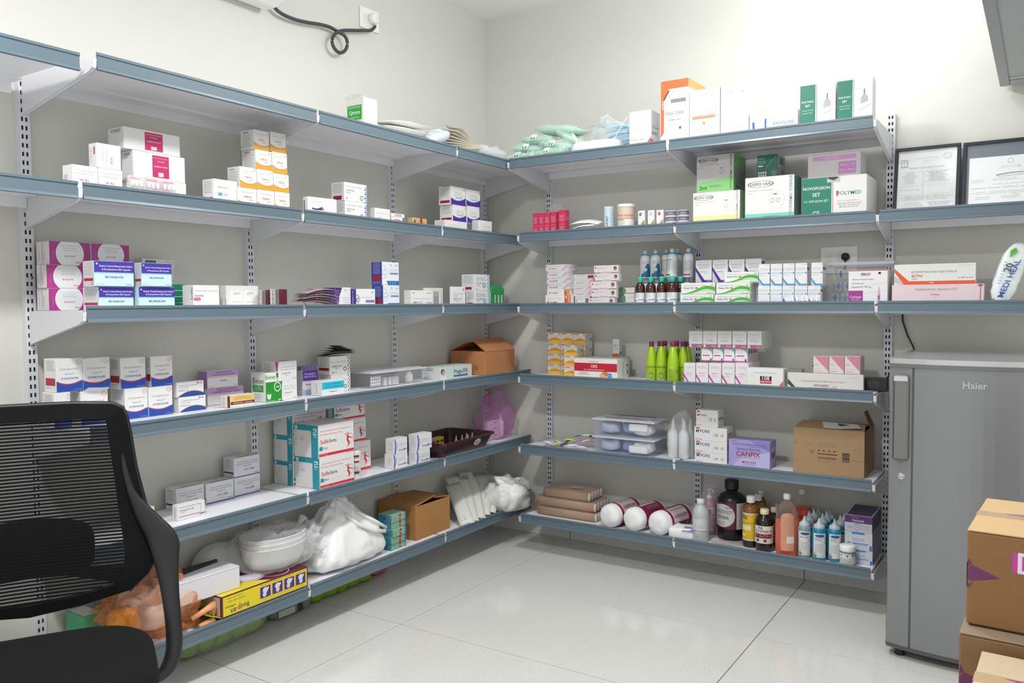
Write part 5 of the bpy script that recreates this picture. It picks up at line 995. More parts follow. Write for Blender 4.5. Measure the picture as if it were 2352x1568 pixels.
('amber',1.4385,-0.3,1.4846,0.0606,0.0606,0.1596,0,'amber syrup bottle with turquoise cap, foremost near the joint',None),
('green',1.3046,-0.27,1.0626,0.0572,0.0572,0.2199,0,'lime green bottle with plum cap, leftmost front',None),
('green',1.3642,-0.27,1.0626,0.0593,0.0593,0.2236,0,'lime green bottle with plum cap, second front',None),
('green_back',1.4482,-0.31,1.0626,0.0631,0.0631,0.2257,0,'lime green bottle with plum cap, foremost with text panel',None),
('green',1.4783,-0.24,1.0626,0.0576,0.0576,0.2221,0,'lime green bottle with plum cap, right front',None),
('green',1.3188,-0.19,1.0626,0.0529,0.0529,0.2181,0,'lime green bottle with plum cap, rear leftmost',None),
('green',1.3275,-0.13,1.0626,0.0534,0.0534,0.2182,0,'lime green bottle with plum cap, rearmost',None),
('green',1.4257,-0.2,1.0626,0.0546,0.0546,0.2224,0,'lime green bottle with plum cap, rear middle',None),
('green',1.4874,-0.2,1.0626,0.0554,0.0554,0.2218,0,'lime green bottle with plum cap, rear right',None),
('clearbottle',1.6099,-0.3148,0.2166,0.0866,0.0866,0.2285,0,'translucent white dispensing bottle with grey printed label, bottom shelf',None),
('pinkpump',1.6007,-0.15,0.2166,0.0708,0.0708,0.2594,0,'pink liquid pump bottle wrapped in clear plastic, bottom shelf',None),
('blackjug',1.733,-0.172,0.2166,0.1549,0.1549,0.32,0,'large black jug with maroon and white label, bottom shelf',None),
('yellowiod',1.8673,-0.2714,0.2166,0.0825,0.0825,0.2668,0,'brown bottle with yellow label and white cap, front one',None),
('yellowiod',1.8762,-0.17,0.2166,0.0716,0.0716,0.2554,0,'brown bottle with yellow label and white cap, second from front',None),
('yellowiod',1.8673,-0.09,0.2166,0.0582,0.0582,0.2588,0,'brown bottle with yellow label and white cap, rearmost',None),
('darkiod',1.9474,-0.3001,0.2166,0.0935,0.0935,0.2153,0,'short dark bottle with cream cap and white label, front one',None),
('darkiod',1.9651,-0.19,0.2166,0.067,0.067,0.2013,0,'short dark bottle with cream cap and white label, behind the front one',None),
('darkiod',1.9547,-0.1,0.2166,0.0431,0.0431,0.201,0,'short dark bottle with cream cap and white label, rearmost',None),
('orangeb',2.0641,-0.3137,0.2166,0.1133,0.1133,0.3105,0,'half-empty orange antiseptic bottle with salmon label, front one',None),
('orangeb',2.0871,-0.1,0.2166,0.106,0.106,0.2955,0,'full orange antiseptic bottle standing behind the half-empty one',None),
('gel_clear',2.1512,-0.3145,0.2166,0.0655,0.0655,0.208,0,'clear gel bottle with rainbow label, foremost left',None),
('gel',2.2233,-0.3171,0.2166,0.0675,0.0675,0.208,0,'blue gel bottle with rainbow label, front middle',None),
('gel',2.2916,-0.2953,0.2166,0.0659,0.0659,0.208,0,'blue gel bottle with rainbow label, front right',None),
('gel_clear',2.1495,-0.21,0.2166,0.059,0.059,0.208,0,'clear gel bottle in the second rank, left',None),
('gel',2.2174,-0.22,0.2166,0.0584,0.0584,0.208,0,'blue gel bottle in the second rank, middle',None),
('gel',2.3009,-0.21,0.2166,0.0579,0.0579,0.208,0,'blue gel bottle in the second rank, right',None),
('gel_clear',2.1567,-0.14,0.2166,0.0542,0.0542,0.208,0,'clear gel bottle in the third rank, left',None),
('gel',2.2247,-0.16,0.2166,0.0535,0.0535,0.208,0,'blue gel bottle in the third rank, middle',None),
('gel',2.2298,-0.1,0.2166,0.0527,0.0527,0.208,0,'blue gel bottle in the rear rank near the wall',None),
('gel_clear',2.1643,-0.075,0.2166,0.0492,0.0492,0.208,0,'clear gel bottle in the rear rank near the wall',None),
('gel_clear',2.3064,-0.13,0.2166,0.0506,0.0506,0.208,0,'clear gel bottle in the rear rank beside the glove cartons',None),
('smalljar',2.3608,-0.335,0.2166,0.0729,0.0729,0.0987,0,'small white jar with green-trimmed label before the glove cartons',None),
]
NAMES = dict(qtrans='medicine_carton', redbox='slim_carton', dispo10='syringe_carton', dispo2='syringe_carton', dispo5='syringe_carton', novo='infusion_carton', encore='glove_carton',
             gloveback='glove_carton', gloveplain='glove_carton', pinkneedle='needle_carton', canfix='bandage_carton', mpore='tape_carton', rak_blue='glove_carton', rak_purple='glove_carton',
             calirol='solution_carton', ors='salts_carton', cado='ointment_carton', metm='ointment_carton', metp='ointment_carton', metback='ointment_carton', metred='ointment_carton', ano='cream_carton',
             teal='flat_carton', polyvac='suction_carton')


def carton(style, x, y, z, wd, dp, ht, rot, label, grp):
    base, prims = STY[style]
    mb = MB()
    mb.box((-wd / 2 + .0002, -dp / 2, 0), (wd / 2 - .0002, dp / 2, ht), paper(base), 0.0011)
    o = mb.build(NAMES.get(style, 'medicine_carton'))
    o.location = (x, y, z)
    o.rotation_euler = (0, 0, R(rot))
    tag(o, label, 'box', grp)
    rnd = random.Random(hash(label) % 1000 if False else sum(map(ord, label)))
    side = 'L' if rot > 45 else 'R'
    by = {}
    for pr in prims:
        f = pr[0]
        f = side if f == 'S' else f
        by.setdefault(f, []).append(pr[1:])
    for f, lst in by.items():
        if f in 'LR' and dp < 0.03:
            continue
        a = MB()
        pl, U, V = face_plane(wd, dp, ht, f)
        art_on(a, lst, pl, U, V, rnd)
        if a.f:
            a.build({'F': 'printed_front', 'T': 'printed_top'}.get(f, 'printed_side'), o)
    # tuck-flap seam on the lid
    a = MB()
    gm = M('a9a8a4', 0.7, kind='card_edge')
    a.box((-wd / 2 + 0.003, -dp / 2 + 0.0012, ht), (wd / 2 - 0.003, -dp / 2 + 0.0020, ht + 0.0003), gm)
    a.build('lid_seam', o)
    if style == 'qtrans':
        a = MB(); pm = paper('f3f3ee')
        a.add([(-wd/2, -dp/2+.004, ht), (-wd/2, dp*.05, ht), (-wd/2-.012, dp*.05, ht+.014), (-wd/2-.010, -dp/2+.004, ht+.010)], [(0, 1, 2, 3)], pm)
        a.add([(-wd/2, dp*.1, ht), (-wd/2, dp/2, ht), (-wd/2-.008, dp/2, ht+.008), (-wd/2-.008, dp*.1, ht+.018)], [(0, 1, 2, 3)], pm)
        a.blob((-.02, 0, ht+.004), (.03, .03, .012), pm, cr=.006, seed=3, nu=14, nv=8)
        a.build('torn_flap', o)
    if style == 'dydro' and ('open flap' in label):
        a = MB(); pm = paper('ececea')
        a.add([(-wd/2+.01, -dp/2, ht), (wd/2, -dp/2, ht), (wd/2-.004, -dp/2-.022, ht+.008), (-wd/2+.02, -dp/2-.018, ht+.014)], [(0, 1, 2, 3)], pm)
        a.build('lid_flap', o)
    if style == 'tricium' and 'lifted' in label:
        a = MB(); pm = paper('e4e3e0')
        a.add([(-wd/2, -dp/2+.002, ht+.0005), (wd/2, -dp/2+.002, ht+.0005), (wd/2, dp/2, ht+.006), (0, dp/2, ht+.018), (-wd/2, dp/2, ht+.008)], [(0, 1, 2, 3, 4)], pm)
        a.build('lid_flap', o)
    return o


CAMDIR = R(-72)


def lathe_part(e, name, prof, r, h, mat, seg=24, z=0.0):
    mb = MB()
    mb.lathe([(a * r, b * h) for a, b in prof], mat, seg, (0, 0, z))
    return mb.build(name, e)


def label_part(e, name, r, z0, z1, prims, base, span=R(150), facing=CAMDIR):
    mb = MB()
    pl, U, V = cyl_plane(r, z0, z1, facing, span)
    art_on(mb, [('r', 0, 0, 1, 1, base)] + prims, pl, U, V, random.Random(5))
    return mb.build(name, e)


def bottle(style, x, y, z, wd, dp, ht, rot, label, grp):
    r, h = wd / 2, ht
    nm = {'tube_pale': 'tape_canister', 'jar_beige': 'bandage_jar', 'smalljar': 'small_jar', 'blackjug': 'solution_jug'}.get(style, 'gel_bottle' if 'gel' in style else 'medicine_bottle')
    cat = 'jar' if 'jar' in nm else ('canister' if 'canister' in nm else 'bottle')
    e = empty(nm, (x, y, z), label, cat, 0, grp)
    if style.startswith('panco'):
        cl = M('dfe6e8', 0.25, kind='white_bottle_plastic')
        lathe_part(e, 'bottle_body', [(.9, 0), (1, .02), (1, .66), (.93, .74), (.62, .84), (.34, .885), (.34, .90)], r, h, cl)
        lathe_part(e, 'bottle_cap', [(.36, .895), (.42, .90), (.42, .985), (.38, 1)], r, h, M('c9cccf', 0.35, kind='cap_plastic'))
        lathe_part(e, 'neck_band', [(.70, .815), (.60, .85), (.5, .862), (.36, .88)], r * 1.01, h, M('3f9ec9', 0.3, kind='blue_band'))
        if style == 'panco_text':
            pr = [('g', .08, .3, .42, .9, 9, '8a8a90'), ('g', .56, .1, .95, .9, 12, '8a8a90'), ('r', .06, .08, .4, .16, 'b8324e'), ('t', .3, .95, .4, 'PANCOLAX', '3a4f9a')]
        elif style == 'panco_side':
            pr = [('r', .84, 0, 1, 1, 'c8dcf2'), ('T', .90, .4, .62, 'PANCOLAX', '23408c', 90), ('g', .1, .3, .7, .9, 8, '8a8a90'), ('r', .15, .08, .6, .15, 'b8324e')]
        elif style == 'panco':
            pr = [('w', 0, 1, (.8, .5, .7), (.1, .3, .1), '8fcde0')]
        else:
            pr = [('r', 0, 0, .12, 1, 'c8dcf2'), ('T', .07, .42, .66, 'PANCOLAX', '23408c', 90), ('e', .62, .35, .2, .3, '3d8fb8'), ('e', .66, .5, .12, .3, '2a6f9f'), ('e', .5, .45, .13, .1, 'd7efe9'),
                  ('w', .3, .9, (.2, .35, .1), (.05, .0, .02), '2a6f9f'), ('g', .35, .75, .85, .92, 3, '9aa7b0')]
        label_part(e, 'wrap_label', r, h * .03, h * .65, pr, 'eef1f2', R(200))
    elif style == 'amber':
        lathe_part(e, 'bottle_body', [(.88, 0), (1, .03), (1, .56), (.93, .68), (.6, .78), (.4, .82), (.4, .84)], r, h, M('3c1c10', 0.08, kind='amber_glass', spec=0.7))
        lathe_part(e, 'bottle_cap', [(.46, .80), (.52, .81), (.52, .985), (.46, 1)], r, h, M('2fb39b', 0.35, kind='turquoise_cap'))
        label_part(e, 'paper_label', r, h * .02, h * .44, [('w', 0, 1, (.2, .6, .25), (0, 0, 0), 'b9dfe6'), ('g', .08, .6, .5, .95, 4, '8d9498'), ('T', .62, .42, .4, 'RANRAFT', '3b3f8f'), ('r', .1, .3, .3, .38, 'b8324e'), ('e', .8, .16, .08, .12, 'd8644a')], 'e8eef0', R(200))
    elif style.startswith('green'):
        gm = M('9cc41b', 0.22, kind='lime_plastic')
        lathe_part(e, 'bottle_body', [(.9, 0), (1, .02), (1, .42), (.93, .55), (.78, .68), (.56, .80), (.40, .87), (.38, .88)], r, h, gm)
        lathe_part(e, 'bottle_cap', [(.42, .875), (.47, .885), (.47, .97), (.42, 1)], r, h, M('7c2a56', 0.35, kind='plum_cap'))
        if style == 'green':
            pr = [('T', .5, .80, .6, 'Cyclosoft', '4a2358'), ('g', .3, .66, .7, .71, 2, '6f4a7c'), ('o', .5, .30, .16, .16, .16, '8c4a86'), ('o', .5, .46, .09, .12, .2, '8c4a86'), ('r', .47, .1, .53, .2, '8c4a86')]
        else:
            pr = [('r', .3, .78, .62, .84, 'c8d38a'), ('g', .25, .2, .6, .72, 10, '5c6b20'), ('g', .66, .5, .9, .7, 4, '3f4a1c'), ('g', .25, .06, .6, .14, 2, '5c6b20')]
        mb = MB(); pl, U, V = cyl_plane(r, h * .02, h * .45, CAMDIR, R(170)); art_on(mb, pr, pl, U, V, random.Random(2)); mb.build('printed_front', e)
    elif style == 'tube_pale':
        lathe_part(e, 'canister_body', [(1, 0), (1, .97)], r, h, M('cfe3ee', 0.4, kind='pale_blue_card'))
        lathe_part(e, 'canister_lid', [(1.03, .955), (1.03, .99), (.95, 1)], r, h, M('eef3f6', 0.4, kind='lid_plastic'))
        label_part(e, 'paper_label', r, h * .02, h * .94, [('T', .42, .4, .5, 'G-PLAST', '3f5c7c', 90), ('g', .6, .1, .9, .9, 8, '9fb4c4')], 'd3e6f0', R(180))
    elif style == 'jar_beige':
        lathe_part(e, 'jar_body', [(1, 0), (1, .88)], r, h, M('efeeea', 0.4, kind='white_plastic'))
        lathe_part(e, 'jar_lid', [(1.04, .865), (1.04, .94), (1.0, .975), (.9, 1)], r, h, M('eeece4', 0.35, kind='lid_plastic'))
        label_part(e, 'paper_label', r, h * .05, h * .86, [('r', 0, .5, 1, 1, 'e6d2bd'), ('t', .5, .62, .6, 'Plaster Bandage', 'c0603e'), ('g', .1, .08, .5, .42, 4, '999999'), ('t', .3, .43, .3, '10cm x 2.7m', '555555'), ('r', 0, .47, 1, .5, 'd9855f')], 'f2efe9', R(200))
    elif style == 'smalljar':
        lathe_part(e, 'jar_body', [(.93, 0), (.96, .04), (.96, .74)], r, h, M('eceeed', 0.35, kind='white_plastic'))
        lathe_part(e, 'jar_lid', [(1, .73), (1.02, .75), (1.02, .96), (.95, 1)], r, h, M('f3f4f3', 0.35, kind='lid_plastic'))
        label_part(e, 'paper_label', r * .965, h * .06, h * .7, [('r', 0, .92, 1, 1, '2d6a45'), ('r', 0, 0, 1, .06, '2d6a45'), ('p', [(.1, .9), (.25, .9), (.2, .65)], '2f5a40'), ('p', [(.35, .9), (.45, .6), (.5, .9)], '2f5a40'), ('p', [(.6, .9), (.68, .65), (.75, .9)], '2f5a40'), ('r', .82, .65, .97, .85, '222a25'), ('g', .12, .15, .6, .5, 4, '90969a')], 'eceeec', R(190))
    elif style == 'clearbottle':
        lathe_part(e, 'bottle_body', [(.95, 0), (1, .02), (1, .66), (.92, .74), (.62, .83), (.42, .87), (.42, .885)], r, h, M('ced3d6', 0.3, kind='frosted_plastic', trans=0.25))
        lathe_part(e, 'bottle_cap', [(.5, .87), (.5, .985), (.44, 1)], r, h, M('dde1e3', 0.3, kind='cap_plastic'))
        label_part(e, 'paper_label', r, h * .22, h * .55, [('g', .05, .62, .95, .92, 2, '3c3c40'), ('g', .08, .3, .9, .58, 6, '77777b', .3), ('t', .5, .12, .8, 'BHARAT PHARMACY', '333338')], 'd9dcde', R(170))
    elif style == 'pinkpump':
        lathe_part(e, 'bottle_body', [(.95, 0), (1, .02), (1, .62), (.85, .70), (.45, .75), (.4, .76)], r, h, M('d9a9c3', 0.25, kind='pink_liquid_plastic', trans=0.3))
        lathe_part(e, 'bottle_cap', [(.48, .75), (.48, .82), (.16, .83), (.16, .93), (.36, .94), (.36, .965), (.2, .97)], r, h, M('e9e9ec', 0.35, kind='pump_plastic'))
        mb = MB(); mb.tube([(0, 0, h * .955), (r * .6, -r * .4, h * .95), (r * .95, -r * .6, h * .915)], r * .14, M('e9e9ec', 0.35, kind='pump_plastic')); mb.build('pump_spout', e)
        label_part(e, 'paper_label', r, h * .08, h * .58, [('T', .4, .85, .4, 'PSE', '2c4aa0'), ('t', .5, .68, .7, 'HANDRUB', 'c23b6a'), ('g', .15, .1, .9, .58, 8, '9a8a98', .3)], 'ecd3e0', R(170))
        mb = MB(); mb.blob((0, 0, h * .53), (r * 1.25, r * 1.25, h * .55), film('f0e8ee', .10, .1, .35), e=(.6, .8), cr=.012, freq=18, seed=4, floor=0.0005)
        mb.build('plastic_wrap', e)
    elif style == 'blackjug':
        bm = M('0e0e10', 0.3, kind='black_plastic')
        lathe_part(e, 'jug_body', [(.9, 0), (.97, .02), (.97, .14), (1, .17), (1, .62), (.97, .68), (.78, .75), (.45, .79), (.40, .80), (.40, .84)], r, h, bm, 32)
        lathe_part(e, 'jug_cap', [(.46, .84), (.48, .85), (.48, .985), (.42, 1)], r, h, M('121214', 0.45, kind='ribbed_cap'), 32)
        label_part(e, 'paper_label', r, h * .2, h * .64, [('r', 0, 0, 1, 1, 'd6d8da'), ('r', 0, 0, .6, 1, '6e1638'), ('e', .30, .5, .27, .44, 'dfe0e1'), ('r', .03, .08, .3, .9, 'dfe0e1'), ('T', .42, .82, .12, '2 Ltr', '333333'), ('t', .3, .68, .44, 'POVIDONE-IODINE', '444444'), ('t', .3, .6, .4, 'SOLUTION IP 5%w/v', '444444'), ('t', .3, .46, .3, 'POVICIDAL', '444444'), ('t', .3, .4, .28, 'SOLUTION', '444444'), ('g', .1, .12, .35, .26, 4, '888888'), ('g', .66, .05, .95, .95, 22, '8b8b90')], 'd6d8da', R(190))
    elif style == 'yellowiod':
        lathe_part(e, 'bottle_body', [(.92, 0), (1, .02), (1, .70), (.94, .77), (.6, .84), (.48, .87), (.48, .885)], r, h, M('2b1a10', 0.15, kind='brown_plastic'))
        lathe_part(e, 'shoulder_fill', [(1.003, .66), (1.003, .70), (.944, .772), (.603, .842)], r, h, M('8a5528', 0.2, kind='amber_shoulder'))
        lathe_part(e, 'bottle_cap', [(.52, .87), (.54, .88), (.54, .985), (.48, 1)], r, h, M('e6e6e4', 0.4, kind='white_cap'))
        label_part(e, 'paper_label', r, h * .14, h * .68, [('r', 0, .96, 1, 1, 'e8e8e0'), ('r', 0, 0, 1, .04, 'e8e8e0'), ('T', .24, .84, .26, 'PSE', '2c3a90'), ('t', .4, .64, .5, 'WOKADINE-PVP', 'c23a2a'), ('r', .12, .38, .5, .56, 'ece7b0'), ('g', .6, .1, .95, .8, 12, '8a7420'), ('e', .2, .2, .1, .06, 'f2e8a0')], 'e8bd2c', R(190))
    elif style == 'darkiod':
        lathe_part(e, 'bottle_body', [(.92, 0), (1, .02), (1, .66), (.93, .76), (.6, .84), (.42, .87), (.42, .885)], r, h, M('241713', 0.15, kind='dark_brown_plastic'))
        lathe_part(e, 'bottle_cap', [(.46, .87), (.48, .88), (.48, .985), (.42, 1)], r, h, M('e6deb8', 0.4, kind='cream_cap'))
        label_part(e, 'paper_label', r, h * .2, h * .62, [('r', .1, .3, .75, .55, '7a1c2c'), ('T', .35, .88, .16, 'PSE', '2c3a90'), ('T', .45, .7, .66, 'CUTAPREP-PV', 'b02a3c'), ('g', .12, .34, .7, .5, 2, 'd8b8bc'), ('r', .2, .1, .3, .24, '7a1c2c'), ('r', .46, .1, .56, .24, '7a1c2c'), ('g', .8, .1, .97, .9, 8, '8b8b8b')], 'e4e2dc', R(180))
    elif style == 'orangeb':
        full = 'full' in label
        gl = film('eccfc0', .06, .06, .35)
        prof = [(.95, 0), (1, .015), (1, .55), (.93, .68), (.7, .80), (.42, .86), (.24, .88), (.22, .92)]
        lathe_part(e, 'bottle_body', prof, r, h, gl, 28)
        lv = .66 if full else .56
        lq = [(a * .97, b) for a, b in prof if b < lv] + [(.9, lv)]
        lathe_part(e, 'orange_liquid', lq, r, h, M('e2481a', 0.1, kind='orange_antiseptic', spec=0.5, trans=0.15), 28, 0.001)
        lathe_part(e, 'bottle_cap', [(.30, .91), (.32, .915), (.32, .985), (.28, 1)], r, h, M('e8e8e8', 0.4, kind='white_cap'))
        if not full:
            mb = MB(); pl, U, V = cyl_plane(r, h * .1, h * .72, CAMDIR, R(75))
            art_on(mb, [('r', .05, 0, .95, .9, 'e2a283'), ('e', .5, .88, .44, .12, 'e2a283'), ('g', .15, .28, .85, .86, 14, 'b97a5c', .3), ('r', .45, .2, .95, .38, 'e9e4df')], pl, U, V, random.Random(4))
            mb.build('paper_label', e)
    elif style.startswith('gel'):
        blue = style == 'gel'
        body = M('1f9fc4' if blue else 'b9c6cb', 0.12, kind='gel_plastic', trans=0.35 if blue else 0.5)
        lathe_part(e, 'bottle_body', [(.92, 0), (1, .02), (1, .70), (.93, .755), (.6, .78)], r, h, body)
        lathe_part(e, 'nozzle_cap', [(.78, .75), (.82, .76), (.80, .83), (.45, .87), (.22, .92), (.12, 1)], r, h, M('c9d9e0', 0.3, kind='translucent_cap', trans=0.2))
        pr = [('e', .5, .9, .36, .06, '2f5c9c'), ('g', .15, .2, .7, .55, 7, '8f979c'), ('p', [(.95, .95), (.6, .8), (.97, .86)], 'e8c21a'), ('p', [(.97, .84), (.55, .76), (.97, .72)], '3aa04a'), ('p', [(.97, .70), (.6, .7), (.9, .56)], '2f7fc0'),
              ('p', [(.05, .18), (.25, .02), (.08, .02)], 'd8452a'), ('p', [(.08, .2), (.3, .06), (.2, .2)], 'e8c21a'), ('p', [(.02, .1), (.3, .1), (.2, .0)], '3aa04a')]
        if not blue:
            pr.append(('T', .45, .76, .6, 'ECG GEL', 'd03a20'))
        else:
            pr.append(('g', .15, .66, .6, .8, 2, '3c6c9c'))
        label_part(e, 'paper_label', r, h * .08, h * .66, pr, 'e9ecec', R(110))
    return e


for row in T:
    st = row[0]
    if st in STY:
        carton(*row)
    else:
        bottle(*row)

# ------------------------------------------------------------------ loose goods
CLEAR = film('eef1f2', .13, .08, .45)
CLEAR2 = film('e4e9f0', .09, .12, .25)
WBAG = M('eeefee', 0.35, kind='white_polythene', spec=0.6, trans=0.0, bump=0.2, scale=30)


def single(mb, name, label, cat, loc=(0, 0, 0), rot=None, group=None):
    o = mb.build(name)
    o.location = loc
    if rot:
        o.rotation_euler = rot
    return tag(o, label, cat, group)


def pillow(name, label, cat, loc, r, mat, rot=(0, 0, 0), seed=1, cr=.006, freq=26, e=(.9, .45), group=None, floor=None):
    mb = MB()
    mb.blob((0, 0, 0), r, mat, e=e, cr=cr, freq=freq, seed=seed, nu=32, nv=12)
    mb.xf(Euler(rot).to_matrix().to_4x4())
    if floor is not None:
        mb.v = [(a, b, max(c, floor - loc[2])) for a, b, c in mb.v]
    return single(mb, name, label, cat, loc, None, group)


def sheetpack(w_, h_, t_, mat, bend=0.0):
    """thin flat pouch in the xy plane with crimped ends"""
    mb = MB()
    N, K = 10, 4
    vs, fs = [], []
    for side in (1, -1):
        for j in range(K + 1):
            for i in range(N + 1):
                u, v = i / N, j / K
                bulge = (math.sin(PI * u) * math.sin(PI * v)) ** .5 if 0 < u < 1 and 0 < v < 1 else 0
                vs.append(((u - .5) * w_, (v - .5) * h_, side * t_ / 2 * bulge + bend * math.sin(PI * u) + side * .0004))
    n = (N + 1) * (K + 1)
    for s_ in (0, 1):
        for j in range(K):
            for i in range(N):
                a = s_ * n + j * (N + 1) + i
                q = (a, a + 1, a + N + 2, a + N + 1)
                fs.append(q if s_ == 0 else q[::-1])
    for i in range(N):
        fs.append((i, n + i, n + i + 1, i + 1)); b_ = K * (N + 1)
        fs.append((b_ + i, b_ + i + 1, n + b_ + i + 1, n + b_ + i))
    for j in range(K):
        a = j * (N + 1); fs.append((a, a + N + 1, n + a + N + 1, n + a))
        a += N; fs.append((a, n + a, n + a + N + 1, a + N + 1))
    mb.add(vs, fs, mat, True)
    return mb


def smooth_path(P, n=4):
    """Catmull-Rom through the given points, any number of values each"""
    out = []
    for i in range(len(P) - 1):
        a, b, c, d = P[max(i - 1, 0)], P[i], P[i + 1], P[min(i + 2, len(P) - 1)]
        for k in range(n):
            u = k / n
            out.append(tuple(.5 * (2 * q + (r_ - p) * u + (2 * p - 5 * q + 4 * r_ - s_) * u * u + (3 * q - p - 3 * r_ + s_) * u ** 3) for p, q, r_, s_ in zip(a, b, c, d)))
    out.append(tuple(P[-1]))
    return out


# top left shelf
z1 = S[0]
for k, nm in enumerate(['lower', 'upper']):
    mb = sheetpack(.30, .17, .03, M('eceeeb', .4, kind='white_pouch'), .004)
    mb.xf(Euler((R(4), R(-3 if k else 1), R(80 + 7 * k))).to_matrix().to_4x4())
    single(mb, 'sterile_pouch', f'flat white sealed pack beside the torn carton, {nm} one', 'packet', (.34, -1.27 + .02 * k, z1 + .062 + .034 * k))
pillow('folded_drape', 'folded white drape under the two flat sealed packs on top shelf', 'drape', (.30, -1.27, z1 + .026), (.10, .14, .026), M('e6e8e6', .7, kind='cloth'), seed=2, cr=.004)
for k in range(9):
    mb = sheetpack(.30, .10, .012, M(['d9d3c0', 'e6e3d6', 'cfc7b0', 'e9e8e0'][k % 4], .5, kind='sterile_paper'), .006)
    mb.xf(Euler((R(-4 + 2 * k), R(-8 + 2.2 * k), R(70 + 5 * k))).to_matrix().to_4x4())
    single(mb, 'sterile_envelope', f'cream paper sterile envelope in the fanned top-shelf heap, {["lowest", "second up", "third up", "fourth up", "fifth up", "sixth up", "seventh up", "eighth up", "uppermost"][k]}', 'envelope', (.34, -.80 + .008 * k, z1 + .03 + .012 * k), None, 'sterile envelopes fanned on the top left shelf')
pillow('plastic_pouch', 'blue-white crinkled pouch leaning on the fanned sterile envelopes', 'pouch', (.33, -1.03, z1 + .065), (.10, .13, .04), film('dfe6f2', .55, .15, .4), (R(18), 0, R(10)), seed=5, cr=.014)
pillow('crumpled_bag', 'crumpled clear polythene bag at the corner end of top left shelf', 'bag', (.32, -.48, z1 + .048), (.12, .17, .055), film('e9edf0', .42, .1, .4), seed=8, cr=.03, freq=16, floor=z1 + .001)
pillow('crumpled_bag', 'small clear polythene bag hard in the top shelf corner', 'bag', (.36, -.24, z1 + .03), (.08, .10, .03), film('e9edf0', .42, .1, .4), seed=9, cr=.02, freq=20, floor=z1 + .001)

# top right shelf: green drape packs, masks, cotton
gm = film('dcefe6', .30, .08, .5)
gp = [(.56, -.38, .030, .105, .085, 0, 'lowest on the left'), (.76, -.40, .030, .105, .085, -4, 'lowest on the right, jutting over the rail'), (.57, -.34, .082, .11, .08, 6, 'second layer, left'), (.77, -.35, .080, .115, .08, 10, 'second layer, right'),
      (.63, -.33, .130, .10, .08, 4, 'third layer with two green squares'), (.86, -.30, .10, .12, .09, 30, 'leaning down to the cotton roll'), (.75, -.30, .182, .15, .08, 8, 'topmost, draped over the heap')]
for k, (x, y, dz, rx, ry, tilt, nm) in enumerate(gp):
    e = empty('drape_pack', (x, y, z1 + dz), f'pale green drape pack in clear film, {nm}', 'pack', R(6 * (k % 3) - 6))
    mb = MB(); mb.blob((0, 0, 0), (rx * 1.05, ry, .032), gm, e=(1.0, .35), cr=.020, freq=24, seed=k + 3, nu=36, nv=12); mb.xf(Matrix.Rotation(R(tilt), 4, 'Y')); mb.build('film_pouch', e)
    mb = MB(); mb.blob((0, .01, -.003), (rx * .85, ry * .8, .026), M('a9d9c5', .7, kind='green_cloth'), e=(.7, .35), cr=.006, freq=18, seed=k, nu=24, nv=8); mb.xf(Matrix.Rotation(R(tilt), 4, 'Y')); mb.build('folded_drape', e)
    if k < 5:
        mb = MB(); q = paper('e8efe9')
        mb.face([(-.03, -ry * .98, -.012), (.012, -ry * .98, -.012), (.02, -ry * .86, .022), (-.02, -ry * .86, .022)], q)
        for dx in (-.018, .0):
            mb.face([(dx - .005, -ry * .985, -.008), (dx + .006, -ry * .985, -.008), (dx + .008, -ry * .965, .004), (dx - .003, -ry * .965, .004)], paper('3fae50'))
        mb.xf(Matrix.Translation((0, -.008, .004)) @ Matrix.Rotation(R(tilt), 4, 'Y')); mb.build('paper_tag', e)
e = empty('mask_bag', (1.095, -.29, z1 + .06), 'clear bag of bright blue face masks between green packs and carton', 'bag')
for k in range(6):
    mb = sheetpack(.20, .10, .012, M(['4fb4e8', '7cc8ee', '9ad6f2'][k % 3], .6, kind='mask_fabric'), .02)
    mb.xf(Matrix.Translation((.01 + .004 * k, .01 * (k % 2), -.03 + .024 * k)) @ Euler((R(15), R(-22 + 5 * k), R(5 * k))).to_matrix().to_4x4()); mb.build('face_mask', e)
mb = MB(); mb.tube([(-.07, -.08, -.01), (0, -.10, .0), (.05, -.10, .03), (.08, -.09, .09), (.11, -.08, .13)], .0025, M('e8ecee', .6, kind='elastic')); mb.build('ear_loop', e)
mb = MB(); mb.blob((-.01, 0, .02), (.125, .10, .085), film('e6eef2', .10, .06, .4), e=(.7, .6), cr=.05, freq=14, seed=12, lobes=lambda x, y, z: (x, y, z * (1.45 if x < .02 and z > 0 else 1))); mb.v = [(a, b, max(c, -.059)) for a, b, c in mb.v]; mb.build('clear_bag', e)
e = empty('cotton_pack', (1.04, -.425, z1 + .036), 'white cotton roll in knotted clear film in front of blue masks', 'pack')
mb = MB(); mb.blob((0, 0, 0), (.145, .04, .035), M('e9ecf6', .9, kind='cotton'), e=(.5, .6), cr=.006, freq=20, seed=3, nu=32, nv=12); mb.build('cotton_roll', e)
mb = MB(); mb.blob((0, 0, 0), (.155, .045, .0355), film('eef0f6', .16, .06, .4), e=(.5, .6), cr=.007, freq=30, seed=5, nu=36, nv=12); mb.build('film_wrap', e)
mb = MB(); mb.tube([(-.12, 0, .03), (-.125, 0, .05), (-.14, 0, .075), (-.15, 0, .095)], [.008, .006, .010, .003], film('f4f6f8', .6, .1, .3)); mb.build('film_knot', e)

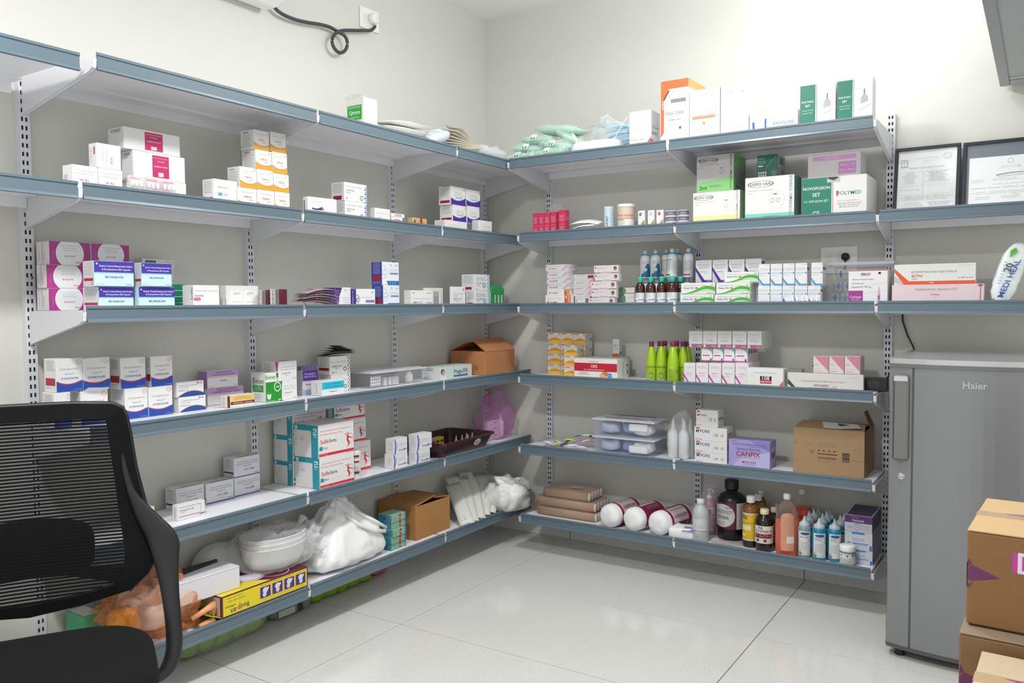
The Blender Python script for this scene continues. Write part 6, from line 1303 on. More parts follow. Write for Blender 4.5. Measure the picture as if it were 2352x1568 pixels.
# second left shelf: blister pouches
z2 = S[1]
for k in range(3):
    e = empty('blister_pouch', (.345, -2.745 + .066 * k, z2 + .0015), f'clear pouch with pink-edged blister strip, {["left", "middle", "right"][k]} of the three', 'pouch', R(90))
    mb = MB(); mb.box((-.03, -.004, .004), (.03, 0, .062), film('efd8de', .4, .1, .4), .002)
    mb.build('blister_strip', e)
    for i in range(3):
        mb = MB(); mb.blob((-.018 + .018 * i, -.008, .038), (.007, .004, .012), M('f2eef0', .15, kind='blister_dome'), e=(.8, .8), nu=10, nv=6); mb.build('blister_dome', e)
    mb = MB(); mb.box((-.014, -.0052, .01), (.014, -.0042, .018), paper('c2284c')); mb.box((-.025, -.0052, .055), (.02, -.0042, .059), paper('d8708c')); mb.build('print_bar', e)
    mb = MB(); mb.blob((0, -.004, .034), (.034, .016, .034), CLEAR, e=(.5, .5), cr=.006, freq=40, seed=k, nu=24, nv=10); mb.build('clear_pouch', e)

# third left shelf: blister cards, bundle, green pouch
z3 = S[2]
for k in range(7):
    e = empty('blister_card', (.30, -2.13 + .0185 * k, z3 + .0005), f'silver blister card standing in the little row, number {["one", "two", "three", "four", "five", "six", "seven"][k]} from the white tray', 'blister card', R(20))
    mb = MB(); mb.box((-.001, -.03, 0), (.001, .03, .085 - .004 * (k < 3)), M(['c9c9cc', '8c8c92', '7a2a44', 'd6d6d8'][k % 4], .3, .3, kind='foil'), .0005); mb.build('foil_backing', e)
    mb = MB()
    for i in range(2):
        for j in range(4):
            mb.blob((-.004, -.016 + .03 * i, .012 + .02 * j), (.004, .009, .006), M(['e8e6e0', 'b8323c', '4a4a50', 'd9d24a'][(k + i) % 4], .2, kind='tablet_dome'), nu=8, nv=5)
    o = mb.build('tablet_domes', e); o['kind'] = 'stuff'
for k in range(6):
    mb = sheetpack(.23 - .012 * (k % 2), .075, .010, M(['b9a2a8', '8c6a74', 'a9a4aa'][k % 3], .3, .25, kind='foil', bump=.3, scale=90), .012)
    mb.xf(Euler((0, R(4 - 1.5 * k), R(88 + 3 * (k % 3)))).to_matrix().to_4x4())
    o = single(mb, 'foil_strip', f'silvery maroon foil strip in the rubber-banded bundle, layer {["bottom", "second", "third", "fourth", "fifth", "top"][k]}', 'foil strip', (.34, -1.87 + .004 * k, z3 + .02 + .0105 * k))
mb = MB()
ring = [(.34 + .045 * math.cos(t * PI / 10), -1.90, z3 + .045 + .043 * math.sin(t * PI / 10)) for t in range(21)]
mb.tube(ring, .0012, M('b02a5c', .5, kind='rubber')); single(mb, 'rubber_band', 'thin crimson rubber band around the foil strip bundle', 'rubber band')
e = empty('green_pouch', (.20, -.185, z3 + .0005), 'green plastic pouch standing in the corner behind turquoise-edged cartons', 'pouch', R(80))
mb = MB(); mb.blob((0, 0, .068), (.065, .02, .068), M('2f9a54', .35, kind='green_plastic'), e=(.6, .5), cr=.006, freq=24, seed=3, nu=28, nv=12); mb.build('pouch_body', e)
mb = MB()
for i in range(3):
    mb.box((-.035 + .03 * i, -.0225, .02), (-.022 + .03 * i, -.0215, .07), paper('cfe0d2'))
mb.build('printed_marks', e)

# fourth left shelf: blisters on cartons, clear box, cardboard box
z4 = S[3]
for k in range(4):
    e = empty('blister_card', (.128, -1.727, z4 + .1222 + .0052 * k), f'lilac-domed blister strip lying on the purple-topped carton, {["lowest", "second", "third", "top"][k]}', 'blister card', R(88 + 5 * (k % 2)))
    mb = MB(); mb.box((-.055, -.02, 0), (.055, .02, .0012), M('c9c7cf', .3, .4, kind='foil')); mb.build('foil_backing', e)
    mb = MB()
    for i in range(6):
        for j in range(2):
            mb.blob((-.045 + .018 * i, -.009 + .018 * j, .0026), (.007, .006, .0024), M('8c7cc4', .25, kind='lilac_dome'), nu=8, nv=5)
    o = mb.build('tablet_domes', e); o['kind'] = 'stuff'
for k in range(5):
    mb = sheetpack(.20 - .01 * k, .075, .008, M(['4a4a4c', '9a979a', '5c2a38', '3a3c3c', '8a878a'][k], .3, .3, kind='foil', bump=.3, scale=80), .006 - .003 * k)
    mb.xf(Euler((0, R(-2 + 3 * k), R(80 + 8 * k))).to_matrix().to_4x4())
    single(mb, 'foil_strip', f'dark foil blister strip on the red-chequered carton, {["lowest", "second", "third", "fourth", "top"][k]}', 'foil strip', (.127, -1.53 + .01 * k, z4 + .1856 + .0085 * k))
e = empty('clear_storage_box', (.125, -1.155, z4 + .0005), 'low clear plastic box with white lid, medicines inside, fourth shelf', 'storage box', R(90))
def clear_box(e, wx, wy, h, lid=True, t=.003, cm=None):
    cm = cm or CLEAR2
    mb = MB(); a, b = wx / 2, wy / 2
    mb.prism([(-a * .95, -b * .95), (a * .95, -b * .95), (a * .95, b * .95), (-a * .95, b * .95)], 2, 0, .002, cm)
    for (p, q) in (((-1, -1), (1, -1)), ((1, -1), (1, 1)), ((1, 1), (-1, 1)), ((-1, 1), (-1, -1))):
        mb.face([(p[0] * a * .95, p[1] * b * .95, .002), (q[0] * a * .95, q[1] * b * .95, .002), (q[0] * a, q[1] * b, h * .9), (p[0] * a, p[1] * b, h * .9)], cm)
    mb.build('box_body', e)
    mb = MB()
    for lo, hi in (((-a - .006, -b - .006, h * .87), (a + .006, -b, h * .93)), ((-a - .006, b, h * .87), (a + .006, b + .006, h * .93)), ((-a - .006, -b, h * .87), (-a, b, h * .93)), ((a, -b, h * .87), (a + .006, b, h * .93))):
        mb.box(lo, hi, film('e6eaf2', .5, .12, .4), .001)
    mb.build('box_rim', e)
    if lid:
        mb = MB(); mb.box((-a - .004, -b - .004, h * .93), (a + .004, b + .004, h * .96), film('eceef2', .42, .15, .4), .002); mb.box((-a + .015, -b + .015, h * .96), (a - .015, b - .015, h), film('eceef2', .42, .15, .4), .002); mb.build('box_lid', e)
clear_box(e, .44, .20, .088)
def loose(name, label, lo, hi, col, loc, rz=0.0, prims=None):
    mb = MB(); mb.box(lo, hi, paper(col), .001)
    o = single(mb, name, label, 'box', loc, (0, 0, rz))
    if prims:
        a = MB(); pl, U, V = face_plane(hi[0] - lo[0], hi[1] - lo[1], hi[2] - lo[2], 'F'); art_on(a, prims, pl, U, V, random.Random(3)); a.build('printed_front', o)
    return o
loose('medicine_carton', 'small pink-striped carton inside the low clear box', (-.06, -.012, 0), (.06, .012, .042), 'dfe2e8', (.185, -1.19, z4 + .0035), R(90), [('r', .2, 0, .3, 1, 'c87088'), ('r', .5, 0, .56, 1, '8c98c0'), ('g', .62, .2, .95, .8, 3, '9aa4c0')])
mb = MB(); mb.lathe([(.026, 0), (.026, .045), (.018, .05), (.018, .06)], M('ece8e6', .4, kind='white_plastic'), 16); single(mb, 'medicine_bottle', 'squat white bottle inside the low clear box', 'bottle', (.17, -1.02, z4 + .0035))
e = empty('blister_card', (.20, -1.32, z4 + .006), 'ten-tablet blister card standing inside the low clear box', 'blister card', R(90))
mb = MB(); mb.box((-.04, 0, 0), (.04, .0012, .055), M('c4c6ca', .3, .5, kind='foil')); mb.build('foil_backing', e)
mb = MB()
for i in range(5):
    for j in range(3):
        mb.blob((-.032 + .016 * i, -.002, .012 + .016 * j), (.006, .0025, .006), M('e9eaec', .2, kind='tablet_dome'), nu=8, nv=5)
o = mb.build('tablet_domes', e); o['kind'] = 'stuff'


def cardboard(e, wx, wy, h, col, inside='241a14'):
    """open-topped corrugated box centred on e, front towards -y"""
    m = M(col, **CARD); dk = M('6a4a30', .85, kind='board_inside'); a, b, t = wx / 2, wy / 2, .004
    mb = MB(); mb.box((-a, -b, 0), (a, b, t), m, .001); mb.build('box_bottom', e)
    for nm, lo, hi in (('front_wall', (-a, -b, t), (a, -b + t, h)), ('back_wall', (-a, b - t, t), (a, b, h)), ('side_wall', (-a, -b + t, t), (-a + t, b - t, h)), ('side_wall', (a - t, -b + t, t), (a, b - t, h))):
        mb = MB(); mb.box(lo, hi, m, .001); mb.build(nm, e)


def flap(e, p, m, t=.004, name='lid_flap'):
    """four corners, thickened upwards"""
    P = [Vector(q) for q in p]; n = (P[1] - P[0]).cross(P[3] - P[0]).normalized()
    if n.z < 0: n = -n
    mb = MB(); vs = P + [q + n * t for q in P]
    mb.add(vs, [(0, 1, 2, 3), (4, 7, 6, 5), (0, 4, 5, 1), (1, 5, 6, 2), (2, 6, 7, 3), (3, 7, 4, 0)], m); return mb.build(name, e)


e = empty('cardboard_box', (.168, -.287, z4 + .0005), 'orange-brown cardboard box with raised flaps and marker writing, fourth shelf', 'cardboard box', R(90))
cardboard(e, .326, .265, .143, 'b87c4e')
m = M('b87c4e', **CARD)
flap(e, [(-.163, -.1325, .143), (.163, -.1325, .143), (.163, -.03, .215), (-.163, -.03, .215)], m)
flap(e, [(-.163, .1325, .143), (-.163, .02, .196), (.163, .02, .196), (.163, .1325, .143)], m)
flap(e, [(-.159, -.12, .143), (-.159, .12, .143), (-.09, .12, .105), (-.09, -.12, .105)], m)
mb = MB(); mb.box((-.02, -.1332, .02), (.05, -.1326, .143), M('d8a67c', .2, kind='packing_tape', alpha=.45)); mb.build('packing_tape', e)
mb = MB(); pl, U, V = face_plane(.326, .265, .143, 'L'); art_on(mb, [('t', .66, .32, .26, '11X5', '2a2320')], pl, U, V, random.Random(1)); mb.build('marker_writing', e)

# fifth left shelf: pouch bottle, tray, pink bag
z5 = S[4]
e = empty('foil_wrapped_stack', (.30, -1.595, z5 + .0005), 'upright white and maroon printed strip roll beside the front teal pile', 'strip roll', R(60))
mb = MB(); mb.lathe([(.034, 0), (.036, .004), (.036, .135), (.034, .140)], paper('e8e6e0'), 18, sy=.6); mb.build('rolled_strip', e)
mb = MB(); pl, U, V = cyl_plane(.0365, .005, .135, R(-90), R(120)); art_on(mb, [('r', .3, .82, .8, .9, '7a1c34'), ('r', .3, .62, .8, .68, '7a1c34'), ('r', .3, .2, .8, .28, '7a1c34'), ('t', .5, .46, .5, 'TABLETS', '77707a'), ('g', .1, .3, .8, .42, 3, '9a949a'), ('r', .0, 0, .08, 1, 'd9c83c')], pl, U, V, random.Random(1)); mb.v = [(a, b * .6 - .004, c) for a, b, c in mb.v]; mb.build('printed_label', e)
e = empty('plastic_tray', (.205, -.715, z5 + .0005), 'dark maroon-brown plastic tray with sloping sides and oval sticker', 'tray', R(92))
tm = M('3a1e1e', .32, kind='brown_plastic')
mb = MB(); a0, b0, a1, b1, H = .225, .135, .262, .168, .088
def ringpts(a, b, z, n=4, r=.03):
    o = []
    for cx, cy, s0 in ((a - r, -b + r, -90), (a - r, b - r, 0), (-a + r, b - r, 90), (-a + r, -b + r, 180)):
        for k in range(n + 1):
            t = R(s0 + 90 * k / n); o.append((cx + r * math.cos(t), cy + r * math.sin(t), z))
    return o
rings = [ringpts(a0, b0, 0), ringpts(a1 - .006, b1 - .006, H - .012), ringpts(a1 + .006, b1 + .006, H - .012), ringpts(a1 + .006, b1 + .006, H), ringpts(a1 - .004, b1 - .004, H), ringpts(a0 - .004, b0 - .004, .004)]
n = len(rings[0]); vs = [q for r_ in rings for q in r_]
fs = [(i * n + k, i * n + (k + 1) % n, (i + 1) * n + (k + 1) % n, (i + 1) * n + k) for i in range(5) for k in range(n)]
fs += [tuple(reversed(range(n))), tuple(range(5 * n, 6 * n))]
mb.add(vs, fs, tm); mb.build('tray_body', e)
mb = MB(); mb.add([(.085 + .036 * math.cos(t * PI / 10), -b0 - .0265 + .0 * t, .05 + .02 * math.sin(t * PI / 10)) for t in range(20)], [tuple(range(20))], paper('dcd8d8')); mb.v = [(x, -b0 - .004 - (z) * (b1 - b0 - .006) / (H - .012), z) for x, y, z in mb.v]; mb.build('oval_sticker', e)
mb = MB(); pl = lambda u, v, L: Vector((.085 + (u - .5) * .05, -b0 - .0052 - (.035 + v * .03) * (b1 - b0 - .006) / (H - .012), .035 + v * .03)); pl.div = 1 if False else None
class _P:
    div = 1
    def __call__(s, u, v, L): return Vector((.085 + (u - .5) * .05, -b0 - .0052 - (.035 + v * .03) * (b1 - b0 - .006) / (H - .012), .035 + v * .03))
art_on(mb, [('T', .5, .5, .8, 'Medicare', 'b03040')], _P(), .05, .03, random.Random(1)); mb.build('sticker_lettering', e)
cols = [('c9c4c6', 'b02a4c'), ('c4c0c0', '8a8a90'), ('b9a6a8', 'a03a44'), ('e0c832', '3a3a30'), ('e0c832', '3a3a30')]
for k, (c1, c2) in enumerate(cols):
    loose('tiny_carton', f'tiny {"yellow" if k > 2 else "pinkish grey"} carton standing in the brown tray, {["nearest the front cartons", "second", "third", "fourth", "last of the row"][k]}', (-.018, -.016, 0), (.018, .016, .075), c1, (.17, -.90 + .040 * k, z5 + .006), R(90), [('r', .1, .6, .9, .8, c2), ('g', .15, .15, .85, .5, 4, c2)])
for k in range(5):
    mb = MB(); mb.lathe([(.008, 0), (.009, .004), (.009, .04), (.004, .05), (.004, .062), (.002, .068)], film('dfe4e6', .25, .05, .5), 12)
    single(mb, 'glass_ampoule', f'clear glass ampoule standing in the brown tray, {["nearest the tiny cartons", "second", "third", "fourth", "farthest"][k]}', 'ampoule', (.20 + .018 * (k % 3), -.62 + .035 * k, z5 + .006), None, 'glass ampoules in the brown tray')
e = empty('pink_bag', (.20, -.235, z5 + .0005), 'sheer pink polythene bag with peaked top in the fifth shelf corner', 'bag', R(80))
mb = MB(); mb.blob((0, 0, .14), (.145, .085, .15), film('e08cd6', .20, .12, .40), e=(.75, .7), cr=.028, freq=14, seed=21, nu=44, nv=24,
                   lobes=lambda x, y, z: ((x + .02) * (1 - .60 * max(0, z) / .15) + .05 * max(0, z) / .15, y * (1 - .55 * max(0, z) / .15), z * (1.15 if z > 0 else 1)))
mb.v = [(a, b, max(c, 0)) for a, b, c in mb.v]; mb.build('bag_film', e)
mb = MB(); mb.blob((-.055, 0, .27), (.018, .012, .014), M('d052b4', .35, kind='pink_polythene'), cr=.004, nu=14, nv=8); mb.build('bag_knot', e)
loose('medicine_carton', 'white three-band carton showing inside the pink bag', (-.055, -.02, 0), (.055, .02, .12), 'e4cfe2', (.215, -.27, z5 + .003), R(84), [('r', .5, .86, .8, .9, '8c2a5c'), ('r', .5, .55, .8, .59, '8c2a5c'), ('r', .5, .2, .8, .24, '8c2a5c'), ('r', .05, .66, .95, .67, 'b8a0b8'), ('r', .05, .34, .95, .35, 'b8a0b8'), ('g', .1, .7, .45, .84, 2, '9c8a9c'), ('g', .1, .4, .45, .54, 2, '9c8a9c')])
mb = MB(); mb.lathe([(.022, 0), (.024, .01), (.024, .10), (.009, .125), (.009, .15)], M('dcc4dc', .25, kind='bottle_plastic'), 16); single(mb, 'medicine_bottle', 'pale bottle with orange label inside the pink bag', 'bottle', (.22, -.175, z5 + .003))

# bottom left shelf
z6 = S[5]
e = empty('bedpan_carton', (.283, -2.214, z6 + .0205), 'yellow bedpan carton printed upside down lying over the bottom shelf joint', 'box', R(90))
mb = MB(); mb.box((-.231, -.10, 0), (.231, .10, .088), paper('6c1a34'), .0015); mb.build('carton_body', e)
mb = MB(); pl, U, V = face_plane(.462, .20, .088, 'F')
pr = [('r', .015, .04, .985, .93, 'efdc22'), ('T', .25, .24, .085, 'Bed', '2a1a5c', 180), ('T', .125, .21, .06, 'an', '2a1a5c', 180), ('T', .09, .42, .11, 'erfection', '2a1a5c', 180), ('T', .182, .30, .034, 'P', 'd02a2c', 180), ('t', .16, .66, .19, 'MADE FROM "AAA" GRADE', '2a1a5c', 180), ('t', .14, .82, .17, 'HYGIENIC QUALITY MATERIAL', '2a1a5c', 180), ('g', .45, .10, .95, .16, 1, 'c0562c')]
for i in range(4):
    a = .42 + .142 * i
    pr += [('r', a, .24, a + .12, .78, '4a2a90'), ('e', a + .06, .60, .03, .14, 'e9e8ee'), ('e', a + .05 + .012 * (i % 2), .40, .022, .12, 'e0dfe6'), ('p', [(a + .04, .66), (a + .10, .72), (a + .10, .62), (a + .05, .5)], 'e9e8ee'), ('g', a, .84, a + .12, .88, 1, '55502c')]
art_on(mb, pr, pl, U, V, random.Random(3)); mb.build('printed_front', e)
mb = MB(); pl, U, V = face_plane(.462, .20, .088, 'T'); art_on(mb, [('p', [(0, 0), (.55, 0), (.42, .35), (.2, .5), (0, .6)], 'efdc22'), ('o', .72, .45, .16, .4, .06, 'e4dfe0'), ('T', .74, .45, .2, 'BEDPAN', 'e4dfe0')], pl, U, V, random.Random(3)); mb.build('printed_top', e)
mb = MB(); mb.box((-.2314, -.09, .006), (-.2311, .09, .082), paper('cfc9c4')); mb.build('open_end', e)
flap(e, [(-.231, -.10, .002), (-.231, .09, .002), (-.30, .09, .034), (-.30, -.10, .034)], paper('e6d428'), .002, 'end_flap')
flap(e, [(-.231, .06, .086), (-.231, -.02, .086), (-.262, -.02, .070), (-.262, .06, .070)], paper('8c2a4c'), .002, 'tuck_flap')
e = empty('long_white_carton', (.27, -2.47, z6 + .1100), 'plain white long carton perched tilted on the yellow one', 'box', R(90 - 3))
mb = MB(); mb.box((-.145, -.075, 0), (.145, .085, .092), paper('ebeaf0'), .0015); mb.build('carton_body', e)
mb = MB(); mb.add([(-.145, .085, .092), (-.145, -.01, .094), (.12, .04, .094), (.145, .085, .092)], [(0, 1, 2, 3)], M('222226', .5, kind='black_film')); mb.build('dark_sheet', e)
mb = MB(); mb.tube([(-.145, -.0755, .088), (.145, -.0755, .088)], .0006, M('c6c5cc', .5, kind='seam')); mb.build('lid_seam', e)
# bowls in film
e = empty('wrapped_bedpans', (.25, -2.06, z6 + .110), 'nested white plastic bedpans wrapped in shiny clear film', 'bedpan', R(90))
for k in range(3):
    mb = MB()
    mb.lathe([(.085, 0), (.125, .012), (.150, .05), (.158, .10), (.163, .104), (.160, .107), (.150, .104), (.142, .05), (.11, .016), (.0, .01)], M('e3e4e2', .4, kind='white_plastic', alpha=.93), 32, (0, 0, .003 + .022 * k), 1.0, .72, True, False)
    mb.build('bedpan', e)
mb = MB(); mb.blob((-.01, 0, .085), (.20, .135, .095), film('eef0f2', .12, .05, .4), e=(.7, .7), cr=.022, freq=16, seed=31, nu=44, nv=20); mb.v = [(a, b, max(c, 0)) for a, b, c in mb.v]; mb.build('film_wrap', e)
mb = MB(); mb.blob((.15, -.02, .075), (.075, .07, .065), film('f6f7f8', .34, .04, .5), e=(.8, .8), cr=.05, freq=30, seed=33, nu=40, nv=20); mb.v = [(a, b, max(c, 0)) for a, b, c in mb.v]; mb.build('bunched_film', e)
mb = MB(); mb.tube([(.13, 0, .12), (.15, 0, .15), (.165, .0, .17), (.18, 0, .185)], [.02, .012, .014, .02], film('f6f7f8', .4, .04, .5)); mb.build('twisted_end', e)
pillow('urinal_bottle', 'smooth white plastic urinal in clear film behind the plain white carton', 'urinal', (.10, -2.23, z6 + .118), (.09, .13, .115), film('dedfdd', .75, .3, .2), seed=2, cr=.004, e=(.85, .8))
mb = MB(); mb.lathe([(.068, 0), (.070, .002), (.070, .004), (.06, .005)], M('e6e1e8', .35, kind='white_plastic'), 28, sy=.62); o = single(mb, 'oval_lid', 'oval white lid with lilac rim on the yellow carton', 'lid', (.29, -2.27 + .03, z6 + .1098), (0, 0, R(60)))
mb = MB(); mb.lathe([(.0702, .0042), (.071, .0052), (.058, .0055), (.0575, .0045)], M('b89ccf', .4, kind='lilac_rim'), 28, sy=.62, cap=False); mb.build('lilac_rim', o)
# orange bag
e = empty('orange_bag', (.20, -2.66, z6 + .0005), 'crumpled translucent orange carrier bag on the bottom shelf', 'bag', R(90))
om = film('ee9a60', .26, .1, .5)
mb = MB(); mb.blob((0.01, 0, .085), (.185, .150, .095), om, e=(.8, .75), cr=.06, freq=19, seed=41, nu=52, nv=26, lobes=lambda x, y, z: (x, y, z * (1.1 + .6 * math.exp(-((x - .03) / .05) ** 2)) if z > 0 else z)); mb.v = [(a, b, max(c, 0)) for a, b, c in mb.v]; mb.build('bag_film', e)
mb = MB(); mb.tube([(.10, -.15, .05), (.15, -.17, .075), (.19, -.16, .08), (.20, -.15, .05), (.19, -.16, .02), (.12, -.17, .02)], [.010, .012, .016, .012, .014, .008], M('e2a070', .35, kind='orange_polythene')); mb.build('bag_handle', e)
for q, (x, y, z, c1) in enumerate([(.02, -.03, .07, 'e8d8d0'), (.09, .0, .06, 'dcae98'), (-.05, .02, .06, 'e6c4a8'), (.0, .05, .12, 'efe4dc')]):
    mb = MB(); mb.blob((x, y, z), (.07, .06, .045), M(c1, .5, kind='wrapped_goods'), e=(.5, .5), cr=.014, freq=25, seed=q, nu=24, nv=12); mb.v = [(a, b, max(c, .003)) for a, b, c in mb.v]; mb.build('wrapped_goods', e)
mb = MB(); mb.blob((-.13, -.05, .09), (.05, .05, .06), M('e0902c', .5, kind='orange_goods'), cr=.01, nu=18, nv=10); mb.build('wrapped_goods', e)
# white carrier bag
e = empty('carrier_bag', (.205, -1.615, z6 + .0005), 'big white knotted carrier bag on the bottom shelf', 'bag', R(90))
def cone(x, y, z):
    t = max(0, (z + .12) / .29)
    s = 1 - .78 * t ** 1.15
    return (x * s + .0 * t, y * s, z)
mb = MB(); mb.blob((0, 0, .155), (.285, .165, .165), WBAG, e=(.62, .6), cr=.020, freq=11, seed=52, nu=72, nv=36, lobes=cone)
for i, (x, y, z) in enumerate(mb.v):      # pleats gathered to the knot
    a = math.atan2(y, x); k = 1 + .055 * math.sin(a * 11 + z * 9) * min(1, z / .12) + .02 * math.sin(a * 23 + 1)
    mb.v[i] = (x * k, y * k, max(z, 0))
mb.build('bag_body', e)
mb = MB(); mb.tube([(-.02, 0, .27), (.0, 0, .29), (.01, 0, .30)], [.035, .02, .026], WBAG); mb.tube([(.01, 0, .29), (.04, -.01, .31), (.045, 0, .325)], [.016, .02, .006], WBAG); mb.tube([(-.02, 0, .29), (-.05, -.01, .30), (-.06, 0, .285)], [.014, .018, .006], WBAG)
mb.build('bag_knot', e)
mb = MB(); mb.tube([(-.02, -.07, .255), (.03, -.10, .20), (.12, -.12, .15), (.20, -.125, .125), (.22, -.12, .14), (.15, -.10, .19), (.06, -.07, .25)], [.018, .02, .02, .018, .018, .02, .014], WBAG, 10, .5); mb.build('bag_handle', e)
# cardboard box
e = empty('cardboard_box', (.172, -.981, z6 + .0005), 'tan cardboard box with half-open lid on the bottom shelf', 'cardboard box', R(90))
cardboard(e, .306, .27, .185, 'a97a45')
m = M('a97a45', **CARD)
flap(e, [(-.153, -.135, .185), (-.153, .135, .185), (.02, .135, .196), (.02, -.135, .215)], m)
flap(e, [(.153, .135, .185), (.153, -.135, .185), (.03, -.12, .198), (.03, .135, .188)], m)
mb = MB(); mb.box((-.02, -.1358, .03), (.012, -.1352, .185), M('c9a070', .15, kind='packing_tape', alpha=.4)); mb.build('packing_tape', e)
# catheter packs and bag
cp = M('dcdcd6', .4, kind='sterile_paper', alpha=.97)
def aim(p0, p1, roll_=0.0):
    p0, p1 = Vector(p0), Vector(p1)
    X = (p1 - p0).normalized(); N = Vector((.62, -.62, .6)); N = (N - X * N.dot(X)).normalized(); Y = N.cross(X)
    m = Matrix((X, Y, N)).transposed().to_4x4() @ Matrix.Rotation(R(roll_), 4, 'X'); m.translation = (p0 + p1) / 2
    return m
for k in range(7):
    p0 = [(.37, -.745, .228), (.36, -.69, .23), (.36, -.62, .235), (.35, -.56, .24), (.35, -.50, .245), (.31, -.66, .25), (.30, -.58, .26)][k]; p1 = [(.12, -.56, .40), (.12, -.47, .42), (.12, -.38, .42), (.14, -.28, .41), (.16, -.20, .40), (.07, -.50, .43), (.07, -.36, .44)][k]
    c0 = (Vector(p0) + Vector(p1)) / 2
    e = empty('catheter_pack', (c0.x, c0.y, 0.217), f'long white catheter pack in the slanting heap, {["outermost by the cardboard box", "second", "third", "fourth", "fifth", "sixth", "under the carrier bag"][k]}', 'packet', 0)
    mt = aim(p0, p1, (k % 3) * 6 - 6); mt.translation = mt.translation - Vector((c0.x, c0.y, 0.217))
    mb = sheetpack((Vector(p1) - Vector(p0)).length, .088, .010, cp, .010)
    mb.xf(mt); mb.v = [(a, b, max(c, .001)) for a, b, c in mb.v]; mb.build('paper_pouch', e)
    mb = MB(); mb.face([(-.10, -.02, .0075), (.0, -.02, .0075), (.0, .005, .0075), (-.10, .005, .0075)], paper(['c9cdd6', 'd2c4ae'][k % 2])); mb.tube([(-.15 + .025 * i, .012 * math.sin(i * .35 + k), .008) for i in range(12)], .0014, M('c2a06a', .5, kind='tubing')); mb.xf(mt)
    mb.build('printed_strip', e)
e = empty('carrier_bag', (.33, -.285, z6 + .0005), 'white carrier bag of tubing overhanging the rail in the bottom corner', 'bag', R(90))
mb = MB(); mb.blob((0, 0, .085), (.165, .14, .10), M('e6e9e6', .3, kind='white_polythene', alpha=.9, bump=.2), e=(.8, .8), cr=.032, freq=10, seed=62, nu=56, nv=28)
mb.v = [(a, b, max(c, .0)) for a, b, c in mb.v]; mb.build('bag_body', e)
mb = MB(); mb.tube([(-.06, -.06, .16), (-.1, -.02, .19), (-.09, .02, .21), (-.03, 0, .19), (.05, -.02, .17)], [.012, .02, .008, .018, .02], WBAG); mb.build('bag_handle', e)
for k in range(4):
    mb = MB(); mb.tube([(-.06 + .03 * k, -.125 + .0 * k, .07 + .02 * k), (-.02 + .03 * k, -.138, .10 + .02 * (k % 2)), (.03 + .02 * k, -.125, .12)], .006, M(['b9dcc8', 'e6e8ea', 'e8eaea', '3fa47c'][k], .3, kind='tubing')); mb.build('tubing_piece', e)

# on the floor below the left rack
e = empty('stuffed_net_bag', (.085, -2.25, 0.001), 'lime green stuffed plastic roll on the floor under the left rack, nearest chair', 'bag', R(90))
gf = M('7fa01e', .45, kind='green_plastic', bump=.4, scale=25)
for k in range(5):
    mb = MB(); mb.blob((-.17 + .085 * k, 0, .06), (.055, .07, .06), gf, e=(.8, .8), cr=.014, freq=20, seed=70 + k, nu=20, nv=12); mb.v = [(a, b, max(c, 0)) for a, b, c in mb.v]; mb.build('green_bundle', e)
mb = MB(); mb.blob((0, 0, .064), (.26, .082, .064), film('dfe8d8', .12, .08, .4), e=(.6, .6), cr=.012, freq=20, seed=77, nu=36, nv=12); mb.v = [(a, b, max(c, 0)) for a, b, c in mb.v]; mb.build('clear_wrap', e)
e = empty('stuffed_net_bag', (.075, -1.84, 0.001), 'dark-lettered clear pack on the floor under the left rack', 'bag', R(90))
mb = MB(); mb.blob((0, 0, .045), (.13, .06, .045), film('8c9488', .7, .2, .2), e=(.6, .6), cr=.008, freq=20, seed=80); mb.v = [(a, b, max(c, 0)) for a, b, c in mb.v]; mb.build('clear_wrap', e)
mb = MB(); mb.box((-.10, -.0625, .02), (.0, -.0605, .05), paper('c9ccc6')); mb.box((.02, -.0625, .015), (.05, -.0605, .07), paper('2c3428')); mb.box((-.01, -.0625, .055), (-.10, -.0605, .07), paper('2c3428')); mb.build('printed_marks', e)
e = empty('stuffed_net_bag', (.065, -1.48, 0.001), 'lime green stuffed plastic roll on the floor under the left rack, farther one', 'bag', R(90))
for k in range(5):
    mb = MB(); mb.blob((-.17 + .085 * k, 0, .045), (.055, .05, .045), gf, e=(.8, .8), cr=.012, freq=20, seed=85 + k, nu=20, nv=12); mb.v = [(a, b, max(c, 0)) for a, b, c in mb.v]; mb.build('green_bundle', e)
pillow('pink_pack', 'dull pink soft pack on the floor deep under the left rack', 'pack', (.05, -1.17, .031), (.04, .06, .03), M('b8606c', .5, kind='pink_plastic'), cr=.005)
mb = MB(); mb.lathe([(.04, 0), (.043, .01), (.043, .07), (.02, .09), (.02, .11)], film('dfe3e4', .22, .06, .5), 20); mb.xf(Matrix.Rotation(R(90), 4, 'X') @ Matrix.Rotation(R(20), 4, 'Y')); single(mb, 'clear_bottle', 'empty clear bottle lying on the floor below the chair-side shelf', 'bottle', (.12, -2.52, .046))

